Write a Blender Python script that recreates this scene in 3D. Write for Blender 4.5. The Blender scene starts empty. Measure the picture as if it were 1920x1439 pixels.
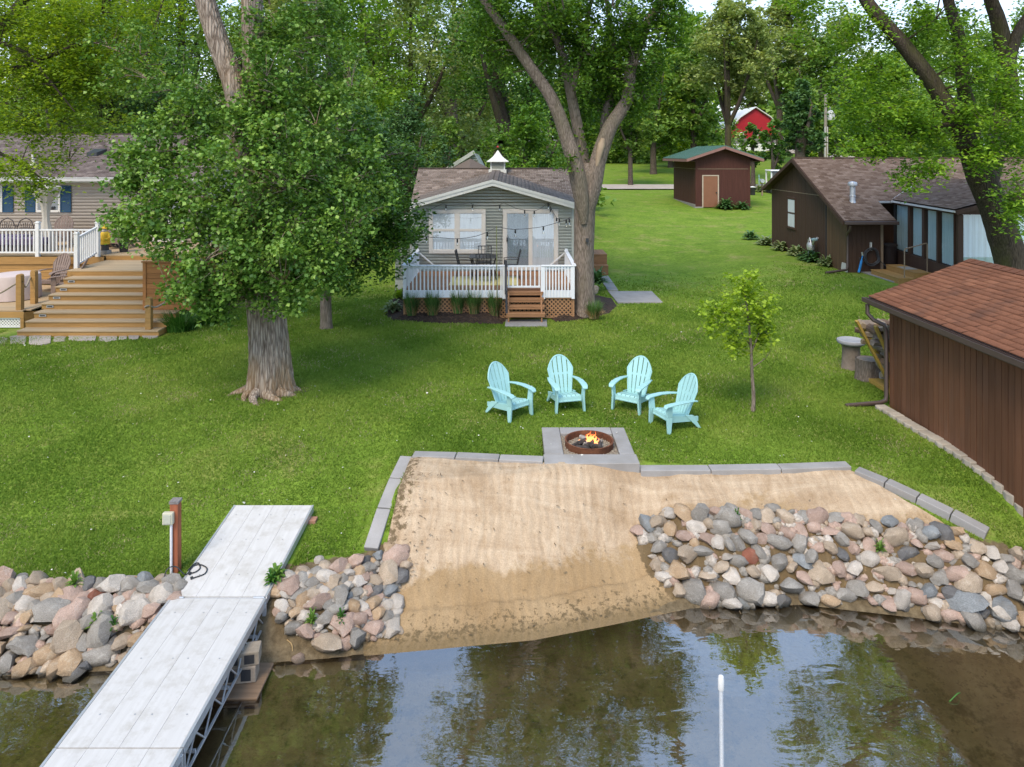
import bpy, math, random
import numpy as np
from mathutils import Vector, Matrix

# ------------------------------------------------------------------ camera, sky, sun, exposure
S = bpy.context.scene
COL = S.collection
F, HZ, CZ = 1350.0, 290.0, 6.1          # focal length in photo pixels, horizon row, camera height
cam = bpy.data.cameras.new('camera')
camo = bpy.data.objects.new('camera', cam)
COL.objects.link(camo)
camo.location = (0, 0, CZ)
camo.rotation_euler = (math.radians(90), 0, 0)
cam.sensor_width = 36
cam.lens = F / 1920 * 36
cam.shift_y = -(719.5 - HZ) / 1920
cam.clip_start = 0.1
cam.clip_end = 2000
S.camera = camo

SUN_EL, SUN_AZ = 52, 205                 # degrees; azimuth clockwise from +Y
world = bpy.data.worlds.new('World')
S.world = world
world.use_nodes = True
wn = world.node_tree
bg = wn.nodes['Background']
sky = wn.nodes.new('ShaderNodeTexSky')
sky.sky_type = 'NISHITA'
sky.sun_disc = False
sky.sun_elevation = math.radians(SUN_EL)
sky.sun_rotation = math.radians(SUN_AZ)
sky.air_density = 1.0
sky.dust_density = 0.7
sky.ozone_density = 1.0
# thin broken cloud: noise over the sky direction
_tc = wn.nodes.new('ShaderNodeTexCoord'); _mp = wn.nodes.new('ShaderNodeMapping'); _mp.inputs['Scale'].default_value = (1, 1, 2.2)
_ns = wn.nodes.new('ShaderNodeTexNoise'); _ns.inputs['Scale'].default_value = 2.6; _ns.inputs['Detail'].default_value = 7; _ns.inputs['Roughness'].default_value = .6
_rp = wn.nodes.new('ShaderNodeMapRange'); _rp.inputs['From Min'].default_value = .40; _rp.inputs['From Max'].default_value = .66; _rp.inputs['To Min'].default_value = .34; _rp.inputs['To Max'].default_value = .6
_mx = wn.nodes.new('ShaderNodeMix'); _mx.data_type = 'RGBA'; _mx.inputs[7].default_value = (4.0, 5.9, 9.0, 1)
wn.links.new(_tc.outputs['Generated'], _mp.inputs['Vector']); wn.links.new(_mp.outputs['Vector'], _ns.inputs['Vector']); wn.links.new(_ns.outputs['Fac'], _rp.inputs['Value'])
_sx = wn.nodes.new('ShaderNodeSeparateXYZ'); wn.links.new(_tc.outputs['Generated'], _sx.inputs[0])
_hz = wn.nodes.new('ShaderNodeMapRange'); _hz.inputs['From Min'].default_value = 0; _hz.inputs['From Max'].default_value = .42; _hz.inputs['To Min'].default_value = .85; _hz.inputs['To Max'].default_value = .05
wn.links.new(_sx.outputs['Z'], _hz.inputs['Value'])
_ad = wn.nodes.new('ShaderNodeMath'); _ad.operation = 'MAXIMUM'; wn.links.new(_hz.outputs['Result'], _ad.inputs[0]); wn.links.new(_rp.outputs['Result'], _ad.inputs[1])
_hc = wn.nodes.new('ShaderNodeMix'); _hc.data_type = 'RGBA'; _hc.inputs[6].default_value = (4.0, 5.9, 9.0, 1); _hc.inputs[7].default_value = (6.8, 6.7, 6.7, 1)
wn.links.new(_hz.outputs['Result'], _hc.inputs[0]); wn.links.new(_hc.outputs[2], _mx.inputs[7]); wn.links.new(_ad.outputs[0], _mx.inputs[0]); wn.links.new(sky.outputs['Color'], _mx.inputs[6]); wn.links.new(_mx.outputs[2], bg.inputs['Color'])
bg.inputs['Strength'].default_value = 0.15

sun = bpy.data.lights.new('sun', 'SUN')
sun.energy = 2.1
sun.angle = math.radians(28)
sun.color = (1.0, 0.85, 0.64)
suno = bpy.data.objects.new('sun', sun)
COL.objects.link(suno)
_e, _a = math.radians(SUN_EL), math.radians(SUN_AZ)
_d = Vector((math.sin(_a) * math.cos(_e), math.cos(_a) * math.cos(_e), math.sin(_e)))
suno.rotation_euler = _d.to_track_quat('Z', 'Y').to_euler()
suno.location = (-10, -20, 40)

S.view_settings.view_transform = 'Standard'
S.view_settings.look = 'None'
S.view_settings.gamma = 1
S.view_settings.use_curve_mapping = False
S.view_settings.exposure = 0.80
S.render.engine = 'CYCLES'
S.cycles.max_bounces = 7
S.cycles.transparent_max_bounces = 8
S.cycles.caustics_reflective = False
S.cycles.caustics_refractive = False

# ------------------------------------------------------------------ helpers
def at(px, py, Y):                       # photo pixel at a known distance -> world point
    return ((px - 960) / F * Y, Y, CZ - (py - HZ) / F * Y)

def on(px, py, z):                       # photo pixel at a known height -> world point
    Y = (CZ - z) * F / (py - HZ)
    return ((px - 960) / F * Y, Y, z)

def smooth(a, b, x):
    t = np.clip((np.asarray(x, float) - a) / (b - a), 0, 1)
    return t * t * (3 - 2 * t)

SHX = [-30, -6.0, -3.2, -1.7, 0.27, 1.32, 2.47, 3.94, 5.25, 6.6, 9, 30]
SHY = [8.0, 8.5, 8.7, 8.85, 9.12, 9.42, 9.78, 9.84, 9.58, 9.28, 9.0, 8.5]
def shore(X): return np.interp(X, SHX, SHY)
DEEP = [(-260, -8), (-60, -6), (-12, -1.7), (-6, -1.05), (-3, -.5), (-1, -.15), (0, 0)]
PL = DEEP + [(.35, .33), (.8, .47), (1.5, .525), (2.4, .64), (3.6, .95), (4.8, 1.16), (6, 1.2), (500, 1.2)]
PB = DEEP + [(.5, .09), (1, .40), (1.5, .86), (1.95, 1.16), (2.4, 1.185), (4.5, 1.2), (500, 1.2)]
PR = DEEP + [(.25, .28), (.7, .7), (1.2, .92), (1.7, 1.08), (2.5, 1.17), (4, 1.2), (500, 1.2)]
BASE = [(-300, 1.2), (27, 1.2), (32, 1.3), (49, 2.46), (70, 3.2), (90, 4.3), (110, 5.5), (130, 7.0), (160, 8.6), (260, 11), (600, 14)]
def _ip(tab, v): return np.interp(v, [a for a, b in tab], [b for a, b in tab])
def wob(X, Y, s, seed=0.0):
    return (np.sin(X * s + 1.3 + seed) * np.cos(Y * s * 1.17 - .7 + seed * 2) + .6 * np.sin(X * s * 2.3 - Y * s * 1.9 + seed)
            + .35 * np.sin(X * s * 4.1 + Y * s * 3.7 + 2.1 * seed)) / 1.95
def gz(X, Y):
    X = np.asarray(X, float); Y = np.asarray(Y, float)
    t = Y - shore(X)
    wl = 1 - smooth(-2.3, -1.5, X); wr = smooth(1.6, 2.7, X); wb = 1 - wl - wr
    z = wl * _ip(PL, t) + wb * _ip(PB, t) + wr * _ip(PR, t)
    b = _ip(BASE, Y)
    w = smooth(7, 11, X) * smooth(15, 24, Y)
    b2 = b + w * (np.maximum(b, 1.72) - b)
    return z + b2 - 1.2 + .012 * wob(X, Y, .9) * smooth(.6, 2, t)
def g1(x, y): return float(gz(x, y))
def gp(px, py):                          # photo pixel -> where that sight line meets the ground
    z = 1.2
    for _ in range(60):
        p = on(px, py, z)
        z = .5 * z + .5 * g1(p[0], p[1])
    return (p[0], p[1], z)

def inpoly(X, Y, poly):
    X = np.asarray(X); Y = np.asarray(Y); r = np.zeros(X.shape, bool)
    n = len(poly)
    for i in range(n):
        x1, y1 = poly[i][:2]; x2, y2 = poly[(i + 1) % n][:2]
        c = ((y1 > Y) != (y2 > Y)) & (X < (x2 - x1) * (Y - y1) / ((y2 - y1) if y2 != y1 else 1e-9) + x1)
        r ^= c
    return r

def link(o, parent=None):
    COL.objects.link(o)
    if parent is not None: o.parent = parent
    return o

def origin(o):
    v = Vector((0, 0, 0))
    while o is not None:
        v += o.location; o = o.parent
    return v

def tag(o, label=None, cat=None, group=None, kind=None):
    if label: o['label'] = label
    if cat: o['category'] = cat
    if group: o['group'] = group
    if kind: o['kind'] = kind
    return o

def thing(name, label, cat, loc=(0, 0, 0), group=None, rz=0):
    o = bpy.data.objects.new(name, None)
    o.empty_display_size = .2
    link(o); o.location = loc; o.rotation_euler = (0, 0, rz)
    return tag(o, label, cat, group)

def struct(name, loc=(0, 0, 0)):
    o = bpy.data.objects.new(name, None); link(o); o.location = loc
    o['kind'] = 'structure'
    return o

def kids(o): return [c for c in bpy.data.objects if c.parent is o]
def copy_tree(o, parent=None):
    c = o.copy(); link(c)
    if parent is not None:
        c.parent = parent
    for ch in list(o.children): copy_tree(ch, c)
    return c

def npmesh(name, verts, faces, mat, parent=None, smooth_=False, attrs=None, local=True):
    """verts (n,3), faces (m,k) arrays -> one mesh object"""
    verts = np.asarray(verts, np.float32); faces = np.asarray(faces, np.int32)
    if parent is not None and local:
        verts = verts - np.array(origin(parent), np.float32)
    me = bpy.data.meshes.new(name)
    k = faces.shape[1]; m = len(faces)
    me.vertices.add(len(verts)); me.vertices.foreach_set('co', verts.ravel())
    me.loops.add(m * k); me.loops.foreach_set('vertex_index', faces.ravel())
    me.polygons.add(m)
    me.polygons.foreach_set('loop_start', np.arange(0, m * k, k, dtype=np.int32))
    if smooth_: me.polygons.foreach_set('use_smooth', np.ones(m, bool))
    if attrs:
        for an, av in attrs.items():
            a = me.attributes.new(an, 'FLOAT', 'POINT'); a.data.foreach_set('value', np.asarray(av, np.float32))
    me.materials.append(mat)
    me.update(calc_edges=True)
    o = bpy.data.objects.new(name, me)
    return link(o, parent)

class MB:
    """collects boxes, bars, tubes; build() links them as ONE mesh object"""
    def __init__(s): s.v = []; s.f = []
    def add(s, vs, fs):
        b = len(s.v); s.v += [tuple(v) for v in vs]; s.f += [tuple(i + b for i in f) for f in fs]; return s
    BF = [(0, 3, 2, 1), (4, 5, 6, 7), (0, 1, 5, 4), (1, 2, 6, 5), (2, 3, 7, 6), (3, 0, 4, 7)]
    def box(s, x0, x1, y0, y1, z0, z1):
        return s.add([(x0, y0, z0), (x1, y0, z0), (x1, y1, z0), (x0, y1, z0), (x0, y0, z1), (x1, y0, z1), (x1, y1, z1), (x0, y1, z1)], MB.BF)
    def hexa(s, lo, hi): return s.add(list(lo) + list(hi), MB.BF)
    def obox(s, c, size, M=None):
        a, b, d = size[0] / 2, size[1] / 2, size[2] / 2; c = Vector(c)
        vs = [Vector(p) for p in ((-a, -b, -d), (a, -b, -d), (a, b, -d), (-a, b, -d), (-a, -b, d), (a, -b, d), (a, b, d), (-a, b, d))]
        if M is not None: vs = [M @ v for v in vs]
        return s.add([v + c for v in vs], MB.BF)
    def bar(s, p, q, w, h, up=(0, 0, 1)):
        p, q = Vector(p), Vector(q); d = (q - p).normalized(); up = Vector(up)
        if abs(d.dot(up)) > .98: up = Vector((0, 1, 0))
        a = d.cross(up).normalized() * (w / 2); b = a.cross(d).normalized() * (h / 2)
        return s.add([p - a - b, p + a - b, p + a + b, p - a + b, q - a - b, q + a - b, q + a + b, q - a + b],
                     [(0, 1, 2, 3), (7, 6, 5, 4), (0, 4, 5, 1), (1, 5, 6, 2), (2, 6, 7, 3), (3, 7, 4, 0)])
    def tube(s, pts, rad, n=8, cap=True):
        pts = [Vector(p) for p in pts]
        if not hasattr(rad, '__len__'): rad = [rad] * len(pts)
        base = len(s.v); ref = None
        for i, p in enumerate(pts):
            d = (pts[min(i + 1, len(pts) - 1)] - pts[max(i - 1, 0)]).normalized()
            if ref is None: ref = Vector((1, 0, 0)) if abs(d.x) < .9 else Vector((0, 1, 0))
            a = (ref - d * ref.dot(d)).normalized(); b = d.cross(a); ref = a
            for k in range(n):
                t = 2 * math.pi * k / n
                s.v.append(tuple(p + (a * math.cos(t) + b * math.sin(t)) * rad[i]))
        for i in range(len(pts) - 1):
            for k in range(n):
                k2 = (k + 1) % n; o = base + i * n
                s.f.append((o + k, o + k2, o + n + k2, o + n + k))
        if cap:
            s.f.append(tuple(base + k for k in reversed(range(n))))
            s.f.append(tuple(base + (len(pts) - 1) * n + k for k in range(n)))
        return s
    def lathe(s, prof, c=(0, 0, 0), n=24):
        base = len(s.v)
        for r, z in prof:
            for k in range(n):
                t = 2 * math.pi * k / n
                s.v.append((c[0] + r * math.cos(t), c[1] + r * math.sin(t), c[2] + z))
        for i in range(len(prof) - 1):
            for k in range(n):
                k2 = (k + 1) % n; o = base + i * n
                s.f.append((o + k, o + k2, o + n + k2, o + n + k))
        if prof[0][0] > 1e-4: s.f.append(tuple(base + k for k in reversed(range(n))))
        if prof[-1][0] > 1e-4: s.f.append(tuple(base + (len(prof) - 1) * n + k for k in range(n)))
        return s
    def prism(s, poly, z0, z1):          # poly of (x, y) counter-clockwise
        n = len(poly)
        return s.add([(p[0], p[1], z0) for p in poly] + [(p[0], p[1], z1) for p in poly],
                     [tuple(reversed(range(n))), tuple(range(n, 2 * n))] + [(i, (i + 1) % n, n + (i + 1) % n, n + i) for i in range(n)])
    def extr(s, poly, d):                # 3-D polygon pushed along vector d
        n = len(poly); d = Vector(d)
        return s.add([Vector(p) for p in poly] + [Vector(p) + d for p in poly],
                     [tuple(reversed(range(n))), tuple(range(n, 2 * n))] + [(i, (i + 1) % n, n + (i + 1) % n, n + i) for i in range(n)])
    def build(s, name, mat, parent=None, smooth_=False, bevel=0, local=True):
        off = origin(parent) if (parent is not None and local) else Vector((0, 0, 0))
        me = bpy.data.meshes.new(name)
        me.from_pydata([(v[0] - off.x, v[1] - off.y, v[2] - off.z) for v in s.v], [], s.f)
        me.materials.append(mat)
        if smooth_:
            me.polygons.foreach_set('use_smooth', np.ones(len(me.polygons), bool))
            try: me.set_sharp_from_angle(angle=math.radians(45))
            except Exception: pass
        me.update()
        o = bpy.data.objects.new(name, me); link(o, parent)
        if bevel:
            b = o.modifiers.new('edge', 'BEVEL'); b.width = bevel; b.segments = 2; b.limit_method = 'ANGLE'
        return o

# ------------------------------------------------------------------ materials
class NT:
    def __init__(s, name):
        s.m = bpy.data.materials.new(name); s.m.use_nodes = True; s.t = s.m.node_tree; s.t.nodes.clear()
        s.out = s.t.nodes.new('ShaderNodeOutputMaterial')
    def n(s, typ, ins=None, **props):
        nd = s.t.nodes.new('ShaderNode' + typ)
        for k, v in props.items(): setattr(nd, k, v)
        for k, v in (ins or {}).items():
            if isinstance(v, bpy.types.NodeSocket): s.t.links.new(v, nd.inputs[k])
            else: nd.inputs[k].default_value = v
        return nd
    def coords(s, scale=(1, 1, 1), jitter=True):
        tc = s.n('TexCoord').outputs['Object']
        mp = s.n('Mapping', {'Vector': tc, 'Scale': scale})
        if jitter:
            oi = s.n('ObjectInfo').outputs['Random']
            mu = s.n('Math', {0: oi, 1: 61.0}, operation='MULTIPLY').outputs[0]
            s.t.links.new(s.n('CombineXYZ', {'X': mu, 'Y': mu, 'Z': mu}).outputs[0], mp.inputs['Location'])
        return mp.outputs['Vector']
    def noise(s, vec, scale, detail=4, rough=.55, dist=0):
        return s.n('TexNoise', {'Vector': vec, 'Scale': scale, 'Detail': detail, 'Roughness': rough, 'Distortion': dist}).outputs['Fac']
    def ramp(s, fac, stops, interp='LINEAR'):
        nd = s.n('ValToRGB', {'Fac': fac}); cr = nd.color_ramp; cr.interpolation = interp
        while len(cr.elements) > 1: cr.elements.remove(cr.elements[-1])
        for i, (p, c) in enumerate(stops):
            e = cr.elements[0] if i == 0 else cr.elements.new(p)
            e.position = p; e.color = (c[0], c[1], c[2], 1) if hasattr(c, '__len__') else (c, c, c, 1)
        return nd.outputs['Color']
    def mix(s, fac, a, b, mode='MIX'):
        nd = s.n('Mix', data_type='RGBA', blend_type=mode)
        for k, v in ((0, fac), (6, a), (7, b)):
            if isinstance(v, bpy.types.NodeSocket): s.t.links.new(v, nd.inputs[k])
            else: nd.inputs[k].default_value = (tuple(v) + (1,))[:4] if hasattr(v, '__len__') else v
        return nd.outputs[2]
    def math(s, op, a, b=0.0, clamp=False):
        return s.n('Math', {0: a, 1: b}, operation=op, use_clamp=clamp).outputs[0]
    def bump(s, h, strength=.5, dist=.02, normal=None):
        ins = {'Height': h, 'Strength': strength, 'Distance': dist}
        if normal is not None: ins['Normal'] = normal
        return s.n('Bump', ins).outputs['Normal']
    def pbr(s, col, rough=.7, normal=None, spec=.3, metal=0, **extra):
        ins = {'Base Color': (tuple(col) + (1,))[:4] if hasattr(col, '__len__') else col, 'Roughness': rough, 'Specular IOR Level': spec, 'Metallic': metal}
        if normal is not None: ins['Normal'] = normal
        ins.update(extra)
        return s.n('BsdfPrincipled', ins).outputs[0]
    def done(s, sh):
        s.t.links.new(sh, s.out.inputs['Surface']); return s.m

def shade(c, k): return tuple(max(0, min(1, x * k)) for x in c)

def pmat(name, col, rough=.7, var=.18, scale=3, stretch=(1, 1, 1), bump=.25, bscale=25, bdist=.01, spec=.3, metal=0, ovar=.0, col2=None, dirt=None, dscale=1.2, damt=.5):
    N = NT(name); v = N.coords(stretch)
    a = N.noise(v, scale, 5); b = N.noise(v, bscale, 3)
    f = N.math('ADD', N.math('MULTIPLY', a, .65), N.math('MULTIPLY', b, .35))
    c = N.ramp(f, [(.3, shade(col, 1 - var)), (.7, col2 or shade(col, 1 + var))])
    if dirt:
        d = N.noise(N.coords((1, 1, 1)), dscale, 6, .65)
        c = N.mix(N.math('MULTIPLY', N.ramp(d, [(.5, 0), (.68, 1)]), damt), c, dirt)
    if ovar:
        r = N.n('ObjectInfo').outputs['Random']
        k = N.math('ADD', N.math('MULTIPLY', r, 2 * ovar), 1 - ovar)
        c = N.mix(1.0, c, N.n('CombineXYZ', {'X': k, 'Y': k, 'Z': k}).outputs[0], 'MULTIPLY')
    nrm = N.bump(b, bump, bdist) if bump else None
    return N.done(N.pbr(c, rough, nrm, spec, metal))

def wood(name, col, grain=(1, 14, 14), var=.25, ovar=.12, bump=.3, rough=.7, dirt=None, damt=.5):
    return pmat(name, col, rough, var, 2.2, grain, bump, 8, .004, .25, ovar=ovar, dirt=dirt, damt=damt)

def leafmat(name, dark, mid, light, trans=.35, rough=.5):
    N = NT(name)
    t = N.n('Attribute', attribute_name='tone').outputs['Fac']
    c = N.ramp(t, [(.05, dark), (.5, mid), (.95, light)])
    p = N.pbr(c, rough, None, .35)
    tr = N.n('BsdfTranslucent', {'Color': N.mix(1.0, c, (1.25, 1.2, .55), 'MULTIPLY')}).outputs[0]
    return N.done(N.n('MixShader', {0: trans, 1: p, 2: tr}).outputs[0])

def barkmat(name, dark, light, moss=None, scale=1.0, bump=.9, mossamt=.5):
    N = NT(name); v = N.coords((1, 1, .16))
    a = N.noise(v, 13 * scale, 7, .68, .8)
    w = N.n('TexVoronoi', {'Vector': N.coords((1, 1, .12)), 'Scale': 24 * scale, 'Randomness': 1}, feature='DISTANCE_TO_EDGE').outputs['Distance']
    h = N.math('ADD', N.math('MULTIPLY', N.ramp(w, [(0, 0), (.3, 1)]), .35), N.math('MULTIPLY', a, .85))
    c = N.ramp(h, [(.3, dark), (.72, light), (1, shade(light, 1.2))])
    if moss:
        m = N.noise(N.coords((1, 1, .5)), 1.1, 5, .6)
        c = N.mix(N.math('MULTIPLY', N.ramp(m, [(.48, 0), (.62, 1)]), mossamt), c, moss)
    return N.done(N.pbr(c, .9, N.bump(h, bump, .035), .1))

WHITE = pmat('white_paint', (.68, .68, .66), .5, .05, 5, bump=.05, dirt=(.55, .55, .5), damt=.25)
CREAM = pmat('cream_trim', (.62, .59, .54), .55, .05, 5, bump=.05)
BLACKM = pmat('black_metal', (.025, .026, .028), .45, .2, bump=.05, spec=.5)
GALV = pmat('galvanised_metal', (.5, .51, .52), .4, .12, 8, bump=.05, metal=.6)
CONC = pmat('concrete', (.29, .275, .26), .85, .16, 3, bump=.3, bscale=60, bdist=.004, ovar=.08, dirt=(.2, .18, .15), damt=.35)
GLASSD = pmat('window_glass', (.035, .045, .05), .04, .1, bump=0, spec=.9)
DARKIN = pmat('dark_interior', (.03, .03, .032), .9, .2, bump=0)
# ------------------------------------------------------------------ ground, lake, beach
rs = np.random.RandomState(7)

def lawn_material():
    N = NT('lawn_grass'); v = N.n('TexCoord').outputs['Object']
    big = N.noise(v, .22, 5, .6); mid = N.noise(v, 1.1, 6, .65); fine = N.noise(v, 38, 4, .7)
    clump = N.noise(v, 7, 4, .65)
    c = N.ramp(mid, [(.3, (.09, .165, .016)), (.5, (.14, .225, .024)), (.7, (.20, .275, .038))])
    c = N.mix(N.ramp(big, [(.42, 0), (.62, .6)]), c, (.15, .225, .032))
    dry = N.noise(v, .75, 7, .72, .4)
    c = N.mix(N.math('MULTIPLY', N.ramp(dry, [(.53, 0), (.66, 1)]), .6), c, (.30, .26, .10))
    wv = N.n('Mapping', {'Vector': v, 'Rotation': (0, 0, math.radians(-38)), 'Scale': (1, 1, 1)}).outputs['Vector']
    st = N.n('TexWave', {'Vector': wv, 'Scale': .28, 'Distortion': 1.2, 'Detail': 2}).outputs['Fac']
    c = N.mix(N.math('MULTIPLY', st, .28), c, (.15, .23, .03))
    k = N.ramp(N.math('ADD', N.math('MULTIPLY', fine, .6), N.math('MULTIPLY', clump, .4)), [(.32, .5), (.5, 1), (.68, 1.5)])
    c = N.mix(1.0, c, k, 'MULTIPLY')
    soil = N.n('Attribute', attribute_name='soil').outputs['Fac']
    sn = N.math('ADD', soil, N.math('MULTIPLY', N.math('SUBTRACT', N.noise(v, 2.5, 6, .7), .5), 1.1))
    mud = N.ramp(N.noise(v, 9, 6, .7), [(.3, (.075, .055, .03)), (.55, (.16, .12, .07)), (.75, (.24, .19, .11))])
    c = N.mix(N.ramp(sn, [(.45, 0), (.58, 1)]), c, mud)
    h = N.math('ADD', N.math('MULTIPLY', fine, .5), clump)
    return N.done(N.pbr(c, .95, N.bump(h, .8, .04), .1))
LAWN = lawn_material()

def soil_amt(X, Y):
    t = Y - shore(X)
    lim = np.interp(X, [-8, -4.6, -3.3, -1.6, 1.6, 2.6, 6, 8], [.8, .8, 1.15, 1.35, 1.2, 1.25, .9, .6])
    return 1 - smooth(-.25, .15, t - lim)

def axis(lo, hi, step, far_lo, far_hi, growth=1.22):
    mid = list(np.arange(lo, hi + 1e-6, step)); s = step; a = mid[-1]
    while a < far_hi: s *= growth; a += s; mid.append(a)
    s = step; a = mid[0]
    while a > far_lo: s *= growth; a -= s; mid.insert(0, a)
    return np.array(mid)

def sheet(name, xs, ts, zoff, mat, attrs=None, follow=True, zf=None):
    Xg, Tg = np.meshgrid(xs, ts); Yg = Tg + (shore(Xg) if follow else 0)
    Z = (zf or gz)(Xg, Yg) + zoff
    n, m = Xg.shape; idx = np.arange(n * m).reshape(n, m)
    f = np.stack([idx[:-1, :-1], idx[:-1, 1:], idx[1:, 1:], idx[1:, :-1]], -1).reshape(-1, 4)
    a = {k: fn(Xg, Yg).ravel() for k, fn in (attrs or {}).items()}
    return npmesh(name, np.stack([Xg, Yg, Z], -1).reshape(-1, 3), f, mat, None, True, a)

xs = axis(-13, 15, .22, -420, 420)
ts_land = axis(-.12, 20, .22, -.12, 620, 1.12)
def lawn_z(X, Y):                        # the lawn dips under the paved fire pit
    return gz(X, Y) - .3 * ((X > .62) & (X < 1.92) & (Y > 11.45) & (Y < 12.78))
lawn = sheet('lawn', xs, ts_land, 0, LAWN, {'soil': soil_amt}, True, lawn_z)
lawn['kind'] = 'structure'

def bed_material():
    N = NT('lake_bed'); v = N.n('TexCoord').outputs['Object']
    a = N.noise(v, 1.6, 7, .7, .3); b = N.noise(v, 14, 5, .7); p = N.noise(v, 3.2, 7, .72)
    c = N.ramp(a, [(.3, (.30, .225, .11)), (.55, (.50, .385, .2)), (.75, (.62, .49, .27))])
    c = N.mix(N.math('MULTIPLY', N.ramp(p, [(.5, 0), (.64, 1)]), .75), c, (.17, .135, .06))
    c = N.mix(N.math('MULTIPLY', N.ramp(b, [(.56, 0), (.68, 1)]), .55), c, (.06, .055, .025))
    return N.done(N.pbr(c, .95, N.bump(b, .6, .03), .1))
bed = sheet('lake_bed', axis(-13, 15, .5, -420, 420), -axis(.0, 12, .4, .0, 420)[::-1] - .02, -.01, bed_material())
bed['kind'] = 'structure'

def water_material():
    N = NT('lake_water'); v = N.n('TexCoord').outputs['Object']
    m1 = N.n('Mapping', {'Vector': v, 'Scale': (.6, 1.3, 1)}).outputs['Vector']
    h = N.math('ADD', N.math('MULTIPLY', N.noise(m1, 2.1, 3, .5, .6), .8), N.math('MULTIPLY', N.noise(m1, 9.0, 3, .5), .12))
    nrm = N.bump(h, .14, .035)
    g = N.n('BsdfGlossy', {'Color': (1, 1, 1, 1), 'Roughness': .0, 'Normal': nrm}).outputs[0]
    t = N.n('BsdfTransparent', {'Color': (.95, .91, .78, 1)}).outputs[0]
    fr = N.n('Fresnel', {'IOR': 1.8, 'Normal': nrm}).outputs[0]
    return N.done(N.n('MixShader', {0: N.math('MULTIPLY', fr, 2.7, True), 1: t, 2: g}).outputs[0])
wx = axis(-13, 15, 2, -420, 420)
water = sheet('water', wx, np.array([-400, -100, -30, -10, -5, 0, 5, 8, 10.6]), 0, water_material(), None, False, lambda a, b: a * 0)
water['kind'] = 'structure'

# sandy beach between the kerbs
KP = dict(A=gp(697, 1033), B=gp(762, 866), C=gp(1021, 862), D=gp(1191, 867), E=gp(1592, 879), G=gp(1850, 1003))
def sand_material():
    N = NT('beach_sand'); v = N.n('TexCoord').outputs['Object']
    tt = N.n('Attribute', attribute_name='tt').outputs['Fac']
    rake = N.n('Mapping', {'Vector': v, 'Rotation': (0, 0, math.radians(12)), 'Scale': (3.2, .5, 1)}).outputs['Vector']
    rk2 = N.n('Mapping', {'Vector': v, 'Rotation': (0, 0, math.radians(8)), 'Scale': (.5, 3.2, 1)}).outputs['Vector']
    a = N.noise(v, .9, 7, .65, .5); b = N.noise(rake, 1.6, 6, .65, 1.2); b2 = N.noise(rk2, 1.4, 6, .65, 1.2); f = N.noise(v, 60, 3, .7)
    c = N.ramp(N.math('ADD', N.math('MULTIPLY', b, .5), N.math('MULTIPLY', b2, .5)), [(.32, (.30, .205, .115)), (.46, (.41, .30, .195)), (.6, (.50, .385, .262))])
    c = N.mix(N.math('MULTIPLY', N.ramp(a, [(.5, 0), (.64, 1)]), .7), c, (.30, .205, .12))
    e = N.math('ADD', tt, N.math('MULTIPLY', N.math('SUBTRACT', N.noise(v, 1.5, 7, .68, .6), .5), 1.5))
    wet = N.ramp(N.math('MULTIPLY', e, .5), [(.40, 1), (.50, 0)])
    wc = N.ramp(a, [(.3, (.27, .175, .085)), (.7, (.38, .265, .145))])
    c = N.mix(wet, c, wc)
    edge = N.n('Attribute', attribute_name='debris').outputs['Fac']
    d = N.noise(v, 13, 6, .75)
    dm = N.ramp(N.math('ADD', d, N.math('MULTIPLY', edge, .28)), [(.62, 0), (.7, 1)])
    c = N.mix(N.math('MULTIPLY', dm, .85), c, (.10, .07, .035))
    mw = N.ramp(N.math('MULTIPLY', N.math('ADD', tt, N.math('MULTIPLY', d, .25)), 1), [(.14, 1), (.36, 0)])
    c = N.mix(N.math('MULTIPLY', mw, .75), c, (.15, .105, .05))
    bed = N.ramp(N.noise(v, 1.6, 7, .7, .3), [(.3, (.30, .225, .11)), (.55, (.50, .385, .2)), (.75, (.62, .49, .27))])
    bed = N.mix(N.math('MULTIPLY', N.ramp(N.noise(v, 3.2, 7, .72), [(.5, 0), (.64, 1)]), .75), bed, (.17, .135, .06))
    uw = N.math('ADD', tt, N.math('MULTIPLY', N.math('SUBTRACT', N.noise(v, 2, 5, .6), .5), .5))
    c = N.mix(N.math('MULTIPLY', N.ramp(N.math('MULTIPLY', uw, -1.0), [(.12, 0), (.6, 1)]), 1.0), c, bed)
    c = N.mix(1.0, c, N.ramp(f, [(.3, .8), (.7, 1.18)]), 'MULTIPLY')
    wv = N.n('TexWave', {'Vector': v, 'Scale': 2.2, 'Distortion': 9, 'Detail': 3, 'Detail Scale': .8}).outputs['Fac']
    c = N.mix(N.math('MULTIPLY', N.ramp(wv, [(.0, 1), (.25, 0)]), .16), c, (.27, .19, .11))
    h = N.math('ADD', N.math('MULTIPLY', N.math('ADD', N.math('ADD', b, b2), N.math('MULTIPLY', wv, .5)), .6), N.math('MULTIPLY', f, .12))
    return N.done(N.pbr(c, .95, N.bump(h, .55, .05), .15))
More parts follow.
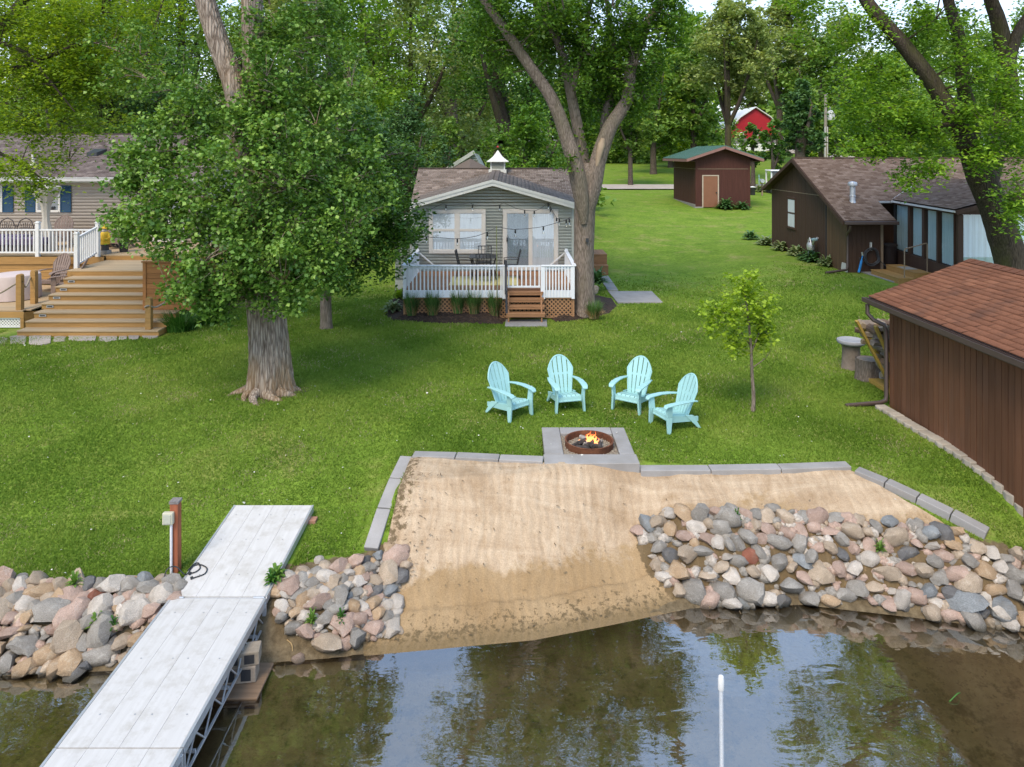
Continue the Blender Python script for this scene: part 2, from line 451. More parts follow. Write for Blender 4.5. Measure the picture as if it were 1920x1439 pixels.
def sand_sheet():
    A, B, E, G = KP['A'], KP['B'], KP['E'], KP['G']
    us = np.linspace(0, 1, 150); vs = np.linspace(0, 1, 90)
    U, Vv = np.meshgrid(us, vs)
    xl = np.interp(Vv, [0, .3, 1], [A[0] + .45, A[0] + .12, B[0] + .08])
    xr = np.interp(Vv, [0, .45, 1], [G[0] + .2, G[0] - .05, E[0] - .08])
    X = xl + (xr - xl) * U
    yf = np.interp(X, [B[0], .5, 2.02, E[0]], [B[1], 11.46, 11.42, E[1]]) - .05      # far edge along the front kerb
    y0 = shore(X) - 1.1
    Y = y0 + (yf - y0) * Vv
    t = Y - shore(X)
    Z = gz(X, Y) + .04 + .018 * wob(X * 1.0, Y * 1.3, 2.6, 1) + .010 * wob(X, Y, 7, 2)
    Z = np.where(t < .5, gz(X, Y) + .012 + .068 * smooth(0, .5, t) * (1 + .5 * wob(X, Y, 3)) - .045 * smooth(-.3, -1.05, t), Z)
    deb = np.maximum(.7 * (1 - smooth(0, .42, X - xl)), .5 * (1 - smooth(.1, .6, t)) * smooth(-.1, .1, t))
    RP = [gp(*q)[:2] for q in [(1192, 1000), (1240, 985), (1440, 972), (1700, 1000), (1880, 1045), (2000, 1050), (2000, 1200), (1290, 1150), (1230, 1100), (1195, 1030)]]
    deb = np.maximum(deb, 1.1 * inpoly(X + .05 * wob(X, Y, 5), Y + .05 * wob(Y, X, 4), RP))
    n, m = X.shape; idx = np.arange(n * m).reshape(n, m)
    f = np.stack([idx[:-1, :-1], idx[:-1, 1:], idx[1:, 1:], idx[1:, :-1]], -1).reshape(-1, 4)
    o = npmesh('sand_beach', np.stack([X, Y, Z], -1).reshape(-1, 3), f, sand_material(), None, True, {'tt': t.ravel(), 'debris': deb.ravel()})
    o['kind'] = 'structure'
    return [(X[0, i], Y[0, i]) for i in range(0, m, 6)] + [(X[-1, i], Y[-1, i]) for i in range(m - 1, -1, -6)]
SANDPOLY = sand_sheet()

# concrete kerb: each slab a piece
kerb = struct('kerb', (0, 0, 0))
def kerb_run(p, q, n, w=.21):
    p, q = Vector(p), Vector(q); p.z = g1(p.x, p.y) + .068; q.z = g1(q.x, q.y) + .068
    for i in range(n):
        a = p.lerp(q, i / n); b = p.lerp(q, (i + 1) / n); d = (b - a).normalized()
        a2, b2 = a + d * .006, b - d * .006
        a2.z = g1(a.x, a.y) + .068 + random.uniform(-.006, .006); b2.z = g1(b.x, b.y) + .068
        MB().bar(a2 - Vector((0, 0, .09)), b2 - Vector((0, 0, .09)), w, .2).build('kerb_slab', CONC, kerb, bevel=.012)
random.seed(3)
kerb_run(KP['A'], (KP['B'][0], KP['B'][1] + .06, 0), 3)
kerb_run((KP['B'][0] + .11, KP['B'][1], 0), (.50, 11.46, 0), 3)
kerb_run((2.02, 11.42, 0), KP['E'], 3)
kerb_run((KP['E'][0] + .05, KP['E'][1] - .12, 0), KP['G'], 4)

# fire pit surround
FX0, FX1, FY0, FY1, FZ = .53, 2.0, 11.36, 12.86, 1.225
surround = struct('fire_pit_surround', (0, 0, 0))
for (x0, x1, y0, y1) in ((FX0 - .02, FX1 + .02, FY0, 11.71), (FX0, .84, 11.717, FY1), (1.755, FX1, 11.717, FY1), (.847, 1.748, 12.58, FY1)):
    MB().box(x0, x1, y0, y1, 1.05, FZ + random.uniform(0, .006)).build('paving_slab', CONC, surround, bevel=.012)
GRAV = pmat('pit_gravel', (.20, .155, .11), .95, .5, 30, bump=.9, bscale=60, bdist=.02, col2=(.38, .31, .24))
MB().box(.845, 1.75, 11.715, 12.576, 1.0, 1.185).build('gravel_bed', GRAV, surround)
gv = MB(); random.seed(11)
for i in range(650):
    x, y = random.uniform(.86, 1.74), random.uniform(11.73, 12.56); r = random.uniform(.006, .014)
    gv.obox((x, y, 1.187), (2 * r, 1.6 * r, 1.2 * r), Matrix.Rotation(random.uniform(0, 3), 3, (random.random(), random.random(), 1)))
tag(gv.build('pebbles', pmat('pebble_stone', (.3, .26, .2), .9, .5, 40, bump=0), surround), kind='stuff')

# ------------------------------------------------------------------ riprap stones
def rock_mesh(seed, sub=2):
    import bmesh
    r = np.random.RandomState(seed); bm = bmesh.new()
    bmesh.ops.create_icosphere(bm, subdivisions=sub, radius=1)
    co = np.array([v.co[:] for v in bm.verts]); d = np.ones(len(co))
    for k in range(15):                                        # cut facets, then soften
        n = r.normal(size=3); n /= np.linalg.norm(n); lim = r.uniform(.52, .84)
        p = co @ n; d = np.where(p * d > lim, np.minimum(d, lim / np.maximum(p, 1e-3)), d)
    ph = r.uniform(0, 6, 6)
    d += .05 * np.sin(co[:, 0] * 3 + ph[0]) * np.cos(co[:, 1] * 3.3 + ph[1]) + .025 * np.sin(co[:, 2] * 7 + ph[2] + co[:, 0] * 5)
    co = co * d[:, None] * np.array([1.0, r.uniform(.76, .98), r.uniform(.6, .9)])
    for v, c in zip(bm.verts, co): v.co = c
    me = bpy.data.meshes.new('stone'); bm.to_mesh(me); bm.free()
    me.polygons.foreach_set('use_smooth', np.ones(len(me.polygons), bool))
    co = np.array([v.co[:] for v in me.vertices]); k_ = 1 / np.abs(co[:, :2]).max(0).mean()
    me.vertices.foreach_set('co', (co * k_).astype(np.float32).ravel()); me.update()
    if sub > 1: me.set_sharp_from_angle(angle=math.radians(34))
    return me
def rockmat(name, c1, c2, speck=.25):
    N = NT(name); v = N.coords((1, 1, 1))
    a = N.noise(v, 1.3, 6, .65, .5); b = N.noise(v, 9, 5, .75); c_ = N.noise(v, 28, 3, .6)
    f = N.math('ADD', N.math('MULTIPLY', a, .6), N.math('MULTIPLY', b, .4))
    c = N.ramp(f, [(.34, shade(c1, .8)), (.52, c1), (.68, c2)])
    c = N.mix(1.0, c, N.ramp(c_, [(.35, 1 - speck), (.65, 1 + speck)]), 'MULTIPLY')
    r = N.n('ObjectInfo').outputs['Random']; k = N.math('ADD', N.math('MULTIPLY', r, .36), .95)
    c = N.mix(1.0, c, N.n('CombineXYZ', {'X': k, 'Y': k, 'Z': k}).outputs[0], 'MULTIPLY')
    z = N.n('SeparateXYZ', {0: N.n('NewGeometry').outputs['Position']}).outputs['Z']      # wet and silty at the waterline
    wet = N.ramp(N.math('ADD', z, N.math('MULTIPLY', b, .10)), [(.07, 1), (.15, 0)])
    c = N.mix(N.math('MULTIPLY', wet, .75), c, (.075, .065, .042))
    li = N.noise(N.n('NewGeometry').outputs['Position'], 3.5, 6, .7)
    c = N.mix(N.math('MULTIPLY', N.ramp(li, [(.52, 0), (.66, 1)]), .35), c, (.20, .165, .12))
    return N.done(N.pbr(c, .85, N.bump(b, .6, .1), .2))
RPAL = [(rockmat('tan_stone', (.41, .32, .23), (.50, .42, .33)), 6), (rockmat('pink_stone', (.42, .295, .23), (.50, .40, .33)), 6),
        (rockmat('grey_stone', (.28, .255, .22), (.41, .38, .335)), 6), (rockmat('dark_stone', (.135, .13, .125), (.215, .21, .20)), 1.6),
        (rockmat('cream_stone', (.50, .44, .37), (.58, .53, .47)), 4.5), (rockmat('ochre_stone', (.42, .29, .175), (.52, .42, .30)), 3),
        (rockmat('blue_grey_stone', (.225, .235, .235), (.32, .325, .32)), 1.0), (rockmat('rust_stone', (.25, .095, .06), (.33, .15, .10)), .08)]
RW = np.array([w for _, w in RPAL]); RW = RW / RW.sum()
RMESH = [[rock_mesh(100 + k, 2) for k in range(14)] for _ in RPAL]
for lst, (m_, _) in zip(RMESH, RPAL):
    for me in lst: me.materials.append(m_)
FILL = [rock_mesh(300 + k, 1) for k in range(6)]
def put_rock(name, parent, x, y, z, r, mi, rng):
    me = RMESH[mi][rng.randint(14)]
    o = bpy.data.objects.new(name, me); link(o, parent)
    o.location = Vector((x, y, z)) - (origin(parent) if parent else Vector((0, 0, 0)))
    o.rotation_euler = (rng.uniform(-.35, .35), rng.uniform(-.35, .35), rng.uniform(0, 6.28))
    o.scale = (r * rng.uniform(.92, 1.18), r * rng.uniform(.85, 1.1), r * rng.uniform(.7, 1.0))
    return o
def riprap(name, label, polypx, seed, big, nbig, nsmall, heroes=()):
    big *= .80
    poly = [gp(*p) for p in polypx]
    c = np.mean(np.array(poly), 0)
    root = thing(name, label, 'rock bank', (float(c[0]), float(c[1]), float(c[2]) - .2))
    rng = np.random.RandomState(seed); pts = []
    for (px, py, wpx, mi) in heroes:
        x, y, z = gp(px, py + wpx * .12); r = wpx / 2 * y / F
        put_rock('stone', root, x, y, z + r * .42, r, mi, rng); pts.append((x, y, r))
    P = np.array(poly); lo, hi = P[:, :2].min(0), P[:, :2].max(0)
    def fill(n, rmin, rmax, ov, zk):
        k = 0; tries = 0
        while k < n and tries < 30000:
            tries += 1
            x, y = rng.uniform(lo[0], hi[0]), rng.uniform(lo[1], hi[1])
            if not inpoly(np.array([x]), np.array([y]), poly)[0]: continue
            r = rmin + (rmax - rmin) * rng.random() ** 1.6
            if any((x - a) ** 2 + ((y - b) * 1.12) ** 2 < (ov * (r + q)) ** 2 for a, b, q in pts): continue
            z = g1(x, y) + r * zk
            put_rock('stone', root, x, y, z, r, rng.choice(len(RPAL), p=RW), rng); pts.append((x, y, r)); k += 1
    fill(nbig, big * .8, big * 1.3, .60, .5)
    fill(nsmall, big * .42, big * .8, .52, .8)
    fill(nsmall, big * .22, big * .45, .58, .75)
    G3 = {}                                                   # small stones lying in the gaps, too many to pick apart
    arrs = [(np.array([v.co[:] for v in me.vertices]), np.array([p.vertices[:] for p in me.polygons])) for me in FILL]
    for i in range(int(nbig * 9)):
        x, y = rng.uniform(lo[0], hi[0]), rng.uniform(lo[1], hi[1])
        if not inpoly(np.array([x]), np.array([y]), poly)[0]: continue
        if any((x - a) ** 2 + (y - b) ** 2 < (.62 * q) ** 2 for a, b, q in pts): continue
        V_, F_ = arrs[rng.randint(len(arrs))]; r = rng.uniform(.045, .105); a = rng.uniform(0, 6.28); c_, s_ = math.cos(a), math.sin(a)
        W_ = V_ @ np.array([[c_, s_, 0], [-s_, c_, 0], [0, 0, 1]]) * r + np.array([x, y, g1(x, y) + r * .35])
        g3 = rng.choice([0, 1, 2, 2, 4]); G3.setdefault(g3, []).append((W_, F_))
    for g3, lst in G3.items():
        k = 0; vs, fs = [], []
        for W_, F_ in lst: vs.append(W_); fs.append(F_ + k); k += len(W_)
        tag(npmesh('gap_stones', np.concatenate(vs), np.concatenate(fs), RPAL[g3][0], root, True), kind='stuff')
    print(name, len(root.children))
    return root
riprap('rock_bank', 'bank of rounded boulders along the shore left of the white dock',
       [(-150, 1095), (40, 1095), (110, 1100), (210, 1095), (300, 1095), (345, 1100), (340, 1150), (225, 1250), (150, 1262), (60, 1268), (-150, 1265)], 21, .185, 150, 100,
       [(85, 1110, 42, 5), (45, 1140, 44, 4), (95, 1150, 66, 2), (40, 1102, 36, 4), (140, 1120, 50, 1), (140, 1155, 62, 1), (183, 1125, 36, 7), (185, 1147, 55, 4), (245, 1152, 60, 4), (190, 1180, 60, 2), (125, 1205, 62, 0), (85, 1235, 56, 5), (140, 1247, 58, 5), (190, 1237, 56, 2), (55, 1213, 52, 2), (230, 1205, 42, 0), (285, 1105, 46, 2), (20, 1190, 46, 1), (15, 1240, 44, 2)])
riprap('rock_bank', 'smaller patch of boulders between the white dock and the sand',
       [(520, 1105), (560, 1078), (640, 1068), (700, 1055), (722, 1035), (762, 1040), (765, 1085), (742, 1120), (750, 1190), (660, 1212), (612, 1226), (560, 1195), (520, 1160)], 22, .165, 85, 70,
       [(742, 1046, 46, 1), (726, 1078, 48, 0), (690, 1068, 36, 2), (612, 1212, 58, 0), (735, 1180, 40, 4), (670, 1200, 46, 2), (698, 1180, 44, 1), (648, 1172, 50, 1), (545, 1085, 34, 4), (570, 1128, 32, 5), (530, 1135, 36, 4)])
riprap('rock_bank', 'large pile of mixed boulders at the right end of the beach',
       [(1185, 992), (1230, 972), (1330, 968), (1440, 958), (1560, 978), (1700, 990), (1800, 1005), (1860, 1045), (1925, 1040), (2010, 1040), (2010, 1190), (1880, 1180), (1780, 1168), (1720, 1150), (1600, 1136), (1500, 1134), (1400, 1142), (1290, 1136), (1240, 1090), (1210, 1020)], 23, .19, 225, 24,
       [(1196, 995, 36, 1), (1222, 1012, 34, 2), (1290, 1045, 44, 0), (1398, 1008, 42, 2), (1540, 1080, 50, 0), (1700, 1040, 38, 3), (1300, 1110, 52, 2), (1355, 1112, 46, 2), (1402, 1112, 58, 2), (1480, 1103, 56, 2), (1668, 1080, 46, 0), (1576, 1070, 42, 1), (1442, 1075, 40, 4), (1500, 1025, 36, 2), (1535, 1030, 30, 1), (1740, 1112, 40, 6), (1820, 1100, 58, 0), (1790, 1080, 46, 1), (1640, 1105, 36, 0), (1605, 1105, 36, 2), (1850, 1075, 44, 5), (1905, 1085, 44, 2)])
rng0 = np.random.RandomState(5)
for (px, py, w, mi, lab) in ((1802, 1142, 88, 6, 'largest blue-grey boulder half in the water at the right'), (1880, 1156, 52, 6, 'grey boulder in the water right of the largest blue-grey boulder'),
                             (142, 1268, 44, 3, 'dark grey boulder alone in the water left of the dock'), (1392, 1137, 30, 6, 'small teal grey stone lying in shallow water below the big pile'),
                             (560, 1240, 24, 1, 'small pink stone on the mud beside the dock blocks'), (1696, 1142, 24, 3, 'small dark blue stone at the waterline below the big pile'),
                             (600, 1053, 22, 4, 'small white stone at the lawn edge above the middle boulders'), (1752, 1137, 32, 4, 'cream stone at the waterline left of the largest blue-grey boulder')):
    x, y, z = gp(px, py); r = w / 2 * y / F
    tag(put_rock('boulder', None, x, y, z + r * .3, r, mi, rng0), lab, 'boulder')

# ------------------------------------------------------------------ roads, paths, mulch
GRAVEL = pmat('gravel_road', (.40, .35, .30), .95, .14, 1.5, bump=.4, bscale=30)
def drape(name, pts, w, mat, zoff=.05, n=60):
    P = np.array(pts, float); s = np.r_[0, np.cumsum(np.hypot(*np.diff(P, axis=0).T))]
    q = np.linspace(0, s[-1], n); X = np.interp(q, s, P[:, 0]); Y = np.interp(q, s, P[:, 1])
    W = np.interp(q, s, w) if hasattr(w, '__len__') else np.full(n, w)
    dx, dy = np.gradient(X), np.gradient(Y); l = np.hypot(dx, dy); nx, ny = -dy / l, dx / l
    rows = []
    for k in (-.5, -.17, .17, .5):
        x, y = X + nx * W * k, Y + ny * W * k; rows.append(np.stack([x, y, gz(x, y) + zoff], -1))
    v = np.stack(rows, 1).reshape(-1, 3); idx = np.arange(n * 4).reshape(n, 4)
    f = np.stack([idx[:-1, :-1], idx[:-1, 1:], idx[1:, 1:], idx[1:, :-1]], -1).reshape(-1, 4)[:, ::-1]
    o = npmesh(name, v, f, mat, None, True); o['kind'] = 'structure'; return o
drape('road', [(-70, 67), (-20, 66.5), (10, 66), (40, 66.5), (90, 69)], 5.2, GRAVEL, .10, 120)
drape('driveway', [(38, 68), (42, 80), (48, 92), (52, 104), (50, 116), (47, 128)], [4, 4, 4, 4.5, 5, 6], GRAVEL, .14, 60)

path = struct('concrete_path', (0, 0, 0))
def slab(poly, h=.03):
    return MB().prism(poly, 1.0, 1.2 + h).build('paving_slab', CONC, path, bevel=.01)
slab([(-.2, 20.45), (1.0, 20.45), (1.02, 21.2), (-.18, 21.2)], .045)
sp = [on(1158, 567, 1.24), on(1243, 567, 1.24), on(1222, 546, 1.24), on(1140, 546, 1.24)]
slab([p[:2] for p in sp], .04)
b0, b1 = on(1140, 545, 1.24), on(1160, 545, 1.24); c0, c1 = on(1114, 505, 1.24), on(1132, 505, 1.24)
for i in range(3):
    k0, k1 = i / 3 + .01, (i + 1) / 3 - .01
    L = lambda a, b, k: (a[0] + (b[0] - a[0]) * k, a[1] + (b[1] - a[1]) * k)
    slab([L(b0, c0, k0), L(b1, c1, k0), L(b1, c1, k1), L(b0, c0, k1)], .04)
MULCH = pmat('mulch', (.035, .024, .018), .95, .5, 9, bump=1, bscale=40, bdist=.03, col2=(.075, .05, .036))
mpx = [(722, 592), (735, 602), (800, 606), (880, 608), (943, 609), (952, 598), (1030, 598), (1042, 605), (1090, 601), (1140, 590), (1158, 575), (1150, 560), (1120, 556), (1080, 545), (780, 545), (748, 520), (735, 560)]
mp = [gp(*p)[:2] for p in mpx]
MULCHPOLY = mp
def mound():
    P = np.array(mp); gx_ = np.linspace(P[:, 0].min(), P[:, 0].max(), 110); gy_ = np.linspace(P[:, 1].min(), P[:, 1].max(), 90)
    X, Y = np.meshgrid(gx_, gy_); ins = inpoly(X, Y, mp); D = np.full(X.shape, 9.)
    for i in range(len(P)):
        p, q = P[i], P[(i + 1) % len(P)]; d = q - p; u = np.clip(((X - p[0]) * d[0] + (Y - p[1]) * d[1]) / (d @ d), 0, 1)
        D = np.minimum(D, np.hypot(X - p[0] - u * d[0], Y - p[1] - u * d[1]))
    Z = gz(X, Y) + np.where(ins, .012 + .17 * smooth(0, .7, D), -.06) + .012 * wob(X, Y, 9) * ins
    n, m = X.shape; idx = np.arange(n * m).reshape(n, m)
    f = np.stack([idx[:-1, :-1], idx[:-1, 1:], idx[1:, 1:], idx[1:, :-1]], -1).reshape(-1, 4)
    o = npmesh('mulch_bed', np.stack([X, Y, Z], -1).reshape(-1, 3), f, MULCH, None, True); o['kind'] = 'structure'
    return lambda x, y: float(gz(x, y) + .012 + .17 * smooth(0, .7, min(np.hypot(*(np.array([x, y]) - p - np.clip(((np.array([x, y]) - p) @ d) / (d @ d), 0, 1) * d)) for p, d in [(P[i], P[(i + 1) % len(P)] - P[i]) for i in range(len(P))])))
MZ = mound()
ch = MB(); random.seed(5)
mpa = np.array(mp)
for i in range(1800):
    x, y = random.uniform(mpa[:, 0].min(), mpa[:, 0].max()), random.uniform(mpa[:, 1].min(), 22.6)
    if not inpoly(np.array([x]), np.array([y]), mp)[0]: continue
    l = random.uniform(.03, .09)
    ch.obox((x, y, MZ(x, y) + .008), (l, l * .35, .012), Matrix.Rotation(random.uniform(0, 3.1), 3, 'Z') @ Matrix.Rotation(random.uniform(-.6, .6), 3, 'Y'))
tag(ch.build('wood_chips', pmat('bark_chips', (.07, .045, .032), .95, .5, 5, bump=.2, col2=(.14, .09, .06))), kind='stuff')
patio = struct('patio', (0, 0, 0))
for k, poly in enumerate(([(12.95, 26.7), (13.02, 24.6), (14.3, 24.2), (15.2, 26.7)], [(12.95, 26.71), (15.2, 26.71), (15.2, 28.2), (13.8, 28.2)])):
    MB().prism([p for p in poly], 1.5, 1.76).build('paving_slab', CONC, patio, bevel=.01)
# flagstones at the foot of the wooden stairs
flag = struct('flagstone_path', (0, 0, 0))
FLAGM = pmat('flagstone', (.36, .31, .27), .9, .2, 4, bump=.4, ovar=.15)
random.seed(9)
for (a, b, y0, y1) in ((18, 50, 631, 647), (54, 96, 631, 648), (98, 124, 632, 642), (128, 181, 630, 641), (184, 220, 629, 641), (222, 238, 630, 639), (240, 262, 629, 638), (264, 298, 628, 636), (-30, 14, 633, 646)):
    ps = [gp(a + random.uniform(0, 3), y1 + random.uniform(-2, 1)), gp((a + b) / 2, y1 + random.uniform(-1, 2)), gp(b - random.uniform(0, 3), y1 - random.uniform(0, 3)), gp(b, y0 + random.uniform(0, 2)), gp((a + b) / 2, y0 - random.uniform(0, 1)), gp(a + random.uniform(0, 4), y0 + random.uniform(0, 3))]
    MB().prism([p[:2] for p in ps], 1.0, 1.225 + random.uniform(0, .015)).build('flagstone', FLAGM, flag, bevel=.012)
# ------------------------------------------------------------------ trees
L_COTTON = leafmat('cottonwood_leaf', (0.056, 0.130, 0.023), (0.130, 0.263, 0.039), (0.315, 0.473, 0.097), .3, .42)
L_DARK = leafmat('dark_maple_leaf', (0.036, 0.100, 0.019), (0.088, 0.193, 0.031), (0.199, 0.351, 0.050), .3, .45)
L_ELM = leafmat('elm_leaf', (0.046, 0.113, 0.015), (0.101, 0.220, 0.026), (0.240, 0.394, 0.044), .38, .5)
L_MAPLE = leafmat('silver_maple_leaf', (0.075, 0.168, 0.020), (0.168, 0.321, 0.032), (0.364, 0.548, 0.058), .42, .5)
L_YELLOW = leafmat('yellow_green_leaf', (0.110, 0.198, 0.014), (0.231, 0.361, 0.028), (0.431, 0.543, 0.049), .45, .5)
L_PALE = leafmat('pale_leaf', (0.140, 0.202, 0.055), (0.257, 0.331, 0.098), (0.424, 0.483, 0.165), .35, .55)
L_MID = leafmat('mid_green_leaf', (0.076, 0.159, 0.028), (0.165, 0.292, 0.052), (0.333, 0.461, 0.093), .35, .5)
L_LIME = leafmat('lime_leaf', (0.166, 0.274, 0.015), (0.294, 0.432, 0.028), (0.434, 0.576, 0.065), .45, .5)
L_SPRUCE = leafmat('deep_green_leaf', (0.034, 0.089, 0.025), (0.077, 0.166, 0.048), (0.165, 0.278, 0.090), .25, .5)
BARK_C = barkmat('cottonwood_bark', (.10, .07, .05), (.42, .345, .275), (.30, .17, .06), .75, 1.2, .45)
BARK_E = barkmat('elm_bark', (.10, .078, .06), (.29, .235, .19), (.15, .14, .08), 1.3, .9, .35)
BARK_D = barkmat('dark_bark', (.028, .022, .017), (.10, .078, .058), (.085, .085, .025), 1.3, .8, .6)
BARK_B = barkmat('far_bark', (.045, .036, .028), (.13, .105, .085), None, 1.2, .5)

def resample(limb, step):
    P = np.array(limb, float)
    if len(P) < 3: P = np.vstack([P[0], (P[0] + P[-1]) / 2, P[-1]])
    Q = np.vstack([2 * P[0] - P[1], P, 2 * P[-1] - P[-2]]); out = []
    for i in range(1, len(Q) - 2):
        n = max(2, int(np.linalg.norm(Q[i + 1][:3] - Q[i][:3]) / step))
        for k in range(n):
            t = k / n; a, b, c, d = Q[i - 1], Q[i], Q[i + 1], Q[i + 2]
            out.append(.5 * (2 * b + (c - a) * t + (2 * a - 5 * b + 4 * c - d) * t * t + (3 * b - a - 3 * c + d) * t ** 3))
    out.append(P[-1]); return np.array(out)

def tube_np(R, sides, rough=0, furrow=0, flare=None, seed=0):
    """R (n,4): x y z r"""
    n = len(R); P = R[:, :3]; T = np.gradient(P, axis=0); T /= np.linalg.norm(T, axis=1)[:, None] + 1e-9
    ref = np.array([1., 0, 0]) if abs(T[0, 0]) < .9 else np.array([0, 1., 0]); th = np.arange(sides) * 2 * np.pi / sides
    V_ = np.zeros((n, sides, 3)); s = 0
    for i in range(n):
        a = ref - T[i] * ref.dot(T[i]); a /= np.linalg.norm(a); b = np.cross(T[i], a); ref = a
        if i: s += np.linalg.norm(P[i] - P[i - 1])
        r = R[i, 3] * np.ones(sides)
        if rough: r = r * (1 + rough * (np.sin(th * 3 + s * 1.1 + seed) + .6 * np.sin(th * 5 - s * 1.7 + seed * 2) + .4 * np.sin(th * 2 + s * 3.1)))
        if furrow: r = r * (1 + furrow * np.abs(np.sin(th * 11 + 1.6 * np.sin(s * 1.9 + seed) + .5 * np.sin(s * 5 + th * 3))) + furrow * .5 * np.sin(th * 29 + s * 6) * np.sin(s * 8 + th * 4))
        if flare: r = r * (1 + flare(s, th))
        V_[i] = P[i] + np.outer(np.cos(th) * r, a) + np.outer(np.sin(th) * r, b)
    idx = np.arange(n * sides).reshape(n, sides); nx = np.roll(idx, -1, 1)
    f = np.stack([idx[:-1], nx[:-1], nx[1:], idx[1:]], -1).reshape(-1, 4)
    return V_.reshape(-1, 3), f

class QB:                                # quad batch in numpy
    def __init__(s): s.v = []; s.f = []; s.n = 0
    def add(s, v, f): s.v.append(v); s.f.append(f + s.n); s.n += len(v)
    def build(s, name, mat, parent, sm=True): return npmesh(name, np.concatenate(s.v), np.concatenate(s.f), mat, parent, sm)

def leaves(rng, C, size, up=.6, aspect=.62):
    n = len(C); N_ = rng.normal(size=(n, 3)); N_ /= np.linalg.norm(N_, axis=1)[:, None]; N_[:, 2] = np.abs(N_[:, 2]) + up
    N_ /= np.linalg.norm(N_, axis=1)[:, None]
    T = rng.normal(size=(n, 3)); T[:, 2] -= .4; T -= N_ * (T * N_).sum(1)[:, None]; T /= np.linalg.norm(T, axis=1)[:, None] + 1e-9
    B = np.cross(N_, T); L = (size * rng.uniform(.6, 1.3, n))[:, None]
    a = C - T * L * .5; b = C + B * L * aspect * .5 + N_ * L * .1 - T * L * .08; c = C + T * L * .5 - N_ * L * .06; d = C - B * L * aspect * .5 + N_ * L * .1 - T * L * .08
    v = np.stack([a, b, c, d], 1).reshape(-1, 3); f = np.arange(4 * n).reshape(n, 4)
    return v, f

def sprays_in(rng, blob, gap=.35, gscale=.9, low=0.0):
    x, y, z, rx, ry, rz, n = blob
    d = rng.normal(size=(int(n * 3), 3)); d /= np.linalg.norm(d, axis=1)[:, None]
    r = rng.random(len(d)) ** .42
    p = d * r[:, None] * np.array([rx, ry, rz]) + np.array([x, y, z])
    g = np.sin(p[:, 0] * gscale * 2.1 + 1) * np.sin(p[:, 1] * gscale * 2.3 + x) * np.sin(p[:, 2] * gscale * 2.7 + z) + .5 * np.sin(p[:, 0] * gscale * 5 + p[:, 2] * gscale * 4)
    keep = g > (gap - 1) * .6 if gap < 1 else g > 0
    p, d = p[keep][:int(n)], d[keep][:int(n)]
    return p, d

def crown(name, rng, blobs, per, spread, size, mat, parent, up=.6, droop=.3, gap=.35, gscale=.9, aspect=.62):
    Cs, tone = [], []
    allp = []
    for b in blobs:
        p, d = sprays_in(rng, b, gap, gscale)
        if not len(p): continue
        allp.append(p)
        ax = d * .7 + rng.normal(size=p.shape) * .6; ax[:, 2] -= droop; ax /= np.linalg.norm(ax, axis=1)[:, None]
        u = rng.uniform(-.7, .7, (len(p), per, 1)) * spread * 1.6
        c = p[:, None, :] + ax[:, None, :] * u + rng.normal(size=(len(p), per, 3)) * spread * np.array([.42, .42, .3])
        Cs.append(c.reshape(-1, 3))
        tone.append((.5 + .17 * rng.normal(size=(len(p), 1)) + .17 * rng.normal(size=(len(p), per))).ravel())
    C = np.concatenate(Cs); tn = np.clip(np.concatenate(tone), 0, 1)
    v, f = leaves(rng, C, size, up, aspect)
    return npmesh(name, v, f, mat, parent, False, {'tone': np.repeat(tn, 4)}), np.concatenate(allp)

def twigs(rng, P, skel, parent, mat, r0=.03, frac=.5, sides=4):
    """thin branches from the limbs out to the sprays"""
    q = QB(); S_ = skel[:, :3]; idx = np.where(rng.random(len(P)) < frac)[0]
    for i in idx:
        p = P[i]; dv = S_ - p; w = (dv ** 2).sum(1) + np.where(S_[:, 2] > p[2] + .2, 6, 0); j = int(np.argmin(w)); a = S_[j]
        L = np.linalg.norm(p - a)
        if L < .2 or L > 9: continue
        m = a * .45 + p * .55 + np.array([0, 0, .16 * L]) + rng.normal(size=3) * .06 * L
        r = r0 * min(1.6, .5 + L * .25)
        t = np.linspace(0, 1, 6)[:, None]; c = (1 - t) ** 2 * a + 2 * t * (1 - t) * m + t * t * p
        R = np.hstack([c, (r * (1 - .8 * t))])
        q.add(*tube_np(R, sides))
    if q.v: return tag(q.build('branches', mat, parent), kind='stuff')

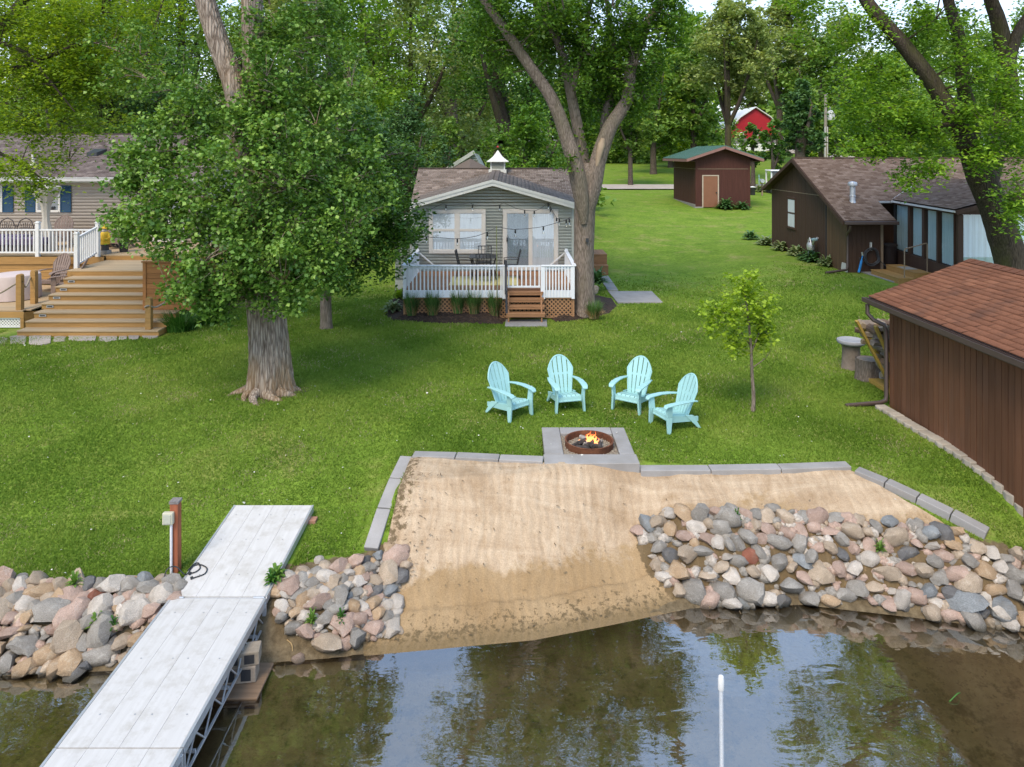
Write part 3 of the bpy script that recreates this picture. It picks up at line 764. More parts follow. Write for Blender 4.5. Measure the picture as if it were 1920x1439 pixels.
def tree(name, label, base, limbs, blobs, leaf, bark, seed, per=24, spread=.28, size=.1, up=.6, droop=.3, gap=.35, gscale=.9,
         sides=20, rough=.04, furrow=0, flare=None, twig=.03, tfrac=.5, cat='tree', group=None, step=.25, sublimbs=5, aspect=.62):
    rng = np.random.RandomState(seed)
    root = thing(name, label, cat, base, group)
    q = QB(); sk = []
    for i, l in enumerate(limbs):
        R = resample(l, step); sk.append(R)
        q.add(*tube_np(R, sides if i == 0 else max(8, int(sides * .7)), rough, furrow, flare if i == 0 else None, seed + i))
    skel = np.concatenate(sk)
    for b in blobs:                      # secondary limbs into each mass of leaves
        for k in range(sublimbs):
            d = rng.normal(size=3); d /= np.linalg.norm(d); p = np.array(b[:3]) + d * np.array(b[3:6]) * .65
            S_ = skel[:, :3]; w = ((S_ - p) ** 2).sum(1) + np.where(S_[:, 2] > p[2], 8, 0); j = int(np.argmin(w)); a = skel[j]
            L = np.linalg.norm(p - a[:3])
            if L < .5 or L > 9: continue
            m = a[:3] * .5 + p * .5 + np.array([0, 0, .14 * L]) + rng.normal(size=3) * .08 * L
            t = np.linspace(0, 1, 8)[:, None]; c = (1 - t) ** 2 * a[:3] + 2 * t * (1 - t) * m + t * t * p
            r = min(a[3] * .5, .025 + .018 * L)
            R = np.hstack([c, r * (1 - .75 * t)]); q.add(*tube_np(R, 6)); skel = np.vstack([skel, R])
    q.build('trunk', bark, root)
    cr, P = crown('crown', rng, blobs, per, spread, size, leaf, root, up, droop, gap, gscale, aspect)
    if twig: twigs(rng, P, skel, root, bark, twig, tfrac)
    return root

def PX(lst, Y):                          # [(px, py, radius_m, dY)] -> world limb
    return [(*at(a, b, Y + (d[0] if d else 0)), r) for a, b, r, *d in lst]

# --- cottonwood by the wooden stairs
cb = gp(507, 728); cY = 14.9
def cott_flare(s, th):
    k = math.exp(-s / .33)
    return k * (.12 + .22 * np.cos(th * 5 + .6) + .12 * np.cos(th * 3 + 2))
cott = PX([(509, 748, 0.420), (508, 715, 0.407), (506, 670, 0.382), (503, 620, 0.361), (498, 560, 0.353), (490, 470, 0.344), (478, 380, 0.336), (465, 300, 0.302)], cY)
c1_ = PX([(468, 330, 0.216), (455, 240, 0.223), (440, 160, 0.216), (417, 100, 0.205), (396, 40, 0.194), (376, -30, 0.180), (340, -160, 0.144), (300, -330, 0.101), (280, -480, 0.058)], cY)
c2_ = PX([(476, 340, 0.218), (478, 250, 0.227), (478, 150, 0.227), (475, 80, 0.218), (472, 0, 0.210), (468, -90, 0.185), (470, -250, 0.134), (480, -420, 0.084), (490, -560, 0.050)], cY + .5)
def B(px, py, Y, rpx, rpy, ry, n): x, y, z = at(px, py, Y); k = Y / F; return (x, y, z, rpx * k, ry, rpy * k, n)
tree('cottonwood_tree', 'huge cottonwood with a thick furrowed trunk beside the wooden stairs', cb, [cott, c1_, c2_],
     [B(470, 330, 14.1, 150, 120, 1.2, 205), B(337, 400, 14.0, 110, 90, 1.0, 130), B(470, 470, 13.7, 150, 85, 1.0, 195), B(579, 420, 14.3, 115, 110, 1.1, 155),
      B(234, 350, 14.2, 30, 20, .35, 16), B(243, 290, 14.6, 34, 20, .35, 16), B(294, 235, 14.8, 34, 30, .4, 20), B(218, 405, 14.0, 22, 14, .25, 8), B(408, 578, 13.8, 50, 18, .4, 22), B(337, 545, 13.9, 36, 20, .4, 18), B(612, 505, 14.2, 40, 26, .4, 18), B(692, 300, 15.0, 40, 36, .5, 24), B(629, 180, 15.2, 60, 50, .7, 44), B(579, 30, 15.6, 60, 60, .8, 46), B(520, 575, 13.7, 40, 16, .4, 16),
      B(299, 310, 14.6, 75, 60, .8, 75), B(403, 520, 13.9, 85, 50, .8, 90), B(545, 520, 14.0, 85, 45, .8, 90), B(541, 240, 14.8, 110, 90, 1.1, 130), B(654, 370, 15.0, 80, 75, .9, 75), B(270, 425, 14.1, 55, 40, .6, 40),
      B(394, 250, 15.3, 90, 70, 1.0, 90), B(579, 110, 15.6, 110, 100, 1.3, 120), B(280, 120, 16.5, 110, 90, 1.5, 90), B(452, 215, 14.3, 45, 30, .5, 34), B(512, 150, 14.6, 60, 70, .7, 70), B(495, 60, 15.0, 40, 60, .6, 34), B(356, 190, 14.6, 50, 50, .7, 40), B(470, -350, 15.5, 300, 200, 3.2, 260), B(300, -220, 15.5, 190, 130, 2, 95), B(640, -160, 15.8, 170, 140, 2, 90)],
     L_COTTON, BARK_C, 1, per=32, spread=.2, size=.085, up=.35, droop=.25, gap=.45, gscale=1.5, sides=96, rough=.02, furrow=.075, flare=cott_flare, twig=.016, tfrac=.5, step=.06, aspect=.85)

# --- dark maple just behind it
mb_ = gp(612, 617)
tree('maple_tree', 'dark green maple with a slim trunk behind the huge cottonwood', mb_,
     [PX([(612, 627, .26), (612, 610, .17), (611, 560, .15), (613, 500, .14), (620, 420, .13), (630, 320, .1), (635, 220, .06)], 20.3)],
     [B(640, 400, 20.3, 110, 110, 1.7, 210), B(725, 430, 20.2, 75, 90, 1.2, 110), B(700, 330, 20.5, 90, 90, 1.4, 130), B(640, 260, 20.5, 90, 90, 1.4, 130), B(640, 500, 20.0, 75, 45, 1.0, 70), B(750, 455, 20.6, 40, 45, .6, 30), B(560, 330, 21, 90, 110, 1.4, 130)],
     L_DARK, BARK_E, 2, per=26, spread=.28, size=.14, up=.7, gap=.3, sides=16, twig=.018, tfrac=.35)

# --- big forked tree at the cottage deck
eY = 21.95; ebx, eby = 2.2, 21.95
def elm_flare(s, th):
    return math.exp(-s / .28) * (.3 + .25 * np.cos(th * 4 + 1))
e0 = [(2.2, eY, 1.1, .36), (2.2, eY, 1.4, .32)] + PX([(1095, 540, .31), (1095, 470, .30), (1096, 410, .31), (1098, 365, .335), (1100, 340, .35), (1102, 320, .30), (1103, 306, .2)], eY)
eA = PX([(1095, 420, .10), (1092, 385, .2), (1086, 345, .25), (1076, 300, .235), (1062, 258, .215), (1047, 215, .20), (1028, 175, .185), (1004, 140, .17), (982, 108, .16), (958, 72, .15), (934, 38, .14), (908, 0, .125), (880, -60, .1), (850, -150, .07), (830, -240, .05)], eY - .3)
eB = PX([(1098, 400, .1), (1098, 340, .2), (1092, 290, .19), (1082, 235, .17), (1072, 185, .155), (1060, 125, .14), (1046, 80, .13), (1020, 30, .12), (995, -20, .11), (985, -120, .09), (990, -240, .06)], eY + .3)
eC = PX([(1099, 420, .10), (1104, 385, .22), (1112, 345, .27), (1120, 305, .25), (1131, 270, .235), (1146, 235, .215), (1165, 207, .2), (1178, 180, .185), (1182, 135, .17), (1193, 90, .155), (1216, 40, .14), (1240, 0, .125), (1270, -70, .1), (1300, -170, .07), (1310, -280, .05)], eY - .1)
eD = PX([(1124, 300, .16), (1132, 255, .15), (1136, 215, .14), (1146, 180, .125), (1152, 140, .11), (1150, 90, .09), (1140, 20, .07), (1130, -80, .05)], eY + .7)
eE = PX([(1072, 185, .1), (1082, 130, .09), (1096, 90, .08), (1103, 30, .06), (1120, -50, .04)], eY + .2)
fork = tree('forked_tree', 'tall forked tree at the right corner of the grey cottage deck', (ebx, eby, 1.2), [e0, eA, eB, eC, eD, eE],
     [B(1110, 110, 22.5, 105, 80, 1.8, 200), B(1190, 110, 22.2, 70, 100, 1.6, 150), B(1000, 60, 22.6, 110, 70, 1.8, 170), B(1080, 20, 22, 160, 80, 2.4, 260), B(1240, 50, 22, 70, 70, 1.5, 110), B(1120, 190, 23.2, 70, 60, 1.0, 85), B(1185, 190, 22.6, 45, 45, .8, 50), B(930, 70, 22.5, 70, 55, 1.2, 70), B(1075, 255, 22.9, 30, 40, .5, 16), B(1098, 265, 22.3, 22, 40, .4, 14),
      B(1080, -200, 22, 240, 160, 4, 270), B(1080, -420, 22, 180, 120, 3.2, 150), B(890, -60, 22, 100, 90, 2, 110), B(1062, 318, 21.5, 14, 24, .25, 7)],
     L_ELM, BARK_E, 3, per=30, spread=.3, size=.13, up=.5, gap=.3, gscale=.8, sides=32, rough=.025, furrow=.02, flare=elm_flare, twig=.022, tfrac=.35, step=.12)
SCAR = pmat('bare_heartwood', (.33, .25, .17), .8, .3, 3, (1, 1, .25), .6, 12, .02)
MB().tube([p[:3] for p in PX([(1119, 312, .05), (1123, 292, .115), (1128, 272, .13), (1131, 260, .09)], eY - .32)], [.05, .1, .12, .06], 10).build('torn_stub', SCAR, fork, True)
MB().obox(at(1101, 451, eY - .36), (.09, .05, .12)).build('nest_hook', BLACKM, fork)

# --- leaning maple behind the garage
rY = 20.3
r0_ = PX([(1910, 640, 0.471), (1903, 540, 0.418), (1893, 480, 0.395), (1878, 430, 0.380), (1860, 380, 0.365), (1838, 330, 0.350), (1822, 285, 0.319), (1812, 260, 0.274)], rY)
rA = PX([(1815, 275, 0.264), (1795, 232, 0.246), (1770, 190, 0.229), (1745, 150, 0.216), (1715, 112, 0.202), (1685, 75, 0.189), (1655, 40, 0.176), (1630, 10, 0.167), (1600, -40, 0.141), (1560, -110, 0.106), (1520, -180, 0.062)], rY - .3)
rB = PX([(1822, 290, 0.230), (1822, 245, 0.212), (1815, 195, 0.191), (1806, 160, 0.178), (1803, 110, 0.170), (1795, 60, 0.157), (1780, 10, 0.145), (1765, -60, 0.111), (1740, -150, 0.076)], rY + .3)
rC = PX([(1850, 350, 0.288), (1868, 270, 0.264), (1882, 200, 0.248), (1890, 150, 0.240), (1882, 90, 0.232), (1872, 40, 0.200), (1858, 0, 0.176), (1840, -70, 0.128), (1830, -160, 0.080)], rY + .8)
rD = PX([(1888, 130, 0.170), (1905, 70, 0.153), (1935, 20, 0.136), (1970, -40, 0.102)], rY + .6)
rE = PX([(1795, 232, .07), (1740, 240, .055), (1680, 262, .045), (1620, 280, .03), (1590, 286, .015)], rY - .8)
tree('silver_maple_tree', 'leaning maple with three thick limbs behind the orange roofed garage', (at(1905, 560, rY)[0], rY, g1(14, rY)), [r0_, rA, rB, rC, rD, rE],
     [B(1660, 215, 19.6, 90, 45, 1.2, 80), B(1730, 250, 19.4, 60, 35, .9, 55), B(1620, 160, 20.2, 80, 55, 1.3, 70), B(1720, 60, 20.5, 100, 50, 1.5, 95), B(1580, 60, 20.3, 90, 45, 1.4, 60), B(1840, 130, 19.3, 60, 70, 1.0, 60), B(1900, 230, 19.0, 40, 110, .9, 90), B(1905, 380, 18.8, 28, 60, .6, 36), B(1830, 215, 19.0, 50, 35, .7, 36), B(1640, 275, 19.2, 70, 18, .6, 28), B(1740, 320, 19.2, 55, 22, .6, 26), B(1690, 340, 19.2, 45, 14, .5, 14), B(1850, 300, 18.9, 35, 30, .5, 20),
      B(1720, -130, 20.3, 170, 120, 2.6, 190), B(1850, -130, 20.3, 200, 150, 3, 210), B(1760, -330, 20.3, 220, 130, 3.4, 200), B(1510, 10, 20.2, 55, 40, .9, 30)],
     L_MAPLE, BARK_D, 4, per=30, spread=.3, size=.12, up=.9, droop=.15, gap=.35, gscale=1, sides=36, rough=.03, furrow=.03, twig=.018, tfrac=.5, step=.12)

# --- tree off to the left whose branches hang into the picture
lY = 17.5
lb = (-14.2, lY, g1(-14.2, lY))
l0 = [(-14.2, lY, .9, .4), (-14.15, lY, 2, .36), (-14, lY, 5, .32), (-13.6, lY, 8, .26), (-13.2, lY, 12, .16), (-13, lY, 15, .08)]
lA = PX([(-90, 150, .2), (-30, 95, .16), (10, 45, .14), (45, 0, .12), (90, -70, .09), (140, -150, .06)], lY)
lB_ = PX([(-100, 180, .1), (-20, 150, .08), (60, 118, .06), (110, 98, .05), (150, 82, .045), (190, 80, .035), (240, 100, .025), (280, 130, .015)], 16.8)
lC = PX([(-60, 60, .06), (0, 80, .05), (50, 100, .04), (100, 160, .025), (140, 210, .012)], 16.4)
lD = PX([(-100, 260, .06), (-20, 280, .045), (40, 310, .03), (85, 340, .015)], 16.6)
tree('overhanging_tree', 'yellow-green tree whose drooping branches hang over the beige house roof', lb, [l0, lA, lB_, lC, lD],
     [B(90, 50, 17.2, 150, 60, 1.6, 230), B(60, 150, 16.8, 120, 60, 1.3, 170), B(170, 130, 17.4, 110, 60, 1.3, 140), B(40, 240, 16.7, 80, 40, .8, 50), B(150, 230, 17.2, 100, 40, .9, 55), B(230, 60, 17.8, 90, 60, 1.2, 75), B(20, 320, 16.4, 70, 28, .6, 40), B(70, 352, 16.5, 45, 22, .4, 22), B(-60, 120, 17, 90, 120, 1.4, 70), B(100, 300, 16.8, 45, 14, .4, 12),
      B(60, -160, 17.4, 300, 150, 3.2, 260), B(-60, -380, 17.4, 260, 150, 3, 150)],
     L_YELLOW, BARK_D, 5, per=30, spread=.32, size=.095, up=1.0, droop=.3, gap=.4, gscale=1.2, sides=16, twig=.012, tfrac=.6)

# --- young maple on the lawn
yb = gp(1412, 772); yY = yb[1]
tree('sapling', 'young lime green maple sapling standing alone on the lawn', yb,
     [[(yb[0], yY, yb[2] - .05, .045), (yb[0] + .01, yY, yb[2] + .3, .036)] + PX([(1410, 700, .03), (1408, 650, .026), (1402, 590, .02), (1395, 540, .012)], yY), PX([(1409, 660, .016), (1425, 620, .013), (1435, 570, .008)], yY), PX([(1408, 650, .014), (1380, 610, .01), (1350, 580, .007)], yY + .1), PX([(1410, 690, .012), (1435, 672, .008), (1446, 655, .004)], yY)],
     [B(1385, 580, yY, 52, 38, .42, 40), B(1345, 588, yY + .1, 36, 22, .3, 20), B(1425, 575, yY, 34, 42, .35, 28), B(1385, 640, yY, 48, 24, .35, 26), B(1432, 620, yY, 24, 40, .25, 28), B(1390, 540, yY, 30, 26, .3, 20), B(1340, 615, yY, 24, 14, .2, 9), B(1410, 520, yY, 14, 12, .15, 5)],
     L_LIME, BARK_E, 6, per=15, spread=.13, size=.085, up=.8, gap=.35, gscale=3, sides=10, twig=.006, tfrac=.7, step=.1, sublimbs=3, aspect=.8)

# --- trees behind the houses
def bgtree(label, px, Y, w, h, leaf, seed, n=220, crown_from=.25, size=None, per=26, bark=BARK_B, lean=0, forks=2, gap=.35, name='tree', spread=None, trunk=None, cat='tree', dense=1.0):
    rng = np.random.RandomState(seed); X = (px - 960) / F * Y; z0 = g1(X, Y); r = trunk or (.14 + .016 * h)
    top = z0 + h; zc = z0 + h * crown_from
    limbs = [[(X, Y, z0 - .2, r * 1.35), (X, Y, z0 + .5, r), (X + lean * .3, Y, z0 + h * .3, r * .8), (X + lean * .7, Y, z0 + h * .6, r * .5), (X + lean, Y, z0 + h * .88, r * .15)]]
    for k in range(forks):
        a = rng.uniform(0, 6.28); q = w * .33
        limbs.append([(X + lean * .3, Y, z0 + h * .3, r * .6), (X + lean * .4 + math.cos(a) * q * .5, Y + math.sin(a) * q * .5, z0 + h * .48, r * .42), (X + lean * .6 + math.cos(a) * q, Y + math.sin(a) * q, z0 + h * .75, r * .12)])
    blobs = []; nb = 9
    for k in range(nb):
        u = (k + .5) / nb; zz = zc + (top - zc) * (.08 + .84 * u); wr = w / 2 * (math.sin(math.pi * min(1, .18 + u * .78)) ** .7)
        a = k * 2.4 + rng.uniform(0, 1); d = wr * rng.uniform(.3, .62)
        b = wr * rng.uniform(.48, .72)
        blobs.append((X + lean * u + math.cos(a) * d, Y + math.sin(a) * d, zz, b, b, (top - zc) * rng.uniform(.12, .19), n * 1.7 / nb))
    return tree(name, label, (X, Y, z0), limbs, blobs, leaf, bark, seed, per=per, spread=spread or w * .06, size=size or max(.15, Y * .0056), gap=gap, gscale=2.2 / max(2, w * .3), sides=10, twig=.03, tfrac=.12, cat=cat, step=.8, sublimbs=2, group='trees behind the houses')
T = bgtree
T('yellow-green tree with dark bare limbs behind the beige house roof', 205, 40, 11, 17, L_YELLOW, 31, 330, .32, bark=BARK_D, forks=3, trunk=.28)
T('yellow-green tree at the far left behind the beige house', 40, 46, 12, 18, L_YELLOW, 32, 300, .2)
T('mid green tree directly behind the right end of the beige house', 340, 44, 11, 19, L_MID, 33, 330, .12)
T('lighter green tree behind the leaning stem of the huge cottonwood', 290, 62, 14, 22, L_MAPLE, 34, 300, .15)
T('pale poplar rising right of the twin cottonwood stems', 560, 52, 8, 21, L_PALE, 35, 260, .12, gap=.3)
T('tall bright tree left of the pale ash', 640, 44, 9.5, 17, L_MAPLE, 36, 300, .22)
T('pale ash with thin dark limbs above the cottage left side', 770, 48, 11.5, 17, L_PALE, 37, 250, .38, bark=BARK_D, forks=4, trunk=.3, gap=.5)
T('deep green dense low tree just left of the cottage roof', 760, 36, 4.8, 7.4, L_SPRUCE, 38, 260, .06, size=.17)
T('small olive tree between the dense low tree and the cottage roof', 835, 41, 4, 6.2, L_MID, 39, 120, .08, gap=.45)
T('bright green rounded maple right behind the cottage cupola', 985, 37, 5.6, 7.0, L_ELM, 40, 280, .04, size=.2)
T('dark leaning trunk tree above the rounded maple', 975, 43, 8, 14.5, L_DARK, 41, 240, .42, bark=BARK_D, lean=-2.2, forks=3, trunk=.5)
T('pale rounded tree far beyond the cottage roof', 860, 70, 12, 13.5, L_PALE, 42, 240, .08)
T('light green tree far beyond left of the cottage', 690, 78, 15, 17, L_MAPLE, 43, 220, .08)
T('second light green tree far beyond the cottage', 930, 82, 13, 15, L_MID, 44, 200, .08)
T('slender tree with a bare straight trunk in the far meadow', 1182, 68, 6, 11, L_MID, 45, 170, .24, trunk=.24)
T('dark low branched tree on the meadow left of the green roofed shed', 1225, 82, 8.5, 15, L_MID, 46, 220, .14)
T('bushy yellowish tree at the meadow edge', 1258, 92, 9, 15, L_YELLOW, 47, 170, .05)
T('mid green tree standing left behind the green roofed shed', 1300, 80, 7.5, 16, L_MID, 48, 220, .16)
T('tall grey-green willow behind the green roofed shed', 1365, 72, 9.0, 18.5, L_PALE, 49, 300, .46, forks=5, gap=.45, trunk=.38, bark=BARK_D)
T('small dark maple in front of the red barn', 1412, 66, 3.2, 6.0, L_DARK, 50, 34, .34, gap=.6, trunk=.22)
T('second small dark maple in front of the red barn', 1449, 62, 3.0, 6.2, L_DARK, 51, 40, .34, gap=.6, trunk=.2)
T('thick trunked dark green maple right of the red barn', 1500, 64, 4.0, 10.0, L_SPRUCE, 52, 150, .22, trunk=.55)
T('mid green tree behind the utility pole', 1540, 95, 12, 17, L_MID, 53, 220, .06)
T('yellow-green tree behind the brown house roof', 1675, 74, 9, 13, L_YELLOW, 54, 260, .05)
T('mid green tree behind the ridge of the brown house', 1650, 66, 8.5, 12, L_MAPLE, 55, 260, .12)
T('dense dark tree behind the right end of the brown house', 1800, 60, 11, 15, L_MID, 56, 280, .05)
T('tall tree behind the leaning maple limbs', 1735, 88, 14, 20, L_MAPLE, 57, 240, .05)
T('broad tree at the far right behind the brown house', 1925, 70, 13, 18, L_MID, 58, 220, .05)
T('tall pale tree left of the leaning maple top', 1570, 120, 16, 24, L_PALE, 59, 200, .1)
T('light tree beyond the forked tree crown', 1130, 100, 14, 18, L_MAPLE, 60, 200, .06)
T('round shrub by the gravel drive', 1522, 88, 2.6, 2.2, L_YELLOW, 61, 50, .02, cat='shrub', name='shrub', trunk=.06)
T('tall spreading tree behind the middle of the beige house', 130, 56, 13, 21, L_MAPLE, 62, 260, .15)
T('mid green tree behind the pale poplar', 500, 70, 15, 23, L_MID, 63, 240, .08)
T('high crowned tree between the ash and the forked tree', 850, 58, 11, 19, L_MAPLE, 64, 230, .42, gap=.5)

# far woodland: one mass
rngw = np.random.RandomState(77); bl = []
for i in range(190):
    x = rngw.uniform(-150, 170); y = rngw.uniform(135, 215); z = g1(x, y)
    if 30 < x < 48 and y < 150: continue
    h = rngw.uniform(11, 17); bl.append((x, y, z + h * .5, rngw.uniform(5, 8), 5, h * .5, 60))
wd, _ = crown('woodland', rngw, bl, 9, 1.1, 1.15, L_MID, None, .6, .2, .3, .2, .8)
tag(wd, kind='stuff')

# shrubby growth under and between the far trees
bl = []
def under(x0, x1, y0, y1, h0, h1, n):
    for i in range(n):
        x = rngw.uniform(x0, x1); y = rngw.uniform(y0, y1); h = rngw.uniform(h0, h1)
        if 32 < x / y * 100 < 56 and x < 60 and y > 55: continue
        bl.append((x, y, g1(x, y) + h * .42, rngw.uniform(1.3, 2.6), 1.6, h * .55, 26))
under(-48, -9, 44, 66, 2, 6.5, 80); under(-9, 4, 44, 58, 1.5, 4.5, 26); under(4, 34, 98, 122, 3, 8, 44); under(28, 75, 66, 105, 2.5, 7, 60); under(-40, -6, 68, 100, 5, 10, 50)
ug, _ = crown('undergrowth', rngw, bl, 16, .5, .42, L_MID, None, .6, .2, .3, .5, .8)
tag(ug, kind='stuff')
T('tall pale tree right of the willow top', 1462, 100, 12, 24, L_PALE, 73, 280, .38, gap=.45)
T('tall pale green tree far beyond the red barn', 1405, 152, 17, 26, L_PALE, 65, 240, .2)
T('tall mid green tree far behind the shed', 1290, 125, 17, 25, L_MAPLE, 66, 240, .12)
T('tall green tree far behind the cottage ridge', 1030, 115, 16, 24, L_MID, 67, 220, .1)
T('tall light tree between the poplar and the ash', 680, 60, 11, 22, L_MAPLE, 68, 260, .15)
T('leafy tree behind the left part of the beige house', 110, 38, 9, 9.5, L_MID, 69, 300, .04)
T('rounded dark tree behind the beige house roof', 300, 40, 8, 10, L_SPRUCE, 70, 300, .04)
T('broad dark green tree behind the huge cottonwood crown', 450, 42, 9, 13, L_MID, 71, 300, .05)
T('dense tree between the slim maple and the low dense tree', 660, 38, 6, 9, L_MID, 72, 260, .04)

# ------------------------------------------------------------------ grass blades and fluff
def grass():
    rng = np.random.RandomState(3); n = 900000
    Y = 8.8 + (rng.random(n) ** 1.7) * 22; k = 1.0 * Y * 960 / F
    X = rng.uniform(-1.06, 1.06, n) * k
    bad = soil_amt(X, Y) + .5 * wob(X, Y, 5) > .45
    bad |= inpoly(X, Y, SANDPOLY)
    def seg(p, q, w):
        p, q = np.array(p[:2]), np.array(q[:2]); d = q - p; L = d @ d
        u = np.clip(((X - p[0]) * d[0] + (Y - p[1]) * d[1]) / L, 0, 1)
        return np.hypot(X - p[0] - u * d[0], Y - p[1] - u * d[1]) < w
    for a, b in (('A', 'B'), ('B', 'E'), ('E', 'G')): bad |= seg(KP[a], KP[b], .11)
    def rect(a, b, c, d): return (X > a) & (X < b) & (Y > c) & (Y < d)
    bad |= rect(FX0 - .02, FX1 + .02, 11.2, FY1 + .01)
    bad |= inpoly(X, Y, MULCHPOLY) | rect(-3.5, 2.2, 21.4, 40) | rect(-.22, 1.04, 20.43, 21.4)
    bad |= inpoly(X, Y, [p[:2] for p in sp]) | inpoly(X, Y, [b0[:2], b1[:2], c1[:2], c0[:2]])
    bad |= rect(7.25, 30, 9, 14.1) | rect(12.4, 30, 22.6, 40) | rect(-30, -9.0, 20.1, 40) | rect(-30, -13.4, 20, 40) | rect(-14, -9.3, 19.2, 22)
    bad |= (X > 12.9) & (Y > 24.2)
    bad |= rect(-4.36, -3.0, 8, 11.02)
    keep = ~bad & (rng.random(n) > smooth(19, 30, Y)); X, Y = X[keep], Y[keep]; n = len(X); Z = gz(X, Y)
    thick = np.clip(.55 + .5 * wob(X, Y, .8, 3) + .3 * wob(X, Y, 2.7, 1), .15, 1.2)
    h = (.022 + .028 * rng.random(n)) * (.6 + .5 * thick) * np.clip(Y / 12, .9, 1.6); w = (.008 + .008 * rng.random(n)) * Y / 11
    a = rng.uniform(0, 6.28, n); lean = rng.normal(size=(n, 2)) * .5
    p = np.stack([X, Y, Z - .004], -1); s = np.stack([np.cos(a) * w, np.sin(a) * w, 0 * w], -1)
    tip = p + np.stack([lean[:, 0] * h, lean[:, 1] * h, h], -1)
    v = np.stack([p - s, p + s, tip], 1).reshape(-1, 3); f = np.arange(3 * n).reshape(n, 3)
    tone = np.clip(.5 + .10 * rng.normal(size=n) + .26 * wob(X, Y, .42, 3) + .2 * wob(X, Y, 1.6, 1) + .12 * np.sin((X * .78 + Y * .62) * 2.4), 0, 1)
    dry = (wob(X, Y, 1.1, 5) + .6 * wob(X, Y, 3.1, 2) + .7 * rng.normal(size=n)) > 1.45
    N = NT('grass_blade'); t = N.n('Attribute', attribute_name='tone').outputs['Fac']
    c = N.ramp(t, [(.05, (.10, .19, .016)), (.45, (.19, .295, .038)), (.8, (.28, .37, .06)), (.93, (.32, .39, .08)), (.97, (.40, .37, .17))])
    m = N.done(N.n('MixShader', {0: .45, 1: N.pbr(c, .7, None, .2), 2: N.n('BsdfTranslucent', {'Color': c}).outputs[0]}).outputs[0])
    o = npmesh('grass', v, f, m, None, False, {'tone': np.repeat(np.where(dry, 1.0, np.minimum(tone, .92)), 3)})
    tag(o, kind='stuff')
grass()
def fluff():
    rng = np.random.RandomState(8); n = 420
    Y = 9.4 + rng.random(n) ** 1.2 * 13; X = rng.uniform(-1, .75, n) * Y * .71
    k = (soil_amt(X, Y) < .3) & ~inpoly(X, Y, SANDPOLY) & ~inpoly(X, Y, MULCHPOLY) & ~((X > -14) & (X < -9) & (Y > 19)) & ~((X < -13) & (Y > 18)) & ~((X > -4) & (X < 2.5) & (Y > 20))
    X, Y = X[k], Y[k]
    C = np.stack([X, Y, gz(X, Y) + .045], -1)
    v, f = leaves(rng, C, .028 * (1 + (rng.random(len(C)) > .95)), 2.5, .8)
    tag(npmesh('cottonwood_fluff', v, f, pmat('seed_fluff', (.62, .60, .52), .9, .2, bump=0)), kind='stuff')
fluff()

# surface roots and worn earth at the foot of the huge cottonwood
def roots():
    cott_root = [o for o in bpy.data.objects if o.name.startswith('cottonwood_tree')][0]
    q = QB(); rng = np.random.RandomState(5); x0, y0 = at(508, 735, cY)[0], cY
    for a, L in ((-2.7, 1.1), (-2.2, .7), (-1.75, .95), (-1.2, .75), (-.7, .7), (-.2, .6), (3.0, .9)):
        P = []
        for k in range(8):
            t = k / 7; r = .38 + L * t * .5; b = a + .25 * math.sin(t * 3 + a); x, y = x0 + math.cos(b) * r, y0 + math.sin(b) * r
            P.append((x, y, g1(x, y) + .10 * (1 - t) ** 2 - .03 * t, .10 * (1 - t) ** .8 + .012))
        q.add(*tube_np(resample(P, .05), 12, .08, .05, None, a))
    q.build('root', BARK_C, cott_root)
    g = MB(); n = 40; pts = []
    for k in range(n):
        t = 2 * math.pi * k / n; r = .66 + .12 * math.sin(t * 3 + 1) + .08 * math.sin(t * 7); pts.append((x0 + r * math.cos(t), y0 - .05 + r * .9 * math.sin(t)))
    vs = [(x0, y0, g1(x0, y0) + .03)] + [(x, y, g1(x, y) + .004) for x, y in pts]
    g.add(vs, [(0, 1 + k, 1 + (k + 1) % n) for k in range(n)]); o = g.build('bare_earth', pmat('bare_earth', (.17, .125, .08), .95, .4, 6, bump=.6, bscale=30, col2=(.12, .13, .05))); o['kind'] = 'structure'
roots()
# ------------------------------------------------------------------ building helpers
def shinglemat(name, dark, mid, light, rough=.9, stain=None):
    N = NT(name)
    t = N.n('Attribute', attribute_name='tone').outputs['Fac']
    v = N.coords((1, 1, 1)); f = N.noise(v, 45, 3, .7)
    r = N.n('ObjectInfo').outputs['Random']
    c = N.ramp(t, [(.1, dark), (.5, mid), (.9, light)])
    c = N.mix(1.0, c, N.ramp(f, [(.3, .78), (.7, 1.2)]), 'MULTIPLY')
    if stain:
        w = N.n('NewGeometry').outputs['Position']
        s = N.noise(w, 1.3, 6, .7)
        c = N.mix(N.math('MULTIPLY', N.ramp(s, [(.5, 0), (.66, 1)]), .6), c, stain)
    return N.done(N.pbr(c, rough, N.bump(f, .4, .006), .15))
SH_BROWN = shinglemat('brown_shingle', (.085, .065, .06), (.135, .108, .10), (.20, .165, .15))
SH_COT = shinglemat('cottage_shingle', (.135, .108, .09), (.20, .16, .138), (.28, .23, .20))
SH_PORCH = shinglemat('porch_shingle', (.15, .12, .10), (.185, .15, .125), (.22, .18, .15), stain=(.11, .08, .06))
SH_RUST = shinglemat('orange_shingle', (.135, .058, .034), (.195, .084, .048), (.25, .112, .064), stain=(.10, .055, .04))

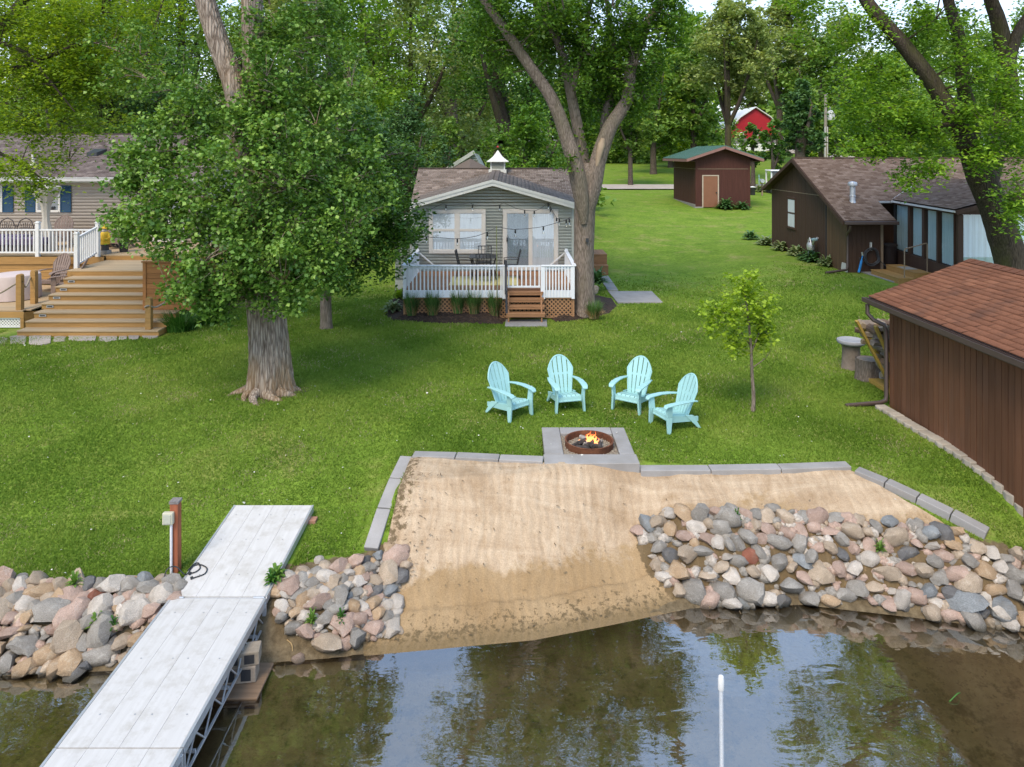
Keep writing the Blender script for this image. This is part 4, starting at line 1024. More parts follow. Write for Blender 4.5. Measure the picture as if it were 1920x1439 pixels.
def shingles(parent, el, er, rl, rr, course, tab, mat, seed=0, th=.014, name='shingles', single=False, lift=.012):
    el, er, rl, rr = (np.array(p, float) for p in (el, er, rl, rr)); rng = np.random.RandomState(seed)
    n_ = np.cross(er - el, rl - el); n_ /= np.linalg.norm(n_)
    if n_[2] < 0: n_ = -n_
    H = np.linalg.norm(rl - el); nc = max(1, int(round(H / course))); vs, fs, tn = [], [], []; k = 0
    P = lambda u, v: (el * (1 - u) + er * u) * (1 - v) + (rl * (1 - u) + rr * u) * v
    for i in range(nc):
        v0, v1 = i / nc, min(1, (i + 1.12) / nc)
        W = np.linalg.norm(P(1, v0) - P(0, v0)); nt = max(1, int(round(W / tab))); off = (i % 2) * .5 + rng.uniform(-.1, .1)
        e = sorted(set([0.0] + [min(1, max(0, (j + off) / nt)) for j in range(nt + 1)] + [1.0]))
        e = [a for q, a in enumerate(e) if q == 0 or a - e[q - 1] > .08 / nt] if len(e) > 2 else e
        if e[-1] < 1: e[-1] = 1.0
        for a, b in zip(e[:-1], e[1:]):
            g = .004 / W; h = th * rng.uniform(.8, 1.5)
            p = [P(a + g, v0) + n_ * lift, P(b - g, v0) + n_ * lift, P(b - g, v0) + n_ * (h + lift), P(a + g, v0) + n_ * (h + lift), P(b - g, v1) + n_ * lift, P(a + g, v1) + n_ * lift]
            if single:
                npmesh('shingle', p, [(0, 1, 2, 3), (3, 2, 4, 5)], mat, parent, False, {'tone': [np.clip(rng.normal(.5, .13), 0, 1)] * 6})
            else:
                vs += p; fs += [(k, k + 1, k + 2, k + 3), (k + 3, k + 2, k + 4, k + 5)]; k += 6
                tn += [np.clip(rng.normal(.5, .22), 0, 1)] * 6
    if not single:
        o = npmesh(name, vs, fs, mat, parent, False, {'tone': tn}); o['kind'] = 'stuff'; return o

def slab_roof(parent, el, er, rl, rr, th, mat, name='roof'):
    pts = [Vector(p) for p in (el, er, rr, rl)]
    n_ = (pts[1] - pts[0]).cross(pts[3] - pts[0]).normalized()
    if n_.z < 0: n_ = -n_
    return MB().hexa([p - n_ * th for p in pts], pts).build(name, mat, parent)

class Wall:                              # local frame of one wall: u along it, z up, d outwards
    def __init__(s, org, u, n): s.o = Vector(org); s.u = Vector(u).normalized(); s.n = Vector(n).normalized()
    def p(s, u, z, d=0): q = s.o + s.u * u + s.n * d; return (q.x, q.y, z)
    def box(s, mb, u0, u1, z0, z1, d0, d1):
        return mb.hexa([s.p(u0, z0, d1), s.p(u1, z0, d1), s.p(u1, z0, d0), s.p(u0, z0, d0)], [s.p(u0, z1, d1), s.p(u1, z1, d1), s.p(u1, z1, d0), s.p(u0, z1, d0)])

def lap_siding(parent, w, prof, z0, z1, exp, mat):
    vs, fs, k = [], [], 0; z = z0
    while z < z1 - .01:
        t = min(z + exp, z1); a, b = prof(z + .002); c, d = prof(t - .002)
        vs += [w.p(a, z, .004), w.p(b, z, .004), w.p(b, z, .018), w.p(a, z, .018), w.p(d, t, .006), w.p(c, t, .006)]
        fs += [(k, k + 1, k + 2, k + 3), (k + 3, k + 2, k + 4, k + 5)]; k += 6; z = t
    o = npmesh('siding', vs, fs, mat, parent); o['kind'] = 'stuff'; return o

def plank_siding(parent, w, u0, u1, wd, prof, mat, name='siding', single=False, d=.02, seed=1):
    rng = random.Random(seed); mb = MB(); n = max(1, round((u1 - u0) / wd))
    for i in range(n):
        a = u0 + (u1 - u0) * i / n + .006; b = u0 + (u1 - u0) * (i + 1) / n - .006
        la, ha = prof(a); lb, hb = prof(b); q = d + rng.uniform(-.003, .003)
        m = MB() if single else mb
        m.hexa([w.p(a, la, q), w.p(b, lb, q), w.p(b, lb, .002), w.p(a, la, .002)], [w.p(a, ha, q), w.p(b, hb, q), w.p(b, hb, .002), w.p(a, ha, .002)])
        if single: m.build('plank', mat, parent)
    if not single:
        o = mb.build(name, mat, parent); o['kind'] = 'stuff'; return o

def panemat(name, refl=.22, tint=(.75, .8, .8)):
    N = NT(name)
    g = N.n('BsdfGlossy', {'Color': (1, 1, 1, 1), 'Roughness': .02}).outputs[0]
    t = N.n('BsdfTransparent', {'Color': (*tint, 1)}).outputs[0]
    return N.done(N.n('MixShader', {0: refl, 1: t, 2: g}).outputs[0])
PANE = panemat('window_pane', .13, (.9, .95, 1))
PANED = panemat('dark_pane', .16, (.4, .43, .43))
CURT = pmat('white_curtain', (.62, .64, .63), .9, .1, 2, (6, 6, .4), bump=.1)
CURTB = pmat('blue_grey_curtain', (.46, .56, .55), .9, .16, 2, (5, 5, .3), bump=.1)

def curtain(parent, w, u0, u1, z0, z1, d, mat, waves=9, amp=.02, flare=0):
    n = waves * 8; vs, fs = [], []
    for i in range(n + 1):
        u = u0 + (u1 - u0) * i / n; o = amp * math.sin(i / n * waves * 6.283) + amp * .5 * math.sin(i / n * waves * 2.7 * 6.283 + 1)
        vs += [w.p(u, z0, d + o), w.p(u, z1, d + o * .5)]
    for i in range(n): fs.append((2 * i, 2 * i + 2, 2 * i + 3, 2 * i + 1))
    return npmesh('curtain', vs, fs, mat, parent, True)

def window(parent, w, u0, u1, z0, z1, fmat, fw=.07, rail=None, mull=None, pane=PANE, cur=None, proud=.06, name='window', curk=(0, 1), waves=7):
    m = MB(); a, b = -.015, proud
    w.box(m, u0, u0 + fw, z0, z1, a, b); w.box(m, u1 - fw, u1, z0, z1, a, b)
    w.box(m, u0 + fw, u1 - fw, z1 - fw, z1, a, b); w.box(m, u0 + fw, u1 - fw, z0, z0 + fw, a, b + .015)
    f = m.build(name, fmat, parent, bevel=.006)
    cols = [(u0 + fw, u1 - fw)]
    if mull:
        mm = (u0 + u1) / 2; mb = MB(); w.box(mb, mm - mull / 2, mm + mull / 2, z0 + fw, z1 - fw, a, b - .004); mb.build('mullion', fmat, f)
        cols = [(u0 + fw, mm - mull / 2), (mm + mull / 2, u1 - fw)]
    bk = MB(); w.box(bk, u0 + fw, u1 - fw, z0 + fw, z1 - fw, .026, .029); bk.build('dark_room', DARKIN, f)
    for (c0, c1) in cols:
        rows = [(z0 + fw, z1 - fw)]
        if rail:
            zr = z0 + (z1 - z0) * rail; rows = [(z0 + fw, zr - .02), (zr + .02, z1 - fw)]
            mb = MB(); w.box(mb, c0, c1, zr - .02, zr + .02, a, b - .012); mb.build('meeting_rail', fmat, f)
        for (r0, r1) in rows:
            mb = MB(); s_ = .025
            w.box(mb, c0, c0 + s_, r0, r1, .03, b - .016); w.box(mb, c1 - s_, c1, r0, r1, .03, b - .016)
            w.box(mb, c0 + s_, c1 - s_, r1 - s_, r1, .03, b - .016); w.box(mb, c0 + s_, c1 - s_, r0, r0 + s_, .03, b - .016)
            mb.build('sash', fmat, f)
            npmesh('pane', [w.p(c0 + s_, r0 + s_, b - .024), w.p(c1 - s_, r0 + s_, b - .024), w.p(c1 - s_, r1 - s_, b - .024), w.p(c0 + s_, r1 - s_, b - .024)], [(0, 1, 2, 3)], pane, f)
        if cur:
            ww = c1 - c0; curtain(f, w, c0 + .02 + ww * curk[0], c0 + ww * curk[1] - .02, z0 + fw, z1 - fw, .033, cur, waves, .002)
    return f

def lattice(parent, w, u0, u1, z0, z1, sp, sw, mat, frame=True, name='lattice'):
    mb = MB(); H = z1 - z0
    for sgn, d in ((1, .0), (-1, .011)):
        u = u0 - H
        while u < u1:
            a, b = (u, u + H); za, zb = z0, z1
            if a < u0: za += (u0 - a); a = u0
            if b > u1: zb -= (b - u1); b = u1
            if zb - za > .03:
                if sgn < 0: a, b = u0 + u1 - a, u0 + u1 - b
                p, q = Vector(w.p(a, za, d)), Vector(w.p(b, zb, d))
                mb.bar(p, q, sw, .008, up=w.n)
            u += sp
    o = mb.build(name, mat, parent); o['kind'] = 'stuff'
    if frame:
        for (a, b, c, e) in ((u0, u1, z0, z0 + .04), (u0, u1, z1 - .04, z1)):
            m = MB(); w.box(m, a, b, c, e, .018, .034); m.build('lattice_frame', mat, parent)
    return o

FRONT = ((1, 0, 0), (0, -1, 0))

# ------------------------------------------------------------------ grey cottage
SAGE = pmat('sage_siding', (.45, .475, .425), .7, .08, 2, (1, 1, 6), bump=.12, ovar=0, dirt=(.2, .21, .18), damt=.3)
TRIMW = pmat('white_trim', (.66, .67, .63), .6, .06, 4, bump=.05, dirt=(.5, .5, .45), damt=.3)
CX0, CX1, CY = -3.47, 2.14, 24.9
CPX, CPZ, CEZ = -.66, 5.15, 4.36
cot = thing('cottage', 'grey-green lakeside cottage with white trim and a small roof cupola', 'house', (-.66, CY, 1.2))
zr = lambda x, y=CY: CPZ - abs(x - CPX) * (CPZ - CEZ) / 2.85          # porch roof underside line
gp_ = [(CX0, CY, 1.2), (CX1, CY, 1.2), (CX1, CY, zr(CX1) - .03), (CPX, CY, CPZ - .03), (CX0, CY, zr(CX0) - .03)]
MB().extr(gp_, (0, 4.2, 0)).build('wall', SAGE, cot)
wF = Wall((0, CY, 0), *FRONT)
def gprof(z):
    if z < zr(CX0): return CX0 + .08, CX1 - .08
    k = 2.85 * (1 - (z - CEZ) / (CPZ - CEZ)); return CPX - k, CPX + k
lap_siding(cot, wF, gprof, 2.0, CPZ - .06, .105, SAGE)
for u in (CX0, CX1 - .08):
    m = MB(); wF.box(m, u, u + .08, 1.3, zr(CX0) - .1, 0, .03); m.build('corner_board', SAGE, cot)
# porch roof: ridge rises a little to the back
fy, by, bz = CY - .32, 30.1, 5.42
L0, L1 = (CPX - 2.86, fy, CEZ + .04), (CPX - 3.0, 29.2, CEZ + .1)
R0, R1 = (CPX + 2.86, fy, CEZ + .04), (CPX + 3.0, 29.2, CEZ + .1)
K0, K1 = (CPX, fy, CPZ + .05), (CPX, by, bz)
slab_roof(cot, L0, L1, K0, K1, .06, SH_PORCH); slab_roof(cot, R0, R1, K0, K1, .06, SH_PORCH)
shingles(cot, L1, L0, K1, K0, .15, .33, SH_PORCH, 1); shingles(cot, R0, R1, K0, K1, .15, .33, SH_PORCH, 2)
m = MB()
for s in (-1, 1): m.bar((CPX + s * .075, fy + .05, CPZ + .065), (CPX + s * .075, by, bz + .02), .19, .02)
m.build('ridge_cap', SH_PORCH, cot)
for A, s in ((L0, 1), (R0, -1)):
    p, q = Vector(A), Vector(K0); dz = Vector((0, 0, -.16)); o = Vector((0, -.012, -.01))
    MB().extr([p + o + Vector((0, 0, .05)), q + o + Vector((0, 0, .05)), q + o + dz, p + o + dz], (0, -.03, 0)).build('fascia', TRIMW, cot)
    MB().extr([p + o + Vector((0, -.031, .055)), q + o + Vector((0, -.031, .055)), q + o + Vector((0, -.031, -.045)), p + o + Vector((0, -.031, -.045))], (0, -.018, 0)).build('rake_trim', TRIMW, cot)
# main roof behind
mx0, mx1, ey0, ry, ey1, ez, rz_ = -3.98, 2.66, 28.5, 30.6, 32.9, 4.32, 5.5
MB().box(-3.75, 2.43, 29.0, 32.4, 1.2, 4.3).build('wall', SAGE, cot)
for x in (-3.75, 2.40): MB().extr([(x, 29.0, 4.3), (x, 32.4, 4.3), (x, ry, rz_ - .1)], (.03, 0, 0)).build('gable', SAGE, cot)
slab_roof(cot, (mx0, ey0, ez), (mx1, ey0, ez), (mx0, ry, rz_), (mx1, ry, rz_), .08, TRIMW)
slab_roof(cot, (mx0, ey1, ez), (mx1, ey1, ez), (mx0, ry + .01, rz_), (mx1, ry + .01, rz_), .08, TRIMW)
shingles(cot, (mx0, ey0, ez), (mx1, ey0, ez), (mx0, ry, rz_), (mx1, ry, rz_), .125, .24, SH_COT, 3)
MB().bar((mx0, ry, rz_ + .02), (mx1, ry, rz_ + .02), .22, .025).build('ridge_cap', SH_COT, cot)
# left lean-to
MB().extr([(-4.22, 26, 1.2), (-3.48, 26, 1.2), (-3.48, 26, 4.05), (-4.22, 26, 3.66)], (0, 3, 0)).build('lean_to', SAGE, cot)
lap_siding(cot, Wall((0, 26, 0), *FRONT), lambda z: (-4.2 if z < 3.66 else -4.2 + (z - 3.66) / .39 * .72, -3.48), 1.6, 4.02, .105, SAGE)
slab_roof(cot, (-4.36, 25.7, 3.64), (-4.36, 29, 3.64), (-3.45, 25.7, 4.15), (-3.45, 29, 4.15), .05, SH_PORCH)
MB().extr([(-4.36, 25.69, 3.62), (-3.47, 25.69, 4.12), (-3.47, 25.69, 3.98), (-4.36, 25.69, 3.48)], (0, -.03, 0)).build('fascia', TRIMW, cot)
MB().tube([(-3.5, 25.5, 4.2), (-3.58, 25.55, 4.1), (-3.62, 25.7, 3.95), (-3.62, 25.8, 1.4)], .035, 8).build('downspout', TRIMW, cot, True)
# cupola
q = MB(); cux, cuy, cuz = -.60, 30.4, 5.40
q.box(cux - .37, cux + .37, cuy - .37, cuy + .37, cuz - .1, cuz + .07).box(cux - .31, cux + .31, cuy - .31, cuy + .31, cuz + .07, cuz + .40)
cu = q.build('cupola', TRIMW, cot, bevel=.01)
for i in range(4):
    z = cuz + .12 + i * .065
    MB().add([(cux - .25, cuy - .315, z + .055), (cux + .25, cuy - .315, z + .055), (cux + .25, cuy - .345, z), (cux - .25, cuy - .345, z)], [(0, 1, 2, 3), (3, 2, 1, 0)]).build('louvre', SAGE, cu)
prof = [(.52, 0), (.50, .03), (.36, .11), (.22, .22), (.12, .34), (.03, .46), (0, .48)]
q = MB()
for (r, z), (r2, z2) in zip(prof[:-1], prof[1:]):
    for k in range(4):
        c = [(-1, -1), (1, -1), (1, 1), (-1, 1)]; a, b = c[k], c[(k + 1) % 4]; s = .86; zz = cuz + .40
        q.add([(cux + a[0] * r * s, cuy + a[1] * r * s, zz + z), (cux + b[0] * r * s, cuy + b[1] * r * s, zz + z), (cux + b[0] * r2 * s, cuy + b[1] * r2 * s, zz + z2), (cux + a[0] * r2 * s, cuy + a[1] * r2 * s, zz + z2)], [(0, 1, 2, 3)])
q.box(cux - .46, cux + .46, cuy - .46, cuy + .46, cuz + .385, cuz + .41)
q.build('cupola_roof', TRIMW, cu)
q = MB(); zz = cuz + .88; q.tube([(cux, cuy, zz - .05), (cux, cuy, zz + .3)], .012, 6).bar((cux - .18, cuy, zz + .14), (cux + .18, cuy, zz + .14), .02, .02)
q.add([(cux - .02, cuy, zz + .28), (cux + .26, cuy, zz + .26), (cux + .2, cuy, zz + .40), (cux + .05, cuy, zz + .42)], [(0, 1, 2, 3), (3, 2, 1, 0)])
q.build('weathervane', BLACKM, cu)
q = MB(); q.lathe([(.05, -.03), (.055, .0), (.0, .06)], (cux, cuy, zz + .14), 10); q.build('vane_ball', pmat('red_ball', (.4, .05, .03), .4), cu)
# window and sliding door
window(cot, wF, -2.87, -.91, 2.68, 4.2, CREAM, .12, .53, .14, PANE, CURT, waves=6)
ds = window(cot, wF, -.32, 1.6, 2.1, 4.21, CREAM, .13, None, .09, PANE, CURT, name='sliding_door', waves=10)
m = MB(); wF.box(m, -.19, -.15, 3.1, 3.24, .06, .1); m.build('door_handle', BLACKM, ds)
npmesh('insect_screen', [wF.p(-.18, 2.26, .043), wF.p(.58, 2.26, .043), wF.p(.58, 4.06, .043), wF.p(-.18, 4.06, .043)], [(0, 1, 2, 3)], panemat('screen_mesh', .04, (.66, .69, .71)), ds)

# ------------------------------------------------------------------ cottage deck
DFL = wood('deck_board', (.27, .135, .068), (.4, 8, 8), .2, .15)
DWH = pmat('deck_white', (.76, .78, .80), .5, .05, 4, bump=.05, ovar=.03)
BRW = wood('brown_step_board', (.30, .155, .075), (1, 9, 9), .2, .08)
deck = thing('deck', 'cottage front deck with white baluster railing and brown board floor', 'deck', (-.65, 23.2, 1.2))
D0, D1, DY0, DY1, DZ = -3.24, 1.86, 21.5, 24.86, 2.07
n = 24
for i in range(n):
    y0 = DY0 + .04 + (DY1 - DY0 - .04) * i / n
    MB().box(D0 + .03, D1 - .03, y0, y0 + (DY1 - DY0) / n - .008, DZ - .03, DZ).build('floor_board', DFL, deck)
wD = Wall((0, DY0, 0), *FRONT)
GX0, GX1 = -.15, .86                     # gate opening
def rim(u0, u1): m = MB(); wD.box(m, u0, u1, 1.83, 2.05, .0, .03); m.build('rim_board', DWH, deck)
rim(D0, GX0 - .1); rim(GX1 + .1, D1)
m = MB(); m.box(D0, D1, DY0 + .02, DY0 + .06, 1.9, 2.03); m.build('joist', DFL, deck)
for (a, b, z) in ((D0 - .02, GX0 - .02, 2.8), (GX1 + .02, D1 + .02, 2.8)):
    m = MB(); wD.box(m, a, b, z - .035, z, -.03, .09); m.build('top_rail', DWH, deck, bevel=.006)
    m = MB(); wD.box(m, a + .02, b - .02, z - .13, z - .037, .0, .03); m.build('upper_rail', DWH, deck)
def balusters(a, b, z0, z1, n, parent, d=.032, w=.04):
    for i in range(n):
        u = a + (b - a) * (i + .5) / n; m = MB(); wD.box(m, u - w / 2, u + w / 2, z0, z1, d, d + w); m.build('baluster', DWH, parent)
balusters(D0, GX0 - .12, 1.84, 2.76, 26, deck); balusters(GX1 + .12, D1 - .05, 1.84, 2.76, 9, deck)
for u, wd in ((GX0 - .07, .14), (GX1 + .06, .13), (D0 + .04, .09), (D1 - .04, .09)):
    m = MB(); wD.box(m, u - wd / 2, u + wd / 2, 1.8, 2.79, .0, .075); m.build('post', DWH, deck)
for x, sgn in ((D0, 1), (D1, -1)):
    MB().box(x - .06, x + .06, DY0 - .03, DY1, 2.765, 2.8).build('side_rail', DWH, deck, bevel=.006)
    MB().box(x - .015, x + .015, DY0 + .05, DY1, 1.83, 2.05).build('rim_board', DWH, deck)
    for i in range(12):
        y = DY0 + .3 + i * .26
        MB().box(x + sgn * .02, x + sgn * .06, y, y + .04, 2.0, 2.76).build('baluster', DWH, deck)
    MB().bar((x + sgn * .05, DY1 - .1, 2.72), (x + sgn * .75, DY1 - .1, 2.12), .04, .04).build('brace', DWH, deck)
    MB().box(x - .05 if sgn > 0 else x - .04, x + .04 if sgn > 0 else x + .05, DY1 - .1, DY1 - .01, 2.05, 2.85).build('post', DWH, deck)
LATB = wood('brown_lattice', (.36, .20, .10), (1, 6, 6), .2, 0)
lattice(deck, Wall((0, DY0 + .02, 0), *FRONT), D0, D1, 1.22, 1.83, .125, .038, LATB)
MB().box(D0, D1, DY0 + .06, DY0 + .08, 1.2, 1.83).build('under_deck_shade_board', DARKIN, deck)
for x in (D1 - .06, D0): m = MB(); wD.box(m, x, x + .06, 1.2, 1.83, -.02, .02); m.build('lattice_frame', LATB, deck)
# gate
gate = thing('gate', 'white baluster gate across the cottage deck steps', 'gate', (GX0, DY0, 2.1))
for (z0, z1) in ((2.74, 2.79), (2.13, 2.18)):
    m = MB(); wD.box(m, GX0 + .02, GX1 - .02, z0, z1, .0, .035); m.build('gate_rail', DWH, gate)
for i in range(8):
    u = GX0 + .05 + (GX1 - GX0 - .1) * i / 7; m = MB(); wD.box(m, u - .02, u + .02, 2.18, 2.74, .0, .03); m.build('baluster', DWH, gate)
# steps
steps = thing('steps', 'open brown wooden steps leading up to the cottage deck gate', 'steps', (.4, 21.1, 1.2))
for i, (y, z) in enumerate(((21.36, 2.02), (21.18, 1.85), (21.0, 1.68), (20.82, 1.5))):
    x0, x1 = -.2 + i * .01, .93 + i * .012
    MB().box(x0, x1, y, y + .26, z - .045, z).build('tread', BRW, steps, bevel=.006)
    MB().box(x0 + .02, x1 - .02, y + .005, y + .03, z - .1, z - .047).build('nosing', BRW, steps)
for x in (-.12, .84):
    MB().hexa([(x, 20.85, 1.21), (x + .04, 20.85, 1.21), (x + .04, 20.95, 1.21), (x, 20.95, 1.21)], [(x, 20.85, 1.46), (x + .04, 20.85, 1.46), (x + .04, 20.95, 1.46), (x, 20.95, 1.46)]).bar((x + .02, 20.88, 1.42), (x + .02, 21.44, 1.95), .04, .16).build('stringer', BRW, steps)
hr = thing('handrail', 'dark grey handrail on the left of the cottage deck steps', 'handrail', (-.18, 21.1, 1.4))
MB().bar((-.18, 21.38, 1.95), (-.18, 21.38, 2.95), .07, .07).build('post', pmat('charcoal_paint', (.045, .047, .055), .6, .2), hr)
MB().bar((-.18, 21.38, 2.72), (-.16, 20.84, 2.12), .045, .09).build('rail', bpy.data.materials['charcoal_paint'], hr)
MB().bar((-.16, 20.86, 1.5), (-.16, 20.86, 2.14), .06, .06).build('post', bpy.data.materials['charcoal_paint'], hr)

# wooden side steps right of the forked tree
sd = thing('side_steps', 'low reddish wooden step box right of the forked tree trunk', 'steps', gp(1120, 505))
for k, (y0, y1, z) in enumerate(((29.0, 29.4, 1.62), (29.41, 30.9, 2.02))):
    for i in range(4):
        x0 = 3.28 + .155 * i
        MB().box(x0, x0 + .145, y0, y1, z - .03, z).build('tread_board', BRW, sd)
    MB().box(3.29, 3.88, y0 + .01, y0 + .03, 1.2, z - .032).build('riser', BRW, sd)

# ------------------------------------------------------------------ beige house, left
BEIGE = pmat('beige_siding', (.46, .405, .345), .7, .06, 2, (1, 1, 6), bump=.1)
HX0, HX1, HY = -26, -12.2, 27.9
house = thing('beige_house', 'beige sided house with brown shingle roof and dark blue shutters', 'house', (-19, HY, 1.2))
MB().box(HX0, HX1, HY, HY + 8, 1.2, 5.1).build('wall', BEIGE, house)
MB().extr([(HX1 - .02, HY, 5.1), (HX1 - .02, HY + 8, 5.1), (HX1 - .02, HY + 4, 6.7)], (.04, 0, 0)).build('gable', BEIGE, house)
wH = Wall((0, HY, 0), *FRONT)
lap_siding(house, wH, lambda z: (HX0, HX1), 2.6, 5.02, .125, BEIGE)
m = MB(); wH.box(m, HX0, HX1, 5.0, 5.12, 0, .3); m.build('soffit', TRIMW, house)
ey, ez2, ry2, rz2 = HY - .42, 5.22, 32.1, 7.0
slab_roof(house, (HX0, ey, ez2), (HX1 + .4, ey, ez2), (HX0, ry2, rz2), (HX1 + .4, ry2, rz2), .1, TRIMW)
slab_roof(house, (HX0, 36.3, ez2), (HX1 + .4, 36.3, ez2), (HX0, ry2 + .01, rz2), (HX1 + .4, ry2 + .01, rz2), .1, TRIMW)
shingles(house, (HX0, ey, ez2), (HX1 + .4, ey, ez2), (HX0, ry2, rz2), (HX1 + .4, ry2, rz2), .14, .22, SH_BROWN, 5)
MB().bar((HX0, ry2, rz2 + .03), (HX1 + .4, ry2, rz2 + .03), .26, .03).build('ridge_cap', SH_BROWN, house)
g = MB(); g.box(HX0, HX1 + .42, ey - .13, ey - .005, ez2 - .15, ez2 - .01).box(HX0, HX1 + .42, ey - .14, ey - .12, ez2 - .03, ez2 + .005)
g.build('gutter', pmat('grey_gutter', (.50, .49, .46), .5, .08), house, bevel=.015)
def roofz(y): return ez2 + (y - ey) * (rz2 - ez2) / (ry2 - ey)
v = at(62, 322, 28.6); q = MB(); q.lathe([(.16, .0), (.12, .05), (.055, .08)], (v[0], 28.6, roofz(28.6)), 14); q.lathe([(.055, .05), (.055, .45)], (v[0], 28.6, roofz(28.6)), 12)
q.build('vent_pipe', CREAM, house, True)
v = at(180, 297, 29.7); q = MB(); z = roofz(29.7)
q.hexa([(v[0] - .26, 29.5, z - .06), (v[0] + .14, 29.5, z - .06), (v[0] + .3, 30.0, z + .1), (v[0] - .2, 30.0, z + .1)], [(v[0] - .26, 29.5, z + .1), (v[0] + .14, 29.5, z + .1), (v[0] + .3, 29.95, z + .26), (v[0] - .2, 29.95, z + .26)])
q.build('roof_vent', BLACKM, house)
SHUT = pmat('blue_shutter', (.012, .052, .105), .6, .15, 3, bump=.1)
def shutter(u0, u1, z0, z1):
    m = MB(); wH.box(m, u0, u0 + .04, z0, z1, .025, .06); wH.box(m, u1 - .04, u1, z0, z1, .025, .06)
    for z in (z0, (z0 + z1) / 2 - .02, z1 - .05): wH.box(m, u0 + .04, u1 - .04, z, z + .05, .025, .06)
    s = m.build('shutter', SHUT, house)
    k = z0 + .05; q = MB()
    while k < z1 - .06:
        q.hexa([wH.p(u0 + .04, k, .055), wH.p(u1 - .04, k, .055), wH.p(u1 - .04, k, .045), wH.p(u0 + .04, k, .045)], [wH.p(u0 + .04, k + .04, .04), wH.p(u1 - .04, k + .04, .04), wH.p(u1 - .04, k + .04, .03), wH.p(u0 + .04, k + .04, .03)]); k += .042
    q.build('louvre_panel', SHUT, s)['kind'] = 'stuff'
for (a, b) in ((-18.42, -17.48), (-21.0, -19.72)):
    window(house, wH, a, b, 3.86, 4.9, CREAM, .06, .5, None, PANED)
for (a, b) in ((-18.84, -18.44), (-17.46, -17.06), (-19.7, -19.3)): shutter(a, b, 3.86, 4.9)
m = MB(); wH.box(m, -15.0, -14.86, 2.75, 3.0, .025, .06); m.build('wall_box', BLACKM, house)
# patio door further right, half hidden by leaves
window(house, wH, -13.9, -12.6, 2.72, 4.75, CREAM, .08, None, .06, PANED, name='patio_door')

# ------------------------------------------------------------------ wooden stairs and decks of the beige house
HONEY = wood('honey_wood', (.36, .205, .07), (.6, 9, 9), .22, .12)
HTOP = wood('weathered_tread', (.40, .29, .17), (.5, 10, 10), .2, .1)
ORANGE = wood('orange_cedar', (.34, .15, .05), (.6, 9, 9), .2, .1)
st = thing('wooden_stairs', 'wide honey coloured wooden stairs up to the beige house deck', 'stairs', (-11.5, 20.3, 1.2))
TR = [(19.35, 1.37), (19.72, 1.535), (20.07, 1.70), (20.49, 1.865), (20.9, 2.03), (21.3, 2.195), (21.72, 2.36)]
LX = [(32, 19.35), (48, 19.72), (64, 20.07), (78, 20.49), (91, 20.9), (104, 21.3), (119, 21.72), (133, 22.2)]
RXs = [-9.5, -9.42, -9.38, -10.4, -10.4, -10.4, -10.4]
for i, (y, z) in enumerate(TR):
    x0 = (LX[i][0] - 960) / F * LX[i][1]; x1 = RXs[i]; y2 = (TR + [(22.2, 0)])[i + 1][0] + .03
    for k in range(2):
        a = y + (y2 - y) * k / 2; MB().box(x0, x1, a - (.025 if k == 0 else 0), y + (y2 - y) * (k + 1) / 2 - .006, z - .035, z).build('tread', HTOP, st, bevel=.004)
    MB().box(x0, x1, y + .005, y + .03, z - .165, z - .036).build('riser', HONEY, st)
    if i > 1:
        mlt = MB().box(x0 + .14, x0 + .34, y - .012, y + .004, z - .12, z - .06); lt = mlt.build('step_light', GALV, st)
        MB().box(x0 + .17, x0 + .31, y - .016, y - .012, z - .105, z - .075).build('lens', BLACKM, lt)
    if i < 3: MB().box(x1 - .03, x1 - .005, y + .03, y2 + (.4 if i < 2 else 1.2), z - .165, z - .036).build('riser', HONEY, st)
for i in range(15):                       # landing
    y0 = 22.2 + i * .147; MB().box(-13.72, -10.45, y0, y0 + .14, 2.49, 2.525).build('landing_board', HTOP, st)
MB().box(-13.72, -10.45, 22.205, 22.23, 2.36, 2.488).build('riser', HONEY, st)
MB().box(-13.7, -13.6, 22.2, 24.4, 1.2, 2.48).build('side_board', HONEY, st)
# boarded planter wall at the right
pw = thing('planter_wall', 'orange boarded planter box beside the top of the wooden stairs', 'planter', (-9.9, 20.6, 1.7))
for i in range(9):
    z = 1.71 + i * .148; MB().box(-10.37, -9.15, 20.36, 20.385, z, z + .14).build('board', ORANGE, pw)
    MB().box(-9.14, -9.115, 20.4, 22.2, z, z + .14).build('board', ORANGE, pw)
    if z > 1.9: MB().box(-10.42, -10.395, 20.4, 22.2, z, z + .14).build('board', ORANGE, pw)
for x in (-10.43, -9.17): MB().box(x, x + .09, 20.33, 20.42, 1.7, 3.05).build('post', ORANGE, pw)
MB().box(-10.46, -9.08, 20.3, 20.46, 3.05, 3.085).build('cap_board', ORANGE, pw)
MB().box(-10.38, -9.16, 20.4, 22.2, 2.7, 2.9).build('soil', MULCH, pw)
